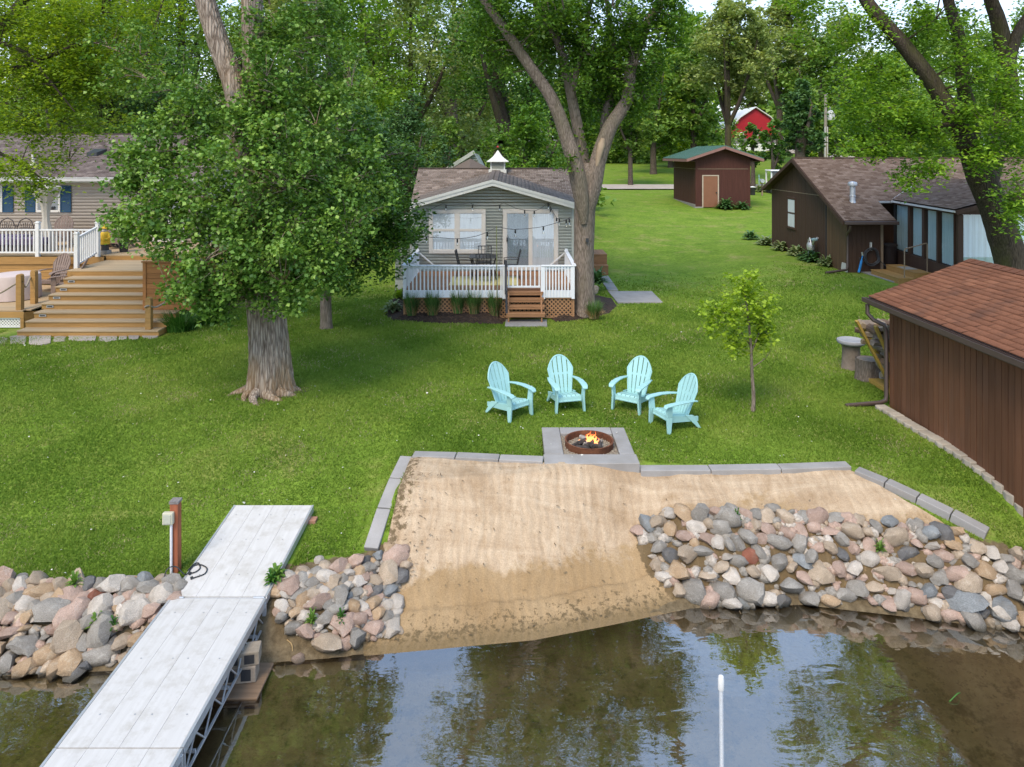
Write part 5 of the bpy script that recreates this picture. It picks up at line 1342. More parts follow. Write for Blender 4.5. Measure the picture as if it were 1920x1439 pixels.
# upper deck
ud = thing('upper_deck', 'upper wooden deck along the beige house with white railing', 'deck', (-16, 26, 2.6))
for i in range(24):
    y0 = 24.4 + i * .1455; MB().box(-24, -9.6, y0, y0 + .138, 2.655, 2.69).build('floor_board', HTOP, ud)
MB().box(-13.75, -9.6, 24.38, 24.41, 2.53, 2.653).build('riser', HONEY, ud)
MB().box(-24, -13.75, 24.25, 24.28, 2.4, 2.65).build('fascia', HONEY, ud)
for i in range(5):
    z = 1.72 + i * .135; MB().box(-24, -13.75, 24.3, 24.325, z, z + .128).build('skirt_board', HONEY, ud)
MB().box(-9.62, -9.6, 24.4, 27.9, 1.2, 2.65).build('fascia', HONEY, ud)
def white_rail(name_parent, p, q, z0a, z0b, n, hgt=.86):
    p, q = Vector(p), Vector(q)
    a, b = p.copy(), q.copy()
    for dz, w_ in ((.1, .05), (hgt, .07)):
        MB().bar((a.x, a.y, z0a + dz), (b.x, b.y, z0b + dz), w_, .05).build('rail', WHITE, name_parent)
    for i in range(n):
        k = (i + .5) / n; c = a.lerp(b, k); z = z0a + (z0b - z0a) * k
        MB().box(c.x - .02, c.x + .02, c.y - .02, c.y + .02, z + .12, z + hgt - .02).build('baluster', WHITE, name_parent)
wr = thing('white_railing', 'white railing along the front edge of the upper deck', 'railing', (-16, 24.35, 2.69))
def rpost(x, y, z0, z1, par):
    q = MB(); q.box(x - .06, x + .06, y - .06, y + .06, z0, z1).box(x - .075, x + .075, y - .075, y + .075, z1, z1 + .03).box(x - .05, x + .05, y - .05, y + .05, z1 + .03, z1 + .06); q.build('post', WHITE, par, bevel=.006)
px_ = [(-24, 0), (-20.0, 0), (-16.02, 0), (-14.0, 0)]
for i in range(3):
    a, b = px_[i][0], px_[i + 1][0]; white_rail(wr, (a + .07, 24.33, 0), (b - .07, 24.33, 0), 2.69, 2.69, int(round((b - a) / .135)))
for x, _ in px_: rpost(x, 24.33, 2.5, 3.78, wr)
wr2 = thing('white_railing', 'short white railing angled down the left of the stair landing', 'railing', (-13.8, 23.5, 2.5))
white_rail(wr2, (-13.72, 22.75, 0), (-13.98, 24.2, 0), 2.53, 2.69, 9, .95); rpost(-13.7, 22.66, 2.3, 3.6, wr2)
# lower platform
lp = thing('lower_deck', 'low wooden deck with white lattice skirt left of the stairs', 'deck', (-17, 22, 1.6))
for i in range(27):
    y0 = 20.3 + i * .147; xr = -13.8 + min(0, 0) + (0.0 if y0 < 20.4 else 0.15); MB().box(-24, xr if y0 < 21 else -13.3, y0, y0 + .14, 1.665, 1.70).build('floor_board', HTOP, lp)
MB().box(-24, -13.75, 20.27, 20.295, 1.5, 1.663).build('fascia', HONEY, lp)
MB().add([(-13.74, 20.27, 1.22), (-13.1, 20.75, 1.22), (-13.1, 20.75, 1.66), (-13.74, 20.27, 1.66)], [(0, 1, 2, 3), (3, 2, 1, 0)]).build('side_board', HONEY, lp)
MB().box(-13.84, -13.74, 20.26, 20.3, 1.2, 1.5).build('post', HONEY, lp)
lattice(lp, Wall((0, 20.33, 0), *FRONT), -20, -13.85, 1.22, 1.5, .085, .03, WHITE)
MB().box(-20, -13.85, 20.37, 20.39, 1.2, 1.5).build('under_deck_shade_sheet', DARKIN, lp)  # dark sheet behind the lattice stands in for shade under the deck

# ------------------------------------------------------------------ orange roofed garage, right
GBR = wood('garage_stain', (.14, .062, .032), (9, 9, .35), .32, .16, .4, dirt=(.17, .11, .085), damt=.18)
DBR = pmat('dark_brown_metal', (.075, .05, .042), .45, .12, 4, bump=.05, spec=.5)
gx, gy0, gy1 = 7.36, 9.2, 14.0
gz0 = 1.1
gar = thing('garage', 'low brown garage with orange shingle roof at the right edge', 'garage', (9.1, 12, 1.1))
rX, rZ, eX, eZ = 9.1, 4.0, 7.08, 3.27
MB().extr([(gx, gy1, .8), (10.84, gy1, .8), (10.84, gy1, 3.3), (rX, gy1, 3.92), (gx, gy1, 3.3)], (0, -(gy1 - gy0), 0)).build('wall', GBR, gar)
wG = Wall((gx, 0, 0), (0, 1, 0), (-1, 0, 0))
plank_siding(gar, wG, gy0, gy1, .145, lambda u: (g1(gx - .2, u) - .02, 3.22), GBR, single=True, seed=4)
plank_siding(gar, Wall((0, gy1, 0), (1, 0, 0), (0, 1, 0)), gx, 10.84, .145, lambda u: (1.15, 3.92 - abs(u - rX) * .356 - .03), GBR)
slab_roof(gar, (eX, gy1 + .3, eZ), (eX, gy0, eZ), (rX, gy1 + .3, rZ), (rX, gy0, rZ), .07, DBR)
rp = slab_roof(gar, (11.12, gy1 + .3, eZ), (11.12, gy0, eZ), (rX + .004, gy1 + .3, rZ), (rX + .004, gy0, rZ), .07, DBR)
rf = gar.children[-2]
shingles(rf, (eX, gy1 + .3, eZ), (eX, gy0, eZ), (rX, gy1 + .3, rZ), (rX, gy0, rZ), .13, .27, SH_RUST, 8, single=True)
shingles(rp, (11.12, gy0, eZ), (11.12, gy1 + .3, eZ), (rX, gy0, rZ), (rX, gy1 + .3, rZ), .145, .33, SH_RUST, 9)
m = MB()
for i in range(24):
    y = gy0 + i * .213
    for s in (-1, 1): m.hexa([(rX, y, rZ + .025), (rX, y + .2, rZ + .02), (rX + s * .15, y + .2, rZ - .032), (rX + s * .15, y, rZ - .028)], [(rX, y, rZ + .045), (rX, y + .2, rZ + .035), (rX + s * .15, y + .2, rZ - .018), (rX + s * .15, y, rZ - .008)])
m.build('ridge_cap', SH_RUST, gar)['kind'] = 'stuff'
g = MB()
for (a, b, c, d) in ((eX - .12, eX - .105, eZ - .09, eZ - .005), (eX - .105, eX - .02, eZ - .09, eZ - .075), (eX - .02, eX - .005, eZ - .09, eZ - .02)): g.box(a, b, gy0, gy1 + .32, c, d)
g.box(eX - .12, eX - .005, gy1 + .32, gy1 + .335, eZ - .09, eZ - .01)
g.build('gutter', DBR, gar)
MB().box(eX - .004, eX + .02, gy0, gy1 + .3, eZ - .15, eZ - .02).build('fascia', DBR, gar)
MB().box(eX + .02, gx, gy0, gy1 + .3, eZ - .15, eZ - .135).build('soffit', DBR, gar)
q = MB(); zb = g1(gx - .3, gy1 - .1)
q.tube([(eX - .07, gy1 + .2, eZ - .12), (eX - .07, gy1 + .2, eZ - .3), (eX + .02, gy1 + .14, eZ - .42), (gx - .10, gy1 + .05, eZ - .5), (gx - .075, gy1 + .03, eZ - .58), (gx - .07, gy1 + .02, 2.4), (gx - .07, gy1 + .02, zb + .2), (gx - .09, gy1 + .0, zb + .12), (gx - .2, gy1 - .02, zb + .08), (6.48, 13.98, zb + .02)], [.042] * 10, 8)
q.build('downspout', DBR, gar, True)
m = MB()
for s in (-1, 1): m.bar((rX, gy1 + .28, rZ - .1), (rX + s * 2.0, gy1 + .28, rZ - .1 - 2.0 * .361), .03, .15)
m.build('rake_board', DBR, gar)
# retaining blocks along the garage
BLK = pmat('retaining_block', (.36, .315, .255), .95, .2, 6, bump=.6, bscale=30, ovar=.12)
edge = struct('block_edging', (7.0, 12, 1.1))
a, b = Vector(gp(1640, 766)), Vector(gp(1945, 1000)); nb = 18; random.seed(12)
for i in range(nb):
    p = a.lerp(b, (i + .02) / nb); q_ = a.lerp(b, (i + .96) / nb); d = (q_ - p).normalized(); nn = Vector((d.y, -d.x, 0)); nn = nn if nn.x > 0 else -nn
    z = g1(p.x, p.y); h = .075 + random.uniform(-.008, .008)
    mid = p.lerp(q_, .5) - nn * .03
    MB().prism([(v.x, v.y) for v in ((q_, mid, p, p + nn * .2, q_ + nn * .2) if (q_ - p).cross(nn).z < 0 else (p, mid, q_, q_ + nn * .2, p + nn * .2))], z - .1, z + h).build('edging_block', BLK, edge, bevel=.015)
# ------------------------------------------------------------------ brown house, right
BRN = pmat('dark_brown_siding', (.066, .036, .024), .75, .22, 2, (6, 6, .4), bump=.2, bscale=12)
BRN2 = wood('brown_board', (.115, .068, .038), (8, 8, .4), .25, .12, .3)
TAN = pmat('tan_trim', (.26, .19, .13), .7, .12)
WX, WY0, WY1, WG = 12.46, 26.7, 34.5, 1.7
bh = thing('brown_house', 'dark brown house with shingle roof and glazed porch at the right', 'house', (16, 30, WG))
RYb, RZb, SL0, SL1 = 31.1, 5.94, .467, .385
def bz_(y): return RZb - (RYb - y) * SL0 if y < RYb else RZb - (y - RYb) * SL1
prof = [(WY0, WG), (WY1, WG), (WY1, bz_(WY1) - .12), (RYb, RZb - .12), (WY0, bz_(WY0) - .12)]
MB().extr([(WX, y, z) for y, z in prof][::-1], (1.28, 0, 0)).build('wall', BRN, bh)
MB().extr([(13.74, 28.1, WG), (13.74, WY1, WG), (13.74, WY1, bz_(WY1) - .14), (13.74, RYb, RZb - .14), (13.74, 28.1, bz_(28.1) - .14)][::-1], (10, 0, 0)).build('wall', BRN, bh)
wB = Wall((WX, 0, 0), (0, 1, 0), (-1, 0, 0))
top = lambda u: bz_(u) - .1
SEAM = 4.43
plank_siding(bh, wB, 28.55, WY1, .2, lambda u: (WG, min(SEAM, top(u))), BRN, d=.015)
plank_siding(bh, wB, 28.55, WY1, .2, lambda u: (min(SEAM + .03, top(u) - .01), top(u)), BRN, d=.02, name='gable_siding')
plank_siding(bh, wB, WY0 + .05, 28.45, .13, lambda u: (WG + (.35 if u < 27.25 else 0), top(u)), BRN2, d=.02, name='board', single=True, seed=9)
m = MB(); wB.box(m, 29.2, WY1, SEAM - .005, SEAM + .025, .014, .03); m.build('seam_flashing', TAN, bh)
m = MB(); wB.box(m, 28.46, 28.54, WG, top(28.5) - .02, .0, .03); m.build('corner_board', DARKIN, bh)
window(bh, wB, 31.55, 32.55, 2.78, 4.2, BRN, .09, .5, None, PANE, CURT, proud=.05)
m = MB(); wB.box(m, 26.72, 27.22, WG - .1, WG + .34, .0, .02); m.build('foundation', pmat('white_block', (.5, .48, .44), .9, .1), bh)
# front face of the entrance block
wE = Wall((0, WY0, 0), *FRONT)
plank_siding(bh, wE, WX, 13.74, .16, lambda u: (WG, bz_(WY0) - .14), BRN, d=.012)
m = MB(); wE.box(m, 13.66, 13.75, WG, bz_(WY0) - .14, .01, .04); m.build('corner_trim', TAN, bh)
# roofs
ex = 12.1
slab_roof(bh, (ex, 26.25, bz_(26.25)), (14.02, 26.25, bz_(26.25)), (ex, 27.6, bz_(27.6)), (14.02, 27.6, bz_(27.6)), .1, BRN)
slab_roof(bh, (ex, 27.6, bz_(27.6)), (24, 27.6, bz_(27.6)), (ex, RYb, RZb), (24, RYb, RZb), .1, BRN)
slab_roof(bh, (ex, 34.9, bz_(34.9)), (24, 34.9, bz_(34.9)), (ex, RYb + .01, RZb), (24, RYb + .01, RZb), .1, BRN)
SH_BH = shinglemat('house_shingle', (.12, .08, .06), (.175, .125, .098), (.24, .18, .148))
shingles(bh, (ex, 26.25, bz_(26.25)), (14.02, 26.25, bz_(26.25)), (ex, 27.6, bz_(27.6)), (14.02, 27.6, bz_(27.6)), .125, .22, SH_BH, 21)
shingles(bh, (ex, 27.6, bz_(27.6)), (24, 27.6, bz_(27.6)), (ex, RYb, RZb), (24, RYb, RZb), .125, .22, SH_BH, 22)
MB().bar((ex, RYb, RZb + .03), (24, RYb, RZb + .03), .24, .03).build('ridge_cap', SH_BH, bh)
for (ya, yb2) in ((26.25, RYb), (RYb, 34.9)):
    MB().extr([(ex - .002, ya, bz_(ya) - .01), (ex - .002, yb2, bz_(yb2) - .01), (ex - .002, yb2, bz_(yb2) - .17), (ex - .002, ya, bz_(ya) - .17)], (-.03, 0, 0)).build('rake_board', BRN, bh)
MB().box(ex, 14.06, 26.12, 26.24, bz_(26.25) - .13, bz_(26.25) - .01).build('gutter', DBR, bh, bevel=.015)
MB().box(14.03, 15.0, 27.47, 27.59, bz_(27.6) - .06, bz_(27.6) + .01).build('eave_flashing', GALV, bh)
q = MB(); q.tube([(12.3, 26.18, 3.5), (12.3, 26.2, 3.36), (12.36, 26.5, 3.2), (12.4, 26.62, 3.1), (12.4, 26.62, 1.95), (12.34, 26.58, 1.84), (11.5, 26.4, 1.76)], .045, 8); q.build('downspout', DBR, bh, True)
fz = bz_(27.55)
q = MB(); q.lathe([(.14, -.06), (.11, .03), (.1, .08), (.1, .62)], (13.03, 27.55, fz), 16); fl = q.build('flue_pipe', GALV, bh, True)
q = MB(); q.lathe([(.1, .6), (.165, .62), (.175, .70), (.15, .76), (.0, .79)], (13.03, 27.55, fz), 16); q.build('flue_cap', GALV, fl, True)
q = MB(); q.lathe([(.105, .2), (.115, .21), (.115, .24), (.105, .25)], (13.03, 27.55, fz), 16); q.build('flue_collar', GALV, fl, True)
# glazed porch
PX0a, PX0b, PYa, PYb, PZ0, PZ1 = 14.1, 14.62, 22.8, 27.5, 2.48, 4.2
def wallbox(p, q_, z0, z1, mat, name, th=.1):
    p, q_ = Vector((p[0], p[1], 0)), Vector((q_[0], q_[1], 0)); d = (q_ - p).normalized(); nn = Vector((-d.y, d.x, 0)) * (th / 2)
    return MB().hexa([(*(a.xy), z0) for a in (p - nn, q_ - nn, q_ + nn, p + nn)], [(*(a.xy), z1) for a in (p - nn, q_ - nn, q_ + nn, p + nn)]).build(name, mat, bh)
wallbox((PX0a, PYa), (PX0b, PYb), WG, PZ0, BRN, 'porch_base'); wallbox((PX0a, PYa), (20, PYa), WG, PZ0, BRN, 'porch_base')
wallbox((PX0a, PYa), (PX0b, PYb), PZ1, 4.36, BRN, 'porch_beam', .12); wallbox((PX0a, PYa), (20, PYa), PZ1 + .01, 4.37, BRN, 'porch_beam', .14)
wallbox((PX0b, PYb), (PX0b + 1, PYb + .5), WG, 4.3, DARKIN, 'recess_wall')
wL = Wall((PX0a, PYa, 0), (PX0b - PX0a, PYb - PYa, 0), (-1, .11, 0)); wP = Wall((PX0a, PYa, 0), (1, 0, 0), (0, -1, 0))
def glass_bay(w, u0, u1, post, cr=True, pane=PANE):
    m = MB(); w.box(m, u0, u0 + post, PZ0 + .003, PZ1 - .003, -.06, .06); f = m.build('porch_window', BRN, bh)
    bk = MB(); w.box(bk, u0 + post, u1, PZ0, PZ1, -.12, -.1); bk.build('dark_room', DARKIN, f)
    if cr: curtain(f, w, u0 + post + .03, u1 - .03, PZ0 + .03, PZ1 - .02, -.06, CURTB, 7, .02)
    npmesh('pane', [w.p(u0 + post, PZ0, .0), w.p(u1, PZ0, .0), w.p(u1, PZ1, .0), w.p(u0 + post, PZ1, .0)], [(0, 1, 2, 3)], pane, f)
for (a, b, p_) in ((0.1, 1.15, .02), (1.15, 2.15, .12), (2.15, 3.3, .18), (3.3, 4.7, .16)): glass_bay(wL, a, b, p_)
for (a, b, p_) in ((.0, 1.5, .16), (1.5, 2.9, .09), (2.9, 4.3, .09), (4.3, 5.8, .09)): glass_bay(wP, a, b, p_)
# porch roof with its ridge running towards the lake
pl0, pl1, pk0, pk1 = (13.85, 22.5, 4.33), (14.5, 27.45, 4.33), (17.0, 22.5, 5.12), (17.0, 29.4, 5.12)
slab_roof(bh, pl0, pl1, pk0, pk1, .08, BRN); slab_roof(bh, (20.2, 22.5, 4.33), (19.6, 27.45, 4.33), pk0, pk1, .08, BRN)
shingles(bh, pl1, pl0, pk1, pk0, .125, .22, SH_BH, 23, lift=.06)
MB().extr([(14.2, 22.86, 4.37), (19.8, 22.86, 4.37), (17.0, 22.86, 5.04)], (0, .06, 0)).build('porch_gable', BRN, bh)
MB().bar((13.87, 22.48, 4.28), (17.0, 22.48, 5.07), .03, .14).build('rake_board', BRN, bh)
MB().bar((13.83, 22.5, 4.31), (14.48, 27.45, 4.31), .06, .06).build('eave_flashing', pmat('pale_metal', (.6, .6, .6), .4, .08), bh)
MB().bar((14.55, 27.5, 4.38), (15.9, 28.6, 4.82), .10, .012).build('valley_flashing', bpy.data.materials['pale_metal'], bh)
# porch steps with hand rail
ps = thing('porch_steps', 'two weathered wooden steps with a metal rail at the glazed porch', 'steps', (13.6, 24.8, 1.72))
for k, (x0, x1, z) in enumerate(((13.05, 13.6, 1.92), (13.6, 14.2, 2.1))):
    for i in range(3):
        MB().box(x0 + (x1 - x0) * i / 3, x0 + (x1 - x0) * (i + 1) / 3 - .01, 24.3, 26.2, z - .03, z).build('tread_board', HONEY, ps)
    MB().box(x0 + .01, x0 + .03, 24.32, 26.18, 1.7, z - .032).build('riser', HONEY, ps)
    MB().box(x0 + .03, x1 - .01, 24.31, 24.33, 1.7, z - .032).build('riser', HONEY, ps)
q = MB(); q.tube([(13.3, 24.4, 1.75), (13.3, 24.4, 2.85), (13.34, 24.4, 2.9), (14.1, 24.5, 3.08), (14.13, 24.5, 3.05), (14.13, 24.5, 2.1)], .02, 8); q.build('rail', TAN, ps, True)
MB().box(13.7, 14.1, 25.0, 25.6, 2.102, 2.115).build('door_mat', pmat('grey_mat', (.3, .29, .27), .95, .2), ps)
# things at the entrance
BIN = pmat('dark_barrel', (.03, .02, .018), .7, .2)
q = MB(); c = (14.25, 27.3, 1.77); q.lathe([(.27, 0), (.3, .1), (.32, .45), (.3, .85), (.29, .88)], c, 20); bt = thing('barrel', 'dark barrel with a flat lid in the shaded entrance recess', 'barrel', c); q.build('body', BIN, bt, True)
q = MB(); q.lathe([(.33, .88), (.34, .92), (.3, .95), (0, .96)], c, 20); q.build('lid', pmat('barrel_lid', (.06, .045, .04), .7), bt, True)
hz = thing('garden_hose', 'dark coiled garden hose hanging on the brown entrance wall', 'hose', (13.3, 26.6, 2.3))
q = MB(); pts = []
for i in range(240):
    a = i / 240 * 2 * math.pi * 6; r = .27 + .035 * math.sin(i * .21) + .03 * (i % 40) / 40
    pts.append((13.28 + math.cos(a) * r * .9, 26.62 - .02 - .03 * math.sin(i * .37) - .0002 * i, 2.33 + math.sin(a) * r * 1.05))
q.tube(pts, .016, 6); q.tube([(13.5, 26.6, 2.25), (13.75, 26.5, 2.0), (13.95, 26.3, 1.78), (14.2, 26.2, 1.775)], .016, 6); q.tube([(13.05, 26.6, 2.2), (12.85, 26.55, 2.05), (12.78, 26.5, 2.3)], .016, 6)
q.build('coil', pmat('hose_rubber', (.055, .058, .065), .5, .15), hz, True)
MB().box(13.25, 13.3, 26.6, 26.68, 2.55, 2.85).build('hook', WHITE, hz)
q = MB(); c = (12.74, 26.45, 1.77); q.tube([c, (c[0] + .1, c[1], c[2] + .42)], .045, 10); q.tube([(c[0] + .1, c[1], c[2] + .42), (c[0] + .14, c[1], c[2] + .62)], [.03, .02], 8)
sp_ = thing('sprayer', 'bright blue hose wand leaning on the brown wall beside the coiled hose', 'tool', c); q.build('handle', pmat('blue_plastic', (.03, .22, .55), .4), sp_, True)
q = MB(); q.tube([(c[0] + .14, c[1], c[2] + .62), (c[0] + .12, c[1], c[2] + .74)], .035, 8); q.build('nozzle', GALV, sp_, True)
gm = thing('gas_meter', 'grey gas meter standing among hostas by the brown house wall', 'meter', (12.2, 29.4, 1.7))
q = MB(); q.lathe([(.0, .5), (.14, .52), (.16, .6), (.16, .72), (.13, .8), (.0, .82)], (12.2, 29.4, 1.7), 14); q.build('body', GALV, gm, True)
q = MB(); q.tube([(12.2, 29.62, 1.6), (12.2, 29.62, 2.6), (12.2, 29.5, 2.68), (12.2, 29.4, 2.5)], .03, 8).tube([(12.2, 29.2, 2.45), (12.2, 29.1, 2.6), (12.3, 28.95, 2.75)], .05, 8); q.build('pipe', GALV, gm, True)
q = MB(); q.lathe([(.0, -.05), (.13, -.04), (.14, .02), (.0, .06)], (12.18, 29.0, 2.68), 12); q.build('regulator', pmat('teal_grey', (.2, .32, .36), .5), gm, True)

# ------------------------------------------------------------------ brown shed with green roof
SHB = pmat('shed_siding', (.075, .027, .020), .8, .22, 2, (6, 6, .5), bump=.2, bscale=12)
SHG = pmat('green_metal', (.06, .135, .10), .45, .1, 2, bump=.04, spec=.5)
PINKT = pmat('pinkish_fascia', (.26, .14, .12), .7, .15)
sx0, sx1, sy0, sy1 = 12.5, 16.2, 49.0, 55.6
szg = 2.5
shed = thing('shed', 'tall brown shed with a green metal roof and tan door', 'shed', (14.3, 52, szg))
pk, pz, ezs = 14.35, 6.7, 5.88
MB().extr([(sx0, sy0, szg), (sx1, sy0, szg), (sx1, sy0, ezs - .05), (pk, sy0, pz - .16), (sx0, sy0, ezs - .05)], (0, sy1 - sy0, 0)).build('wall', SHB, shed)
wS = Wall((0, sy0, 0), *FRONT); wSl = Wall((sx0, 0, 0), (0, 1, 0), (-1, 0, 0))
tops = lambda u: pz - .16 - abs(u - pk) * (pz - ezs - .11) / 1.85
plank_siding(shed, wS, sx0, sx1, .2, lambda u: (szg, min(5.1, tops(u))), SHB, d=.015)
plank_siding(shed, wS, sx0, sx1, .2, lambda u: (5.13, tops(u)), SHB, d=.02, name='gable_siding')
plank_siding(shed, wSl, sy0, sy1, .2, lambda u: (szg + .2, 5.1), SHB, d=.015); plank_siding(shed, wSl, sy0, sy1, .2, lambda u: (5.13, 5.85), SHB, d=.02, name='upper_siding')
m = MB(); wS.box(m, sx0, sx1, 5.1, 5.13, .0, .03); wSl.box(m, sy0, sy1, 5.1, 5.13, .0, .03); m.build('seam_flashing', TAN, shed)
for u in (sx0 - .01, sx1 - .12): m = MB(); wS.box(m, u, u + .13, szg, 5.8, .016, .04); m.build('corner_board', SHB, shed)
m = MB(); m.box(sx0 - .06, sx0 - .02, sy0, sy1, szg - .3, szg + .2).box(sx0 - .06, 13.0, sy0 - .05, sy0 - .02, szg - .3, szg + .05); m.build('foundation', CONC, shed)
for s, xe in ((-1, 11.75), (1, 16.95)):
    z_e = pz - abs(xe - pk) * .335
    slab_roof(shed, (xe, sy0 - .55, z_e), (xe, sy1 + .5, z_e), (pk, sy0 - .55, pz), (pk, sy1 + .5, pz), .05, SHG)
    q = MB()
    for i in range(14): 
        y = sy0 - .5 + i * .56; q.bar((xe, y, z_e + .015), (pk, y, pz + .015), .03, .03)
    q.build('roof_rib', SHG, shed)['kind'] = 'stuff'
    MB().bar((xe, sy0 - .57, z_e - .13), (pk, sy0 - .57, pz - .13), .03, .18).build('rake_board', PINKT, shed)
    MB().box(xe - .02 if s < 0 else xe, xe if s < 0 else xe + .02, sy0 - .55, sy1 + .5, z_e - .22, z_e - .05).build('eave_board', PINKT, shed)
    MB().box(min(xe, sx0 if s < 0 else sx1), max(xe, sx0 if s < 0 else sx1), sy0 - .02, sy1, z_e - .2, z_e - .17).build('soffit', PINKT, shed)
dr = MB(); wS.box(dr, 13.02, 13.98, szg + .02, szg + 2.12, .02, .045); dr = dr.build('door', pmat('tan_door', (.235, .105, .06), .6, .1), shed)
m = MB()
for (a, b, c, d) in ((12.93, 13.01, szg, szg + 2.2), (13.99, 14.07, szg, szg + 2.2), (13.01, 13.99, szg + 2.13, szg + 2.2)): wS.box(m, a, b, c, d, .02, .06)
m.build('door_frame', pmat('pale_door_trim', (.46, .38, .30), .7, .1), shed)
m = MB(); wS.box(m, 13.86, 13.92, szg + .95, szg + 1.05, .045, .1); m.build('handle', BLACKM, dr)

# ------------------------------------------------------------------ red barn, pole, cart beyond
RED = pmat('barn_red', (.42, .022, .035), .6, .15, 1, bump=.1)
RW_ = pmat('barn_white', (.75, .75, .75), .6, .06)
STN = pmat('grey_stone_band', (.2, .19, .19), .9, .3, 8, bump=.5)
bY = 126.; bx0, bx1 = 34.8, 46.8; bzg = 7.4
barn = thing('red_barn', 'red barn with white base half hidden behind dark maples', 'barn', (40, bY, bzg))
MB().box(bx0 + 3.5, bx1, bY, bY + 14, bzg - 1, bzg + .55).build('base', RW_, barn)
MB().box(bx0 + 3.5, bx1 - .01, bY + .01, bY + 14, bzg + .55, bzg + 1.5).build('stone_band', STN, barn)
mx = (bx0 + 3.5 + bx1) / 2
MB().extr([(bx0 + 3.5, bY + .02, bzg + 1.5), (bx1, bY + .02, bzg + 1.5), (bx1, bY + .02, bzg + 3.2), (bx1 - 1.6, bY + .02, bzg + 5), (mx, bY + .02, bzg + 6.7), (bx0 + 5.1, bY + .02, bzg + 5), (bx0 + 3.5, bY + .02, bzg + 3.2)], (0, 14, 0)).build('wall', RED, barn)
wBn = Wall((0, bY, 0), *FRONT)
q = MB()
for i in range(40):
    u = bx0 + 3.6 + i * .21; wBn.box(q, u, u + .03, bzg + 1.52, bzg + 3.2 + min(2.8, max(0, 2.6 - abs(u - mx) * .6)), .0, .03)
q.build('batten', RED, barn)['kind'] = 'stuff'
for a, b in (((bx0 + 3.2, bzg + 3.1), (bx0 + 5.1, bzg + 5.15)), ((bx0 + 5.1, bzg + 5.15), (mx, bzg + 6.9)), ((mx, bzg + 6.9), (bx1 - 1.6, bzg + 5.15)), ((bx1 - 1.6, bzg + 5.15), (bx1 + .3, bzg + 3.1))):
    MB().hexa([(a[0], bY - .5, a[1]), (b[0], bY - .5, b[1]), (b[0], bY + 14.5, b[1]), (a[0], bY + 14.5, a[1])], [(a[0], bY - .5, a[1] + .15), (b[0], bY - .5, b[1] + .15), (b[0], bY + 14.5, b[1] + .15), (a[0], bY + 14.5, a[1] + .15)]).build('roof', RW_, barn)
for u in (bx0 + 4.9, bx0 + 7.4): window(barn, wBn, u, u + .9, bzg + 1.6, bzg + 2.6, RW_, .12, None, None, PANED)
for u in (bx0 + 6.7, bx1 - .35): m = MB(); wBn.box(m, u, u + .3, bzg + .5, bzg + 1.6, .0, .05); m.build('white_post', RW_, barn)
MB().box(bx0, bx0 + 3.3, bY + 2, bY + 9, bzg - .5, bzg + 2.3).build('lean_to', DARKIN, barn)
MB().hexa([(bx0 - .6, bY + 1, bzg + 2.5), (bx0 + 3.5, bY + 1, bzg + 3.1), (bx0 + 3.5, bY + 9, bzg + 3.1), (bx0 - .6, bY + 9, bzg + 2.5)], [(bx0 - .6, bY + 1, bzg + 2.8), (bx0 + 3.5, bY + 1, bzg + 3.4), (bx0 + 3.5, bY + 9, bzg + 3.4), (bx0 - .6, bY + 9, bzg + 2.8)]).build('lean_to_roof', RED, barn)
fb = thing('white_outbuilding', 'white metal outbuilding left of the red barn', 'building', (33, 133, 7.5))
MB().box(28, 37, 132, 140, 6.5, 9.6).build('wall', RW_, fb)
MB().extr([(27.5, 131.5, 9.6), (37.5, 131.5, 9.6), (32.5, 131.5, 12.2)], (0, 9, 0)).build('roof', RW_, fb)

pY = 78.; pxw = (1548 - 960) / F * pY; pz0 = g1(pxw, pY)
pole = thing('utility_pole', 'grey wooden utility pole with transformer behind the brown house', 'utility pole', (pxw, pY, pz0))
MB().tube([(pxw, pY, pz0 - .3), (pxw, pY, CZ + 6.5)], [.2, .14], 12).build('pole', pmat('weathered_pole', (.30, .27, .23), .9, .2, 3, (1, 1, .2)), pole, True)
MB().box(pxw - .2, pxw - .08, pY - .26, pY - .15, pz0, CZ + 3).box(pxw + .06, pxw + .16, pY - .25, pY - .15, pz0, CZ + 3).build('conduit', pmat('grey_conduit', (.55, .55, .55), .5), pole)
q = MB(); tz = CZ + 3.7; q.lathe([(.0, 0), (.36, .02), (.37, .1), (.37, .95), (.3, 1.02), (0, 1.08)], (pxw + .62, pY, tz), 16); tr = q.build('transformer', pmat('grey_tank', (.56, .58, .6), .45), pole, True)
q = MB(); q.tube([(pxw + .5, pY, tz + 1.0), (pxw + .5, pY, tz + 1.45)], [.07, .05], 8); q.build('bushing', GALV, tr)
for z in (tz + .2, tz + .75): MB().box(pxw, pxw + .3, pY - .05, pY + .05, z, z + .12).build('bracket', GALV, tr)
wire = MB(); wire.tube([(pxw + .3, pY, tz + .2), (pxw + 6, pY - 8, tz - 1.6), (pxw + 9, pY - 14, tz - 2.2), (22, 34, 6.4)], .025, 4); tag(wire.build('service_wire', GALV), 'overhead wire running from the utility pole transformer to the brown house', 'cable')

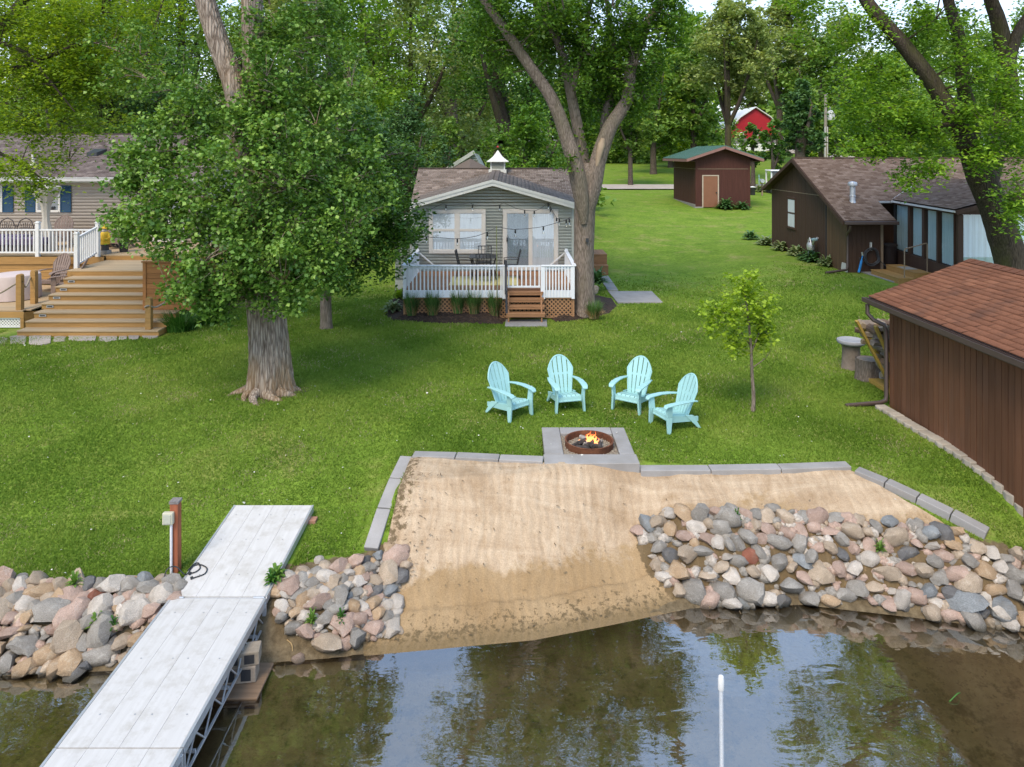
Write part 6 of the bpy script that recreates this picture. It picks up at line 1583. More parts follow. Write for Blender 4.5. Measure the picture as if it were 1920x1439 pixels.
ct = thing('golf_cart', 'white roofed utility cart parked behind the brown house roof', 'cart', (23.0, 60, 2.9))
cx, cy, cz_ = 22.4, 60, g1(22.4, 60)
MB().box(cx - 1.1, cx + 1.6, cy - .7, cy + .7, cz_ + 1.85, cz_ + 1.97).build('roof', RW_, ct, bevel=.05)
MB().box(cx - 1.05, cx + 1.5, cy - .65, cy + .65, cz_ + .35, cz_ + .95).build('body', RW_, ct, bevel=.06)
for (x, y) in ((-1.0, -.6), (-1.0, .6), (.0, -.6), (.0, .6), (1.3, -.6), (1.3, .6)): MB().box(cx + x - .05, cx + x + .05, cy + y - .05, cy + y + .05, cz_ + .95, cz_ + 1.86).build('roof_post', RW_, ct)
MB().box(cx - .95, cx - .05, cy - .6, cy - .58, cz_ + 1.0, cz_ + 1.8).build('side_window', pmat('cart_window', (.03, .045, .04), .1, .1, bump=0, spec=.8), ct)
MB().box(cx - 1.08, cx + 1.55, cy - .72, cy - .70, cz_ + 1.78, cz_ + 1.85).build('trim', pmat('navy_trim', (.02, .03, .08), .5), ct)
for x in (-.8, 1.1):
    for y in (-.6, .6):
        q = MB(); q.tube([(cx + x, cy + y - .1, cz_ + .25), (cx + x, cy + y + .1, cz_ + .25)], .26, 16); q.build('wheel', BLACKM, ct)
# mailbox and bucket by the road
p = at(1429, 342, 58); zz = g1(p[0], 58); mbx = thing('mailbox', 'small grey mailbox on a post by the gravel road', 'mailbox', (p[0], 58, zz))
MB().box(p[0] - .05, p[0] + .05, 57.95, 58.05, zz, zz + 1.05).build('post', TAN, mbx); q = MB(); q.tube([(p[0] - .05, 57.7, zz + 1.2), (p[0] - .05, 58.3, zz + 1.2)], .16, 12); q.build('box', GALV, mbx); MB().bar((p[0] - .25, 58, zz + .9), (p[0] - .25, 58, zz + 1.7), .06, .03).build('flag', pmat('teal_flag', (.25, .4, .42), .6), mbx)
p = at(1411, 343, 58.6); zz = g1(p[0], 58.6); q = MB(); q.lathe([(.2, 0), (.24, .6), (.25, .62), (.1, .66), (0, .67)], (p[0], 58.6, zz), 14); bk = thing('bucket', 'small black bin beside the grey mailbox', 'bin', (p[0], 58.6, zz)); q.build('body', BLACKM, bk, True)
q = MB(); q.lathe([(.25, .62), (.26, .66), (0, .72)], (p[0], 58.6, zz), 14); q.build('lid', RW_, bk, True)
# neighbour's gable glimpsed behind the cottage
nb = thing('neighbour_house', 'grey gabled house glimpsed behind the cottage roof', 'house', (-2.4, 41, 1.9))
MB().extr([(-4.0, 40, 1.5), (-1.6, 40, 1.5), (-1.6, 40, 5.2), (-2.1, 40, 6.15), (-4.0, 40, 5.0)], (0, 5, 0)).build('wall', SAGE, nb)
lap_siding(nb, Wall((0, 40, 0), *FRONT), lambda z: (-4.0 if z < 5 else -4.0 + (z - 5) / 1.15 * 1.9, -1.6 if z < 5.2 else -1.6 - (z - 5.2) / .95 * .5), 4.4, 6.1, .12, SAGE)
MB().bar((-4.3, 39.85, 4.85), (-2.08, 39.85, 6.25), .05, .2).build('rake_board', SAGE, nb)
MB().lathe([(1.05, 0), (.0, .55)], (-2.05, 35.5, 5.35), 4).build('hip_roof', SH_COT, nb)
# ------------------------------------------------------------------ dock
DOCKM = None
def dock_material():
    N = NT('white_dock_panel'); v = N.coords((9, .35, 9)); a = N.noise(v, 2.4, 5, .6); s = N.noise(N.coords((1, 1, 1)), 5, 6, .7); p = N.noise(N.coords((1, 1, 1), False), 22, 2, .5)
    c = N.ramp(a, [(.2, (.475, .455, .425)), (.8, (.575, .555, .525))])
    c = N.mix(N.math('MULTIPLY', N.ramp(s, [(.48, 0), (.68, 1)]), .5), c, (.36, .33, .28))
    c = N.mix(N.ramp(p, [(.76, 0), (.79, .7)]), c, (.3, .28, .25))
    return N.done(N.pbr(c, .6, N.bump(a, .12, .003), .3))
DOCKM = dock_material()
ALU = pmat('aluminium', (.55, .56, .57), .38, .1, 6, bump=.05, metal=.55)
dock = thing('dock', 'long white aluminium dock with a hinged ramp resting on the lawn', 'dock', (-3.7, 8, 0))
dx0, dx1, dz = -4.32, -3.10, .50
def dock_section(y0, y1, za, zb, sx=0.0, truss=True):
    n = 4; w = (dx1 - dx0 - .06) / n
    for i in range(n):
        a, b = dx0 + .03 + i * w, dx0 + .03 + (i + 1) * w - .003
        MB().hexa([(a, y0, za - .03), (b, y0, za - .03), (b + sx, y1, zb - .03), (a + sx, y1, zb - .03)], [(a, y0, za), (b, y0, za), (b + sx, y1, zb), (a + sx, y1, zb)]).build('deck_panel', DOCKM, dock)
    for x in (dx0, dx1 - .03):
        MB().hexa([(x, y0, za - .09), (x + .028, y0, za - .09), (x + .028 + sx, y1, zb - .09), (x + sx, y1, zb - .09)], [(x, y0, za + .004), (x + .028, y0, za + .004), (x + .028 + sx, y1, zb + .004), (x + sx, y1, zb + .004)]).build('side_rail', ALU, dock)
    if truss:
        for x in (dx0 + .015, dx1 - .012):
            q = MB(); q.bar((x, y0, .19), (x, y1 - .06, .19), .022, .022).bar((x, y1 - .03, .17), (x, y1 - .03, .46), .045, .03).bar((x, y0 + .02, .17), (x, y0 + .02, .46), .03, .03)
            k = max(2, int((y1 - y0) / .42)); d = (y1 - y0 - .1) / k
            for i in range(k):
                a = y0 + .05 + i * d; q.bar((x, a, .2), (x, a + d / 2, .43), .014, .014).bar((x, a + d / 2, .43), (x, a + d, .2), .014, .014)
            q.build('truss', ALU, dock)
        for i in range(3):
            y = y0 + .3 + i * (y1 - y0 - .6) / 2; MB().bar((dx0 + .02, y, .22), (dx1 - .02, y, .22), .025, .03).build('cross_tube', ALU, dock)
dock_section(6.80, 9.08, dz, dz); dock_section(3.6, 6.785, dz, dz); dock_section(9.12, 10.98, dz + .005, .75, .08, False)
MB().box(dx0, dx1, 9.075, 9.125, dz - .06, dz - .012).build('hinge_plate', ALU, dock)
for x in (dx0 + .1, dx1 - .1): MB().tube([(x - .07, 9.1, dz - .0), (x + .07, 9.1, dz - .0)], .012, 8).build('hinge', GALV, dock)
for x in (dx0 - .04, dx1 + .035):
    for y in (4.2,): MB().tube([(x, y, -1.2), (x, y, .8)], .025, 10).build('leg', GALV, dock)
random.seed(2)
q = MB()
for y in (7.2, 8.0, 8.8, 9.5, 10.2, 10.75):
    for x in (dx0 + .2, dx0 + .55, dx1 - .5, dx1 - .15):
        z = dz if y < 9.1 else .505 + (y - 9.12) / 1.86 * .245; q.lathe([(.009, 0), (.009, .003), (0, .004)], (x, y, z), 8)
tag(q.build('screw_heads', GALV, dock), kind='stuff')
# end of the ramp: short board beneath
bb = thing('support_board', 'reddish board under the lawn end of the dock ramp', 'board', (-3.4, 10.9, .62)); MB().box(-4.1, -2.93, 10.72, 10.86, .5, .64).build('plank', wood('reddish_board', (.34, .18, .12), (.5, 8, 8)), bb)
# blocks under the dock
CB = pmat('old_block', (.30, .245, .19), .95, .22, 5, bump=.5, bscale=40, dirt=(.14, .13, .09), damt=.5)
base = thing('block_base', 'wet wooden plate under the concrete blocks beside the dock', 'board', (-3.2, 8.35, 0)); MB().box(-3.75, -2.85, 8.05, 8.62, -.09, .02).build('plank', wood('wet_plank', (.20, .13, .08), (.5, 8, 8)), base, bevel=.01)
def cblock(x, y, z, rz, lab, hz=.19):
    t = thing('concrete_block', lab, 'block', (x, y, z), rz=rz)
    q = MB(); q.box(-.2, .2, -.1, .1, 0, hz); o = q.build('block', CB, None, bevel=.012); o.parent = t; o.name = 'block_body'
    for a in (-.09, .09):
        o2 = MB().box(a - .055, a + .055, -.105, -.1, .03, hz - .03).build('hollow_shade', DARKIN, None); o2.parent = t  # dark plates on the face paint the shade inside the block cores
    return t
cblock(-3.16, 8.36, .02, .12, 'lower concrete block of the stack under the dock edge'); cblock(-3.13, 8.36, .212, .2, 'upper concrete block of the stack under the dock edge', .16)

# post with the outlet box
p = gp(329, 1072)
POST = wood('red_cedar_post', (.30, .10, .05), (8, 8, .5), .25, .05)
po = thing('outlet_post', 'reddish timber post with an outdoor outlet box beside the dock', 'post', p)
MB().box(p[0] - .055, p[0] + .055, p[1] - .05, p[1] + .06, p[2] - .1, p[2] + .93).build('timber', POST, po, bevel=.006)
MB().box(p[0] - .062, p[0] + .062, p[1] - .057, p[1] + .067, p[2] + .93, p[2] + .965).build('cap', pmat('weathered_cap', (.2, .18, .17), .95, .5, 12), po)
ob = MB().box(p[0] - .125, p[0] + .015, p[1] - .12, p[1] - .052, p[2] + .68, p[2] + .84).build('outlet_box', pmat('yellowed_plastic', (.50, .48, .36), .4, .08), po, bevel=.012)
MB().box(p[0] - .105, p[0] - .005, p[1] - .128, p[1] - .121, p[2] + .7, p[2] + .82).build('cover', pmat('clear_cover', (.42, .43, .34), .2, .08, spec=.7), ob, bevel=.005)
MB().tube([(p[0] - .022, p[1] - .075, p[2] - .05), (p[0] - .022, p[1] - .075, p[2] + .68)], .017, 10).build('conduit', pmat('white_conduit', (.72, .70, .70), .5), po, True)
def cord(pts, r=.008):
    R = resample([(*q_, r) for q_ in pts], .03); return tube_np(R, 6)
zr_ = lambda y: .505 + (y - 9.12) / 1.86 * .245 + .012
def onr(px, py):
    z = .6
    for _ in range(20): q_ = on(px, py, z); z = zr_(q_[1])
    return on(px, py, z)
cr_ = thing('extension_cord', 'black extension cord with plug ends lying over the dock ramp', 'cord', onr(370, 1070))
pts = [gp(303, 1128), gp(304, 1108), gp(313, 1096), gp(330, 1090)]
pts = [(a, b, c + .05 + .14 * (i > 1)) for i, (a, b, c) in enumerate(pts)] + [onr(348, 1078), onr(362, 1062), onr(376, 1059), onr(388, 1066), onr(384, 1076), onr(372, 1081), onr(362, 1084)]
v, f = cord(pts); npmesh('cable', v, f, BLACKM, cr_, True)
v, f = cord([onr(352, 1070), onr(364, 1058), onr(372, 1056), onr(375, 1066), onr(366, 1073), onr(358, 1075)]); npmesh('cable', v, f, BLACKM, cr_, True)
for a, b in (((362, 1084), (357, 1086)), ((358, 1075), (354, 1078))): MB().bar(Vector(onr(*a)) + Vector((0, 0, .008)), Vector(onr(*b)) + Vector((0, 0, .008)), .026, .026).build('plug', BLACKM, cr_)

# mooring pole
mp_ = at(1352, 1290, 6.7); ml = thing('mooring_pole', 'white capped metal pole standing in the lake at the bottom edge', 'pole', (mp_[0], 6.7, 0))
MB().tube([(mp_[0] + .02, 6.7, -1.0), (mp_[0], 6.7, 1.15)], .021, 14).build('tube', pmat('pale_tube', (.6, .63, .66), .4, .06, metal=.2), ml, True)
q = MB(); q.lathe([(.027, 0), (.029, .01), (.029, .10), (.022, .125), (0, .13)], (mp_[0], 6.7, 1.12), 16); q.build('cap', WHITE, ml, True)

# ------------------------------------------------------------------ adirondack chairs
def adirondack(name, label, mat, group, slits=5):
    t = thing(name, label, 'chair', (0, 0, 0), group)
    W_ = .25
    # back: slats following a tilted, slightly concave plane with an arched top
    tilt = math.radians(21); y0, z0 = .20, .24; Hb = .80
    def bp(u, v, off=0):                 # u -1..1, v metres up the back
        half = .185 + .085 * min(1, v / .55) - .0 * v; x = u * half
        yy = y0 + v * math.sin(tilt) - .035 * u * u * (v / Hb) + off * math.cos(tilt); zz = z0 + v * math.cos(tilt) + off * -math.sin(tilt)
        return (x, yy, zz)
    topv = lambda u: Hb - .20 * u * u - .06 * abs(u) ** 4
    for i in range(slits):
        a = -1 + 2 * i / slits + .035; b = -1 + 2 * (i + 1) / slits - .035
        m = MB(); n = 7; rows = []
        for k in range(n + 1):
            w = k / n; rows.append([bp(a, topv(a) * w), bp(b, topv(b) * w), bp(b, topv(b) * w, .022), bp(a, topv(a) * w, .022)])
        for k in range(n): m.hexa(rows[k], rows[k + 1])
        m.build('back_slat', mat, t, local=False)
    rim = MB(); pts = [bp(-1, .02 + .1 * k) for k in range(6)]
    pts = [bp(-1.03, topv(-1) * k / 8, .01) for k in range(8)] + [bp(u, topv(u) + .008, .01) for u in np.linspace(-1.03, 1.03, 15)] + [bp(1.03, topv(1) * k / 8, .01) for k in range(7, -1, -1)]
    rim.tube(pts, .018, 6); rim.build('back_rim', mat, t, True, local=False)
    for v in (.40, .06): m = MB(); m.hexa([bp(-1, v, .02), bp(1, v, .02), bp(1, v, .035), bp(-1, v, .035)], [bp(-1, v + .05, .02), bp(1, v + .05, .02), bp(1, v + .05, .035), bp(-1, v + .05, .035)]); m.build('back_rail', mat, t, local=False)
    # seat
    zs = lambda y: .255 + (.22 - y) * .19 - (max(0, -.2 - y) * 1.2)
    for i in range(slits):
        a = -W_ + 2 * W_ * i / slits + .006; b = -W_ + 2 * W_ * (i + 1) / slits - .006; ys = [.24, .05, -.12, -.2, -.255, -.29]
        m = MB(); rows = [[(a, y, zs(y) - .02), (b, y, zs(y) - .02), (b, y, zs(y)), (a, y, zs(y))] for y in ys]
        for k in range(len(ys) - 1): m.hexa(rows[k], rows[k + 1])
        m.build('seat_slat', mat, t, local=False)
    m = MB(); m.hexa([(-W_, -.285, .22), (W_, -.285, .22), (W_, -.265, .22), (-W_, -.265, .22)], [(-W_, -.272, .315), (W_, -.272, .315), (W_, -.25, .315), (-W_, -.25, .315)]); m.build('apron', mat, t, local=False)
    for s in (-1, 1):
        m = MB(); m.hexa([(s * W_ - .012, -.27, .2), (s * W_ + .012, -.27, .2), (s * W_ + .012, .42, .14), (s * W_ - .012, .42, .14)], [(s * W_ - .012, -.27, .33), (s * W_ + .012, -.27, .33), (s * W_ + .012, .42, .23), (s * W_ - .012, .42, .23)]); m.build('side_rail', mat, t, local=False)
        x = s * .285                      # front leg: broad plank, splayed and tapering down
        m = MB(); m.hexa([(x + s * .02 - .022, -.34, 0), (x + s * .02 + .022, -.34, 0), (x + s * .02 + .022, -.27, 0), (x + s * .02 - .022, -.27, 0)], [(x - .018, -.35, .31), (x + .018, -.35, .31), (x + .018, -.215, .31), (x - .018, -.215, .31)])
        m.hexa([(x - .018, -.35, .311), (x + .018, -.35, .311), (x + .018, -.215, .311), (x - .018, -.215, .311)], [(x - .018 + s * .015, -.345, .555), (x + .018 + s * .015, -.345, .555), (x + .018 + s * .015, -.23, .555), (x - .018 + s * .015, -.23, .555)])
        m.build('leg', mat, t, bevel=.006, local=False)
        m = MB(); m.hexa([(s * .27 - .02, .41, 0), (s * .27 + .02, .41, 0), (s * .27 + .02, .47, 0), (s * .27 - .02, .47, 0)], [(s * .25 - .018, .1, .30), (s * .25 + .018, .1, .30), (s * .25 + .018, .30, .27), (s * .25 - .018, .30, .27)]); m.build('leg', mat, t, bevel=.005, local=False)
        m = MB(); ys = [(-.40, .52, .045, .30), (-.36, .56, .062, .30), (-.25, .575, .066, .31), (-.05, .585, .06, .315), (.15, .58, .05, .30), (.30, .565, .036, .275), (.40, .55, .028, .26)]
        rows = [[(s * c - hw, y, z - .024), (s * c + hw, y, z - .024), (s * c + hw, y, z), (s * c - hw, y, z)] for y, z, hw, c in ys]
        for k in range(len(rows) - 1): m.hexa(rows[k], rows[k + 1])
        m.build('arm', mat, t, bevel=.006, local=False)
    return t
AQUA = pmat('aqua_plastic', (.31, .54, .53), .45, .04, 3, bump=.03, spec=.4)
TAUPE = wood('taupe_slat', (.23, .17, .14), (6, 6, .6), .15, .08, .2)
A = adirondack('adirondack_chair', 'leftmost aqua adirondack chair, turned towards the fire from the left', AQUA, 'aqua chairs round the fire pit')
spots = [((957, 780), 43, None), ((1061, 766), 14, 'aqua adirondack chair second from left, facing straight to the fire'), ((1186, 767), -34, 'aqua adirondack chair second from right, turned a little left'), ((1262, 802), -66, 'rightmost aqua adirondack chair, seen almost from its side')]
for i, (pp, rz, lab) in enumerate(spots):
    o = A if i == 0 else copy_tree(A); g = gp(*pp); o.location = (g[0], g[1] + .05, g[2] + .0); o.rotation_euler = (0, 0, math.radians(rz)); o.scale = (.92, .92, .90)
    if lab: o['label'] = lab
A2 = adirondack('adirondack_chair', 'taupe adirondack chair behind the cloth covered table on the low deck', TAUPE, 'taupe chairs of the beige house', 7)
for i, (x, y, z, rz, lab) in enumerate(((-14.95, 23.4, 1.70, -10, None), (-13.95, 22.6, 1.70, -68, 'taupe adirondack chair on the low deck beside the wooden stairs'),
        (-16.65, 26.6, 2.69, 20, 'taupe adirondack chair on the upper deck behind the wrapped parasol'), (-14.35, 26.2, 2.69, -75, 'taupe adirondack chair on the upper deck beside the yellow figure'))):
    o = A2 if i == 0 else copy_tree(A2); o.location = (x, y, z); o.rotation_euler = (0, 0, math.radians(rz)); o.scale = (1.12,) * 3
    if lab: o['label'] = lab

# ------------------------------------------------------------------ fire ring
RUST = pmat('rusty_steel', (.11, .042, .022), .85, .45, 6, bump=.5, bscale=30, col2=(.22, .085, .04))
fc = (1.30, 12.14, FZ - .03)
ring = thing('fire_ring', 'rusty steel fire ring sunk in the paved surround', 'fire ring', fc)
q = MB(); q.lathe([(.405, -.1), (.405, .09), (.412, .10), (.395, .105), (.385, .10), (.383, -.06)], fc, 48); q.build('ring', RUST, ring, True)
q = MB(); q.lathe([(.384, -.05), (.25, -.03), (.1, -.005), (0, .0)], fc, 24); q.build('ash_bed', pmat('ash_and_char', (.03, .027, .025), .95, .6, 9, bump=.8, bscale=40, bdist=.02, col2=(.16, .15, .14)), ring, True)
CHAR = pmat('charred_wood', (.022, .018, .016), .9, .6, 4, (1, 1, .4), .7, 20, .01, col2=(.10, .085, .075))
ASHW = pmat('ash_white_wood', (.30, .27, .24), .95, .5, 5, (1, 1, .5), .5, 25, .01)
random.seed(14); lg = None
for i in range(11):
    a = i * 2.39; r = .07 + .018 * (i % 8); c = Vector((fc[0] + math.cos(a) * r * 1.3, fc[1] + math.sin(a) * r * 1.2, fc[2] + .02 + .018 * (i % 3)))
    d = Vector((math.cos(a * 1.7), math.sin(a * 1.7), random.uniform(-.25, .25))) * random.uniform(.09, .17)
    q = MB(); q.tube([c - d, c - d * .3 + Vector((0, 0, .008)), c + d * .4, c + d], [.032, .04, .036, .026], 7); o = q.build('log', CHAR if i % 3 else ASHW, None, True)
    tag(o, 'charred split log burning in the rusty fire ring' if i % 3 else 'log turned white with ash in the rusty fire ring', 'log', 'logs in the fire ring')
def flame_mat():
    N = NT('flame'); v = N.n('TexCoord').outputs['Generated']; z = N.n('SeparateXYZ', {0: v}).outputs['Z']
    c = N.ramp(z, [(0, (1, .62, .30)), (.3, (1, .36, .10)), (1, (1, .12, .03))])
    e = N.n('Emission', {'Color': c, 'Strength': 2.6}).outputs[0]; t = N.n('BsdfTransparent').outputs[0]
    return N.done(N.n('MixShader', {0: N.ramp(z, [(0, .85), (.5, .7), (1, .25)]), 1: t, 2: e}).outputs[0])
FLM = flame_mat(); fire = thing('fire', 'small orange fire burning in the rusty ring', 'fire', (fc[0], fc[1], fc[2] + .07))
random.seed(4)
for i in range(16):
    a = random.uniform(0, 6.28); r = random.uniform(.0, .13); x, y = fc[0] + .03 + math.cos(a) * r, fc[1] + math.sin(a) * r * .7; h = random.uniform(.07, .22) * (1.2 - r * 4); w = random.uniform(.014, .028)
    pts = [(x + .03 * math.sin(k * 1.3 + i) * k / 4, y + .02 * math.cos(k * 1.7 + i * 2) * k / 4, fc[2] + .02 + h * k / 6) for k in range(7)]
    MB().tube(pts, [w * .7, w, w * .95, w * .7, w * .45, w * .22, .001], 6).build('flame', FLM, fire, True)
q = MB()
for i in range(26):
    a = random.uniform(0, 6.28); r = random.uniform(0, .2); q.obox((fc[0] + math.cos(a) * r, fc[1] + math.sin(a) * r * .8, fc[2] + .03 + random.uniform(0, .03)), (.04, .025, .02), Matrix.Rotation(a, 3, 'Z'))
N_ = NT('embers'); q.build('embers', N_.done(N_.n('Emission', {'Color': (1, .45, .22, 1), 'Strength': 1.1}).outputs[0]), fire)['kind'] = 'stuff'

# ------------------------------------------------------------------ cottage deck furniture
rug = thing('rug', 'yellow patterned rug under the black table on the cottage deck', 'rug', (-.85, 23, 2.08))
def rug_mat():
    N = NT('yellow_rug'); v = N.n('TexCoord').outputs['Object']
    ch = N.n('TexBrick', {'Vector': v, 'Color1': (.50, .40, .10, 1), 'Color2': (.58, .48, .17, 1), 'Mortar': (.60, .55, .36, 1), 'Scale': 3.2, 'Mortar Size': .03}).outputs['Color']
    return N.done(N.pbr(ch, .95))
MB().box(-1.95, .2, 22.15, 23.75, 2.073, 2.082).build('rug_cloth', rug_mat(), rug)
tb = thing('patio_table', 'black metal table on the yellow rug of the cottage deck', 'table', (-.92, 23.4, 2.08))
MB().box(-1.38, -.46, 23.0, 23.8, 2.77, 2.8).build('table_top', BLACKM, tb, bevel=.01)
for sx in (-1, 1):
    for sy in (-1, 1): MB().tube([(-.92 + sx * .4, 23.4 + sy * .33, 2.77), (-.92 + sx * .3, 23.4 + sy * .22, 2.42), (-.92 + sx * .42, 23.4 + sy * .35, 2.083)], .018, 8).build('leg', BLACKM, tb, True)
def patio_chair(label):
    t = thing('patio_chair', label, 'chair', (0, 0, 0), 'black chairs round the deck table')
    MB().box(-.22, .22, -.22, .22, .40, .425).build('seat', BLACKM, t, local=False)
    q = MB()
    for x in (-.22, .22): q.bar((x, .21, .40), (x, .33, .92), .025, .025)
    q.bar((-.22, .33, .91), (.22, .33, .91), .025, .03); q.build('back_frame', BLACKM, t, local=False)
    q = MB()
    for k in range(1, 4): q.bar((-.22, .21 + .12 * k / 4, .40 + .52 * k / 4), (.22, .21 + .12 * k / 4, .40 + .52 * k / 4), .02, .012); q.bar((-.22 + .11 * k, .23, .45), (-.22 + .11 * k, .328, .90), .02, .012)
    q.build('back_grid', BLACKM, t, local=False)
    for x in (-.22, .22):
        MB().tube([(x, -.21, .0), (x, -.2, .42), (x * 1.08, -.2, .62)], .013, 6).build('leg', BLACKM, t, local=False); MB().tube([(x, .21, .42), (x, .3, .0)], .013, 6).build('leg', BLACKM, t, local=False)
        MB().tube([(x * 1.08, -.22, .62), (x * 1.1, .0, .645), (x, .265, .63)], .014, 6).build('arm', BLACKM, t, local=False)
    return t
PC = patio_chair('black patio chair at the left side of the deck table')
for i, (x, y, rz, lab) in enumerate(((-1.5, 23.35, 88, None), (-.05, 23.4, -88, 'black patio chair at the right side of the deck table'), (-.92, 24.1, 0, 'black patio chair between the deck table and the cottage wall'), (-.9, 22.75, 180, 'black patio chair with its back to the white railing'))):
    o = PC if i == 0 else copy_tree(PC); o.location = (x, y, 2.083); o.rotation_euler = (0, 0, math.radians(rz))
    if lab: o['label'] = lab
# bamboo cane and string lights
bp_ = at(931, 500, 21.42); bc = thing('bamboo_cane', 'thin green cane standing in front of the cottage deck railing', 'pole', (bp_[0], 21.42, 1.22)); MB().tube([(bp_[0] + .02, 21.40, 1.2), (bp_[0], 21.42, at(931, 424, 21.42)[2])], .014, 6).build('cane', pmat('cane', (.22, .24, .10), .7, .2), bc)
sl = thing('string_lights', 'black string of light bulbs along the cottage gable and deck', 'string lights', at(900, 383, 24.7))
CLR = panemat('clear_bulb', .25, (.9, .9, .88))
def strand(pts, Ys, bulbs):
    P = [at(700 + a / 4, 280 + b / 4, Y) for (a, b), Y in zip(pts, Ys)]
    R = resample([(*p, .009) for p in P], .08); npmesh('cord', *tube_np(R, 5), BLACKM, sl, True)
    for (a, b) in bulbs:
        j = min(range(len(pts)), key=lambda k: abs(pts[k][0] - a)); Y = Ys[j]; c = at(700 + a / 4, 280 + b / 4, Y)
        q = MB(); q.lathe([(.0, .0), (.024, -.005), (.026, -.10), (.016, -.12)], c, 8); s = q.build('socket', BLACKM, sl, True)
        q = MB(); q.lathe([(.015, -.11), (.034, -.16), (.03, -.2), (0, -.225)], c, 8); q.build('bulb', CLR, s, True)
up = [(285, 452), (330, 462), (362, 476), (430, 450), (520, 410), (545, 418), (640, 416), (725, 404), (745, 416), (850, 424), (945, 420), (980, 404), (1060, 440), (1135, 457), (1207, 462), (1262, 440), (1312, 404), (1330, 440), (1375, 515), (1395, 520), (1447, 525), (1480, 510)]
strand(up, [24.68] * 18 + [23.8, 23.4, 22.2, 21.7], [(362, 478), (545, 418), (743, 416), (948, 420), (1135, 457), (1207, 462), (1312, 408), (1330, 445), (1375, 515), (1395, 522), (1447, 528), (1470, 522)])
lo = [(213, 590), (300, 640), (398, 658), (520, 666), (630, 672), (760, 655), (855, 622), (925, 588), (1000, 596), (1065, 602), (1180, 594), (1275, 580), (1400, 545), (1490, 515)]
strand(lo, [24.5, 23, 21.7] + [21.45] * 11, [(213, 592), (398, 658), (630, 672), (855, 624), (1065, 602), (1275, 580)])
v, f = cord([at(943, 404, 24.6), at(941, 440, 23.5), at(938, 480, 22), at(936, 500, 21.5)], .006); npmesh('cord', v, f, BLACKM, sl, True)

# ------------------------------------------------------------------ plants with blades and broad leaves
def blades(rng, n, r, h, w, spread, seg=4):
    a = rng.uniform(0, 6.28, n); rr = r * np.sqrt(rng.random(n)); H = h * rng.uniform(.6, 1.1, n); o = spread * rng.uniform(.2, 1, n); b = a + rng.normal(size=n) * .5
    vs = []
    for k in range(seg + 1):
        t = k / seg; x = rr * np.cos(a) + np.cos(b) * o * t ** 1.7; y = rr * np.sin(a) + np.sin(b) * o * t ** 1.7; z = H * (t - .35 * (o / spread) * t ** 2.6)
        ww = w * (1 - t ** 1.5) + .001; px_ = -np.sin(b + .6) * ww; py_ = np.cos(b + .6) * ww
        vs += [np.stack([x - px_, y - py_, z], -1), np.stack([x + px_, y + py_, z], -1)]
    V_ = np.stack(vs, 1).reshape(-1, 3); m = 2 * (seg + 1); f = []
    base_ = (np.arange(n) * m)[:, None]
    for k in range(seg): f.append(base_ + np.array([2 * k, 2 * k + 1, 2 * k + 3, 2 * k + 2]))
    return V_, np.concatenate(f), np.repeat(np.clip(rng.normal(.5, .2, n), 0, 1), m)
L_GRASS = leafmat('ornamental_blade', (0.039, 0.099, 0.026), (0.082, 0.180, 0.042), (0.194, 0.306, 0.081), .25, .5)
L_STRAW = leafmat('dry_blade', (0.238, 0.154, 0.059), (0.404, 0.275, 0.129), (0.546, 0.407, 0.218), .2, .8)
L_LILY = leafmat('daylily_blade', (0.024, 0.080, 0.012), (0.052, 0.152, 0.020), (0.121, 0.256, 0.043), .25, .4)
def clump(name, label, loc, seed, n, r, h, w, spread, mat, straw=0, group=None, cat='plant'):
    rng = np.random.RandomState(seed); t = thing(name, label, cat, loc, group)
    v, f, tn = blades(rng, n, r, h, w, spread); o = npmesh('blades', v, f, mat, None, False, {'tone': tn}); o.parent = t; o['kind'] = 'stuff'
    if straw:
        v, f, tn = blades(rng, straw, r * 1.1, h * .55, w, spread * 1.1); o = npmesh('dry_blades', v, f, L_STRAW, None, False, {'tone': tn}); o.parent = t; o['kind'] = 'stuff'
    return t
OG = 'ornamental grasses along the cottage deck'
for i, (px, lab) in enumerate(((772, 'leftmost ornamental grass clump at the corner of the cottage deck'), (811, 'second ornamental grass clump from the left before the deck lattice'), (859, 'middle ornamental grass clump before the deck lattice'), (889, 'fourth ornamental grass clump before the deck lattice'), (927, 'ornamental grass clump beside the cottage deck steps'))):
    g = gp(px, 598 + (i % 2)); clump('ornamental_grass', lab, (g[0], g[1], MZ(g[0], g[1])), 200 + i, 460, .14, .86, .0065, .30, L_GRASS, 130, OG)
clump('ornamental_grass', 'straw tinged ornamental grass clump at the foot of the forked tree', (2.42, 21.25, MZ(2.42, 21.25)), 207, 320, .13, .62, .007, .3, L_GRASS, 240, OG)
for i, (px, py, s, lab) in enumerate(((340, 620, 1.0, 'dark green daylily clump at the foot of the wooden stairs'), (388, 606, .95, 'dark green daylily clump nearer the huge cottonwood trunk'))):
    g = gp(px, py); clump('daylily', lab, g, 220 + i, 380, .36, .72 * s, .014, .55, L_LILY, 0, 'daylily clumps beside the stairs')
L_HOSTA = leafmat('hosta_leaf', (0.037, 0.102, 0.034), (0.083, 0.178, 0.049), (0.184, 0.289, 0.092), .2, .45)
L_HOSTAV = leafmat('variegated_hosta_leaf', (0.042, 0.104, 0.029), (0.140, 0.208, 0.070), (0.505, 0.520, 0.281), .2, .5)
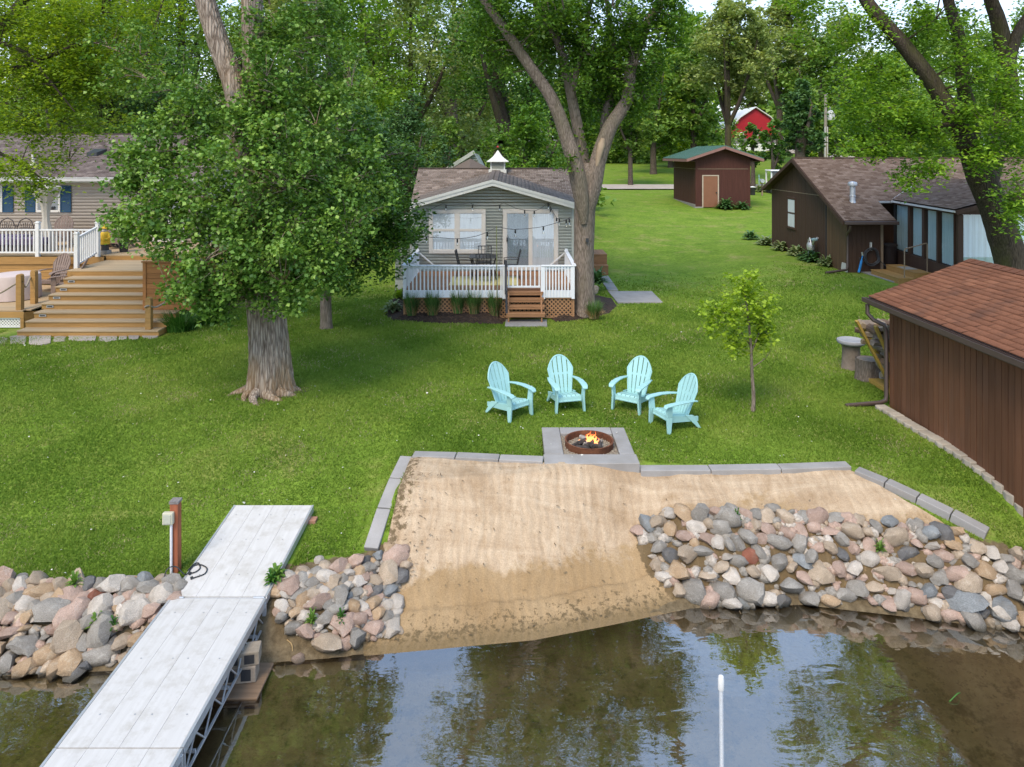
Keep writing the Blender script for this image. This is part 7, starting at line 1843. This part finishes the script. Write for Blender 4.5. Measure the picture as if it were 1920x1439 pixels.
def hosta(label, loc, r, h, mat, seed, n=46, name='hosta', group='hostas along the brown walls', split=True):
    rng = np.random.RandomState(seed); t = thing(name, label, 'plant', loc, group); allv, allf, tn = [], [], []; k = 0
    for i in range(n):
        a = i * 2.4 + rng.uniform(-.3, .3); q = math.sqrt((i + 1) / n); L = r * (.45 + .6 * q) * rng.uniform(.85, 1.1); el = 1.15 * (1 - q) + .25; w = r * .17
        c, s = math.cos(a), math.sin(a); base_ = k
        for j in range(5):
            u = j / 4; d = L * u; z = h * (.25 + .75 * (1 - q)) * math.sin(min(1, u * 1.15) * math.pi * .62) * (.6 + .7 * (1 - q)) + .04 - .10 * r * u * u * q
            ww = w * math.sin(math.pi * min(.97, .12 + u * .86)) ; 
            for e in (-1, 0, 1): allv.append((c * d - s * ww * e, s * d + c * ww * e, z + (.25 * ww if e else 0))); tn.append(.45 + .25 * abs(e) * (1 if mat is L_HOSTAV else -.3) + rng.normal() * .12)
            k += 3
        for j in range(4):
            b = base_ + 3 * j; allf += [(b, b + 1, b + 4, b + 3), (b + 1, b + 2, b + 5, b + 4)]
    o = npmesh('leaves', allv, allf, mat, None, True, {'tone': np.clip(tn, 0, 1)}); o.parent = t; o['kind'] = 'stuff'; return t
for i, (px, py, r, mat, lab) in enumerate(((1430, 452, .55, L_HOSTA, 'green hosta at the far end of the row by the brown house'), (1452, 463, .6, L_HOSTAV, 'pale edged hosta second from the far end of the row by the brown house'), (1480, 473, .6, L_HOSTAV, 'large pale edged hosta under the brown house window'), (1507, 483, .5, L_HOSTAV, 'whitish hosta left of the gas meter'),
        (1527, 491, .55, L_HOSTA, 'green hosta in front of the gas meter'), (1548, 494, .6, L_HOSTA, 'large dark green hosta right of the gas meter'), (1566, 503, .42, L_HOSTAV, 'small pale hosta beside the white foundation block'))):
    g = gp(px, py - 3); hosta(lab, (min(g[0], 12.3), g[1], g[2]), r, .42, mat, 300 + i)
hosta('dark hosta beside the tan shed door', at(1361, 388, 48.4)[:2] + (g1(14.4, 48.4),), .85, .7, L_HOSTA, 311); hosta('smaller dark hosta at the right corner of the shed', at(1392, 389, 48.4)[:2] + (g1(15.5, 48.4),), .7, .5, L_HOSTA, 312)
g = gp(1427, 360); hosta('low hosta clump around the grey mailbox post', g, .9, .6, L_HOSTAV, 313)
HB = 'foundation plants round the cottage'
g = gp(738, 588); hosta('pale green hosta in the mulch left of the cottage deck', (g[0], g[1], MZ(g[0], g[1])), .42, .3, L_HOSTAV, 314, group=HB)
g = gp(748, 566); hosta('bright green young plant above the pale hosta in the mulch', (g[0], g[1], MZ(g[0], g[1])), .32, .35, L_LIME, 315, group=HB)
g = gp(1120, 545); hosta('dark green bush between the forked tree and the concrete path', (g[0], g[1], MZ(g[0], g[1])), .5, .6, L_HOSTA, 316, group=HB)
q = MB(); g = gp(1113, 552); tag(put_rock('boulder', None, g[0], g[1], 1.3, .2, 0, rng0), 'tan boulder in the mulch right of the forked tree', 'boulder')
for i, (px, py, r) in enumerate(((518, 1098, .16), (510, 1108, .12), (180, 1192, .12), (212, 1198, .1), (140, 1112, .12), (640, 1183, .09), (585, 1183, .09), (1382, 990, .08), (1650, 1048, .1))):
    g = gp(px, py); hosta(['leafy weed at the right side of the white dock ramp', 'second leafy weed at the right side of the white dock ramp', 'leafy weed between the boulders left of the dock', 'smaller leafy weed between the boulders nearest the dock left side', 'leafy weed at the lawn edge above the left boulders', 'tiny weed between the middle boulders', 'tiny weed at the lower left of the middle boulders', 'small weed in the upper part of the large boulder pile', 'small weed amid the right part of the large boulder pile'][i], (g[0], g[1], g[2] + .06), r, .2, L_LILY if i % 2 else L_MID, 330 + i, 22, 'weed', 'weeds between the shore boulders')

# ------------------------------------------------------------------ beside the garage: firewood, stump, basin
YB = wood('yellow_board', (.36, .235, .05), (8, 8, .5), .2, .1)
rk = thing('firewood_rack', 'leaning rack of yellowish boards holding firewood beside the garage', 'firewood rack', (7.7, 15, 1.2))
def wl(px, py, Y): return Vector(at(px, py, Y))
for (a, b, Y) in (((1606, 602), (1672, 728), 14.75), ((1617, 608), (1680, 732), 15.1), ((1641, 612), (1692, 726), 14.45)):
    p, q_ = wl(*a, Y), wl(*b, Y); MB().bar(p, q_, .045, .10, up=(0, 1, 0)).build('board', YB, rk)
MB().box(7.65, 9.2, 14.4, 15.6, 1.22, 1.3).build('base_board', YB, rk)
MB().box(7.6, 7.68, 14.6, 14.63, 2.2, 2.62).build('pale_board', wood('pale_board', (.40, .32, .22), (8, 8, .5)), rk)
WOODS = [pmat('split_log_%s' % n_, c, .9, .3, 6, (1, .3, 1), .5, 20, .01) for n_, c in (('grey', (.24, .20, .17)), ('tan', (.32, .24, .16)), ('brown', (.15, .10, .07)))]
random.seed(6); lm = []
for k in range(6):
    pts = []; n = 5 + k % 3
    for j in range(n): a = j / n * 6.28 + random.uniform(-.2, .2); r = random.uniform(.05, .085); pts.append((r * math.cos(a), r * math.sin(a)))
    m = MB(); m.add([(x, -.17, z) for x, z in pts] + [(x * 1.05, .17, z) for x, z in pts], [tuple(range(n)), tuple(reversed(range(n, 2 * n)))] + [((i + 1) % n, i, n + i, n + (i + 1) % n) for i in range(n)])
    me = bpy.data.meshes.new('log'); me.from_pydata(m.v, [], m.f); me.materials.append(WOODS[k % 3]); lm.append(me)
z = 1.38; row = 0
while z < 2.62:
    x0 = 7.95 - (z - 1.2) / 1.43 * .77 + .1
    x = x0 + random.uniform(0, .05)
    while x < 8.5:
        for yy in (14.72, 15.2):
            if yy > 15 and (x > 8.1 and z < 2.3): continue
            o = bpy.data.objects.new('log', lm[random.randint(0, 5)]); link(o); o.location = (x, yy + random.uniform(-.07, .07), z + random.uniform(-.02, .02)); o.rotation_euler = (random.uniform(-.08, .08), random.uniform(0, 6.28), random.choice((random.uniform(-.25, .25), random.uniform(1.0, 2.0))))
            tag(o, 'split firewood log stacked in the leaning rack beside the garage', 'log', 'firewood logs')
        x += random.uniform(.13, .17)
    z += .128; row += 1
STB = barkmat('stump_bark', (.09, .07, .055), (.25, .20, .16), None, 2, .8)
g = gp(1628, 712); sm = thing('stump', 'upright sawn log stump in front of the firewood rack', 'stump', g)
R = resample([(g[0], g[1], g[2] - .03, .27), (g[0], g[1], g[2] + .15, .25), (g[0], g[1], g[2] + .46, .245)], .05); npmesh('bark', *tube_np(R, 32, .03, .03), STB, sm, True)
q = MB(); q.lathe([(.235, .455), (.15, .462), (0, .465)], g, 24); q.build('cut_face', pmat('sawn_wood', (.20, .155, .115), .9, .3, 12, bump=.4), sm)
g = gp(1618, 700); g = (g[0] - .1, g[1] + .35, g[2]); bs = thing('bird_bath', 'grey stone basin on a thick pedestal behind the stump', 'bird bath', g)
GST = pmat('grey_stone_basin', (.28, .285, .30), .8, .15, 6, bump=.3)
q = MB(); q.lathe([(.22, 0), (.2, .1), (.19, .5), (.22, .54)], g, 24); q.build('pedestal', pmat('brown_stone', (.2, .16, .13), .9, .25, 6, bump=.5), bs, True)
q = MB(); q.lathe([(.2, .54), (.29, .58), (.31, .62), (.30, .66), (.27, .67), (.22, .64), (0, .62)], g, 28); q.build('basin', GST, bs, True)
g = gp(1656, 722); t = thing('concrete_block', 'pale concrete block at the foot of the firewood rack', 'block', (g[0] + .1, g[1] + .25, g[2])); MB().box(g[0] - .02, g[0] + .25, g[1] + .1, g[1] + .5, g[2], g[2] + .22).build('block_body', pmat('pale_block', (.34, .36, .37), .9, .1), t, bevel=.012)

# ------------------------------------------------------------------ things on the beige house decks
c = (-15.2, 22.05, 1.70); tc_ = thing('covered_table', 'round table under a pale pink cloth on the low deck', 'table', c)
q = MB(); n = 48; prof = [(0, .75), (.6, .75), (.64, .735), (.66, .68), (.665, .35), (.68, .02)]
base_ = len(q.v)
for r, z in prof:
    for k in range(n): t = 2 * math.pi * k / n; w = 1 + (.025 * math.sin(t * 14) * (0.75 - z)); q.v.append((c[0] + r * w * math.cos(t), c[1] + r * w * math.sin(t), c[2] + z))
for i in range(len(prof) - 1):
    for k in range(n): k2 = (k + 1) % n; o = i * n; q.f.append((o + k, o + n + k, o + n + k2, o + k2))
q.build('cloth', pmat('pale_pink_cloth', (.52, .43, .40), .9, .06, bump=.1), tc_, True)
q = MB(); q.lathe([(.3, .01), (.06, .04), (.05, .74)], c, 16); q.build('pedestal', BLACKM, tc_)
ROPE = pmat('rope', (.30, .25, .19), .95, .3, 20, bump=.6, bscale=60)
def wpost(lab, x, y, z0, h, w=.115):
    t = thing('wooden_post', lab, 'post', (x, y, z0), 'rope posts by the stairs'); q = MB(); q.box(x - w / 2, x + w / 2, y - w / 2, y + w / 2, z0, z0 + h)
    pts = [(x + w / 2 * math.cos(a), z0 + h + w * .42 * math.sin(a)) for a in np.linspace(0, math.pi, 9)]
    q.extr([(a, y - w / 2, b) for a, b in pts], (0, w, 0)); q.build('timber', HONEY, t, bevel=.008); return t
p1, p2, p3 = on(34, 582, 1.70), on(62, 570, 1.70), on(291, 612, 1.37)
wpost('wooden rope post at the front corner of the low deck', p1[0], p1[1] + .08, 1.70, .95, .15); wpost('wooden rope post at the left foot of the wooden stairs', p2[0], p2[1] + .05, 1.70, .93, .15); wpost('wooden rope post on the right end of the bottom stair', p3[0], 19.5, 1.37, .80, .15)
def rope(lab, pts):
    t = thing('rope', lab, 'rope', pts[0]); v, f = cord(pts, .026); npmesh('strand', v, f, ROPE, t, True)
rope('sagging rope between the two wooden posts left of the stairs', [(p1[0] + .08, p1[1] + .05, 2.5), ((p1[0] + p2[0]) / 2, (p1[1] + p2[1]) / 2, 2.28), (p2[0] - .07, p2[1], 2.5)])
rope('rope hanging from the low deck corner post past the covered table', [(p1[0] - .07, p1[1] + .05, 2.45), (p1[0] - .8, p1[1] + .1, 2.12), (p1[0] - 1.8, p1[1] + .1, 2.4)])
rope('rope rising from the right stair post to the planter wall', [(p3[0] - .07, 19.4, 1.98), (p3[0] + .02, 19.42, 2.02), (p3[0] + .15, 19.6, 1.95), (p3[0] + .35, 20.0, 2.12), (p3[0] + .42, 20.28, 2.5), (p3[0] + .43, 20.3, 2.62)])
# parasol
ux, uy = at(86, 400, 25.6)[0], 25.6; um = thing('parasol', 'wrapped beige fabric parasol behind the white railing post', 'parasol', (ux, uy, 2.69))
FAB = pmat('beige_fabric', (.46, .42, .35), .95, .1, 3, (3, 3, .5), .2)
q = MB(); n = 28; base_ = 0; prof = [(.32, 2.72), (.29, 1.78), (.33, 1.0)]
prof = [(.30, .0), (.28, .45), (.17, .8), (.11, 1.1), (.14, 1.5), (.2, 1.72), (.36, 1.98), (.46, 2.18), (.44, 2.24), (.2, 2.3), (0, 2.32)]
for i, (r, z) in enumerate(prof):
    for k in range(n): t = 2 * math.pi * k / n; w = 1 + .09 * math.sin(t * 8 + z); q.v.append((ux + r * w * math.cos(t), uy + r * w * math.sin(t), 2.70 + z))
for i in range(len(prof) - 1):
    for k in range(n): k2 = (k + 1) % n; q.f.append((i * n + k, i * n + k2, (i + 1) * n + k2, (i + 1) * n + k))
q.build('fabric', FAB, um, True); MB().tube([(ux, uy, 2.69), (ux, uy, 4.95)], .03, 8).build('pole', WHITE, um)
# iron chairs and cushions seen over the rail
IRON = pmat('wrought_iron', (.06, .048, .045), .6, .2); PURP = pmat('purple_cushion', (.055, .035, .10), .9, .5, 9, bump=.1, col2=(.16, .12, .20))
for i, (px, lab) in enumerate(((2, 'dark wrought iron chair at the left edge behind the white railing'), (37, 'dark wrought iron chair with rounded back left of the parasol'))):
    X = at(px, 430, 26.0)[0]; t = thing('iron_chair', lab, 'chair', (X, 26, 2.69), 'wrought iron chairs on the upper deck'); q = MB()
    arc = [(X - .28, 26.25, 3.1), (X - .3, 26.3, 3.45), (X - .2, 26.32, 3.68), (X, 26.33, 3.78), (X + .2, 26.32, 3.68), (X + .3, 26.3, 3.45), (X + .28, 26.25, 3.1)]
    q.tube(arc, .02, 6)
    for k in range(-3, 4):
        q.tube([(X + k * .07, 26.25, 3.15), (X + k * .08 + .1, 26.31, 3.66 - abs(k) * .04)], .009, 5); q.tube([(X + k * .07, 26.25, 3.15), (X + k * .08 - .1, 26.31, 3.66 - abs(k) * .04)], .009, 5)
    q.build('back', IRON, t, True); MB().box(X - .28, X + .28, 25.7, 26.25, 3.1, 3.2).build('cushion', PURP, t, bevel=.03); MB().box(X - .27, X + .27, 25.72, 25.76, 2.8, 3.1).build('skirt', PURP, t)
    for a in (-.26, .26):
        for b in (25.74, 26.22): MB().tube([(X + a, b, 2.69), (X + a, b, 3.1)], .016, 6).build('leg', IRON, t)
bx = at(30, 450, 25.2)[0]; sb = thing('cushion_bench', 'low bench with dark purple cushions behind the white railing', 'bench', (-17, 25.1, 2.69))
MB().box(-18.6, -16.3, 24.85, 25.35, 2.95, 3.2).build('cushion', PURP, sb, bevel=.04); MB().box(-18.55, -16.35, 24.9, 25.3, 2.69, 2.95).build('frame', IRON, sb)
# carved fisherman figure in a yellow raincoat
fx, fy_ = at(197, 470, 24.75)[0], 24.75; fm = thing('fisherman_statue', 'carved fisherman figure in a yellow raincoat on a grey block by the stairs', 'statue', (fx, fy_, 2.69))
YEL = pmat('yellow_paint', (.62, .40, .03), .6, .12, 6, bump=.1); zb = 2.69
MB().box(fx - .15, fx + .15, fy_ - .14, fy_ + .14, zb, zb + .12).build('base', CONC, fm, bevel=.01)
q = MB(); q.lathe([(.13, .12), (.12, .2), (.12, .34)], (fx, fy_, zb), 16); q.build('boots', BLACKM, fm, True)
q = MB(); q.lathe([(.16, .33), (.155, .36), (.145, .55), (.14, .68), (.12, .74), (.07, .77)], (fx, fy_, zb), 18); q.tube([(fx - .13, fy_, zb + .7), (fx - .17, fy_ - .03, zb + .55), (fx - .08, fy_ - .15, zb + .48)], [.05, .05, .04], 8).tube([(fx + .13, fy_, zb + .7), (fx + .17, fy_ - .03, zb + .55), (fx + .08, fy_ - .15, zb + .48)], [.05, .05, .04], 8); q.build('raincoat', YEL, fm, True)
q = MB(); q.lathe([(.05, .74), (.085, .80), (.09, .85), (.07, .91), (0, .93)], (fx, fy_, zb), 14); q.build('head', pmat('painted_skin', (.5, .3, .2), .6), fm, True)
q = MB(); q.lathe([(0, .70), (.06, .73), (.085, .79), (.07, .83)], (fx, fy_ - .035, zb), 12); q.build('beard', pmat('grey_beard', (.45, .43, .4), .9), fm, True)
q = MB(); q.lathe([(.14, .875), (.125, .89), (.09, .9), (.085, .95), (.05, .99), (0, 1.0)], (fx, fy_ + .015, zb), 16); q.build('rain_hat', YEL, fm, True)
mwx, mwy = at(218, 440, 26.6)[0], 26.6; mw = thing('push_mower', 'black push mower with pale hubbed wheel behind the yellow figure', 'mower', (mwx, mwy, 2.69))
MB().box(mwx - .3, mwx + .25, mwy - .2, mwy + .2, 2.8, 2.98).box(mwx - .18, mwx + .1, mwy - .13, mwy + .13, 2.98, 3.12).build('body', BLACKM, mw, bevel=.04)
for (a, b) in ((.28, -.26), (-.28, -.26), (.28, .24), (-.28, .24)):
    q = MB(); q.tube([(mwx + a, mwy + b - .03, 2.84), (mwx + a, mwy + b + .03, 2.84)], .15, 18); w_ = q.build('wheel', BLACKM, mw); q = MB(); q.tube([(mwx + a, mwy + b - .035, 2.84), (mwx + a, mwy + b - .031, 2.84)], .07, 12); q.build('hub', GALV, w_)
MB().tube([(mwx - .25, mwy - .18, 2.95), (mwx - .7, mwy - .2, 3.5), (mwx - .72, mwy + .2, 3.5), (mwx - .25, mwy + .18, 2.95)], .014, 6).build('handle', BLACKM, mw)
hosta('potted green plant beside the yellow figure on the upper deck', (fx + .4, 25.2, 3.1), .35, .35, L_COTTON, 340, 30, 'potted_plant', 'pot plants of the upper deck')
pt = thing('plant_pot', 'dark pot under the green plant beside the yellow figure', 'pot', (fx + .4, 25.2, 2.69)); q = MB(); q.lathe([(.13, 0), (.18, .4), (.2, .42), (.17, .43), (.0, .40)], (fx + .4, 25.2, 2.69), 16); q.build('vessel', BLACKM, pt, True)
gr = thing('geranium', 'red flowering geranium on the planter wall half hidden by leaves', 'plant', (-10.25, 21.2, 2.9)); rng9 = np.random.RandomState(3)
v, f = leaves(rng9, np.array([-10.25, 21.2, 3.2]) + rng9.normal(size=(160, 3)) * np.array([.3, .2, .16]), .1); npmesh('foliage', v, f, L_COTTON, gr, False, {'tone': np.repeat(rng9.random(160), 4)})['kind'] = 'stuff'
v, f = leaves(rng9, np.array([-10.3, 21.1, 3.32]) + rng9.normal(size=(40, 3)) * np.array([.3, .12, .1]), .07); npmesh('blossoms', v, f, pmat('geranium_red', (.5, .03, .02), .6), gr)['kind'] = 'stuff'
# reed and twigs at the waterline
for (a, b, lab) in (((538, 1200), (548, 1232), 'dry bent reed stalk on the mud beside the dock'), ((1780, 1316), (1800, 1300), 'green reed leaf floating in the lake at the right')):
    p, q_ = (gp(*a), gp(*b)) if a[1] < 1280 else (on(*a, .01), on(*b, .02)); m = Vector(p).lerp(Vector(q_), .5) + Vector((.03, 0, .04))
    v, f = cord([p, tuple(m), q_], .007); tag(npmesh('reed', v, f, L_STRAW if a[1] < 1280 else L_LILY, None, True, {'tone': np.full(len(v), .6)}), lab, 'reed')

def litter():
    rng = np.random.RandomState(19); vs, fs, k = [], [], 0
    for i in range(300):
        m = i % 3
        if m == 0: x = rng.uniform(-1.75, -1.3) + .3 * rng.random() ** 2; y = rng.uniform(9.6, 11.0)
        elif m == 1: x = rng.uniform(-1.6, 2.2); y = float(shore(x)) + abs(rng.normal(.12, .14)) + .02
        else: x = rng.uniform(-1.6, 4.8); y = rng.uniform(9.3, 11.2)
        if not inpoly(np.array([x]), np.array([y]), SANDPOLY)[0] and m != 1: continue
        l = rng.uniform(.008, .03); a = rng.uniform(0, 6.28); z = g1(x, y) + .075 + (0 if m != 1 else -.04); w = rng.uniform(.003, .008)
        c, s = math.cos(a), math.sin(a)
        vs += [(x - c * l - s * w, y - s * l + c * w, z), (x - c * l + s * w, y - s * l - c * w, z), (x + c * l + s * w, y + s * l - c * w, z + .006), (x + c * l - s * w, y + s * l + c * w, z + .006)]
        fs.append((k, k + 1, k + 2, k + 3)); k += 4
    tag(npmesh('plant_litter', vs, fs, pmat('dry_litter', (.11, .075, .04), .95, .5, 5, bump=0, col2=(.24, .17, .09))), kind='stuff')
litter()
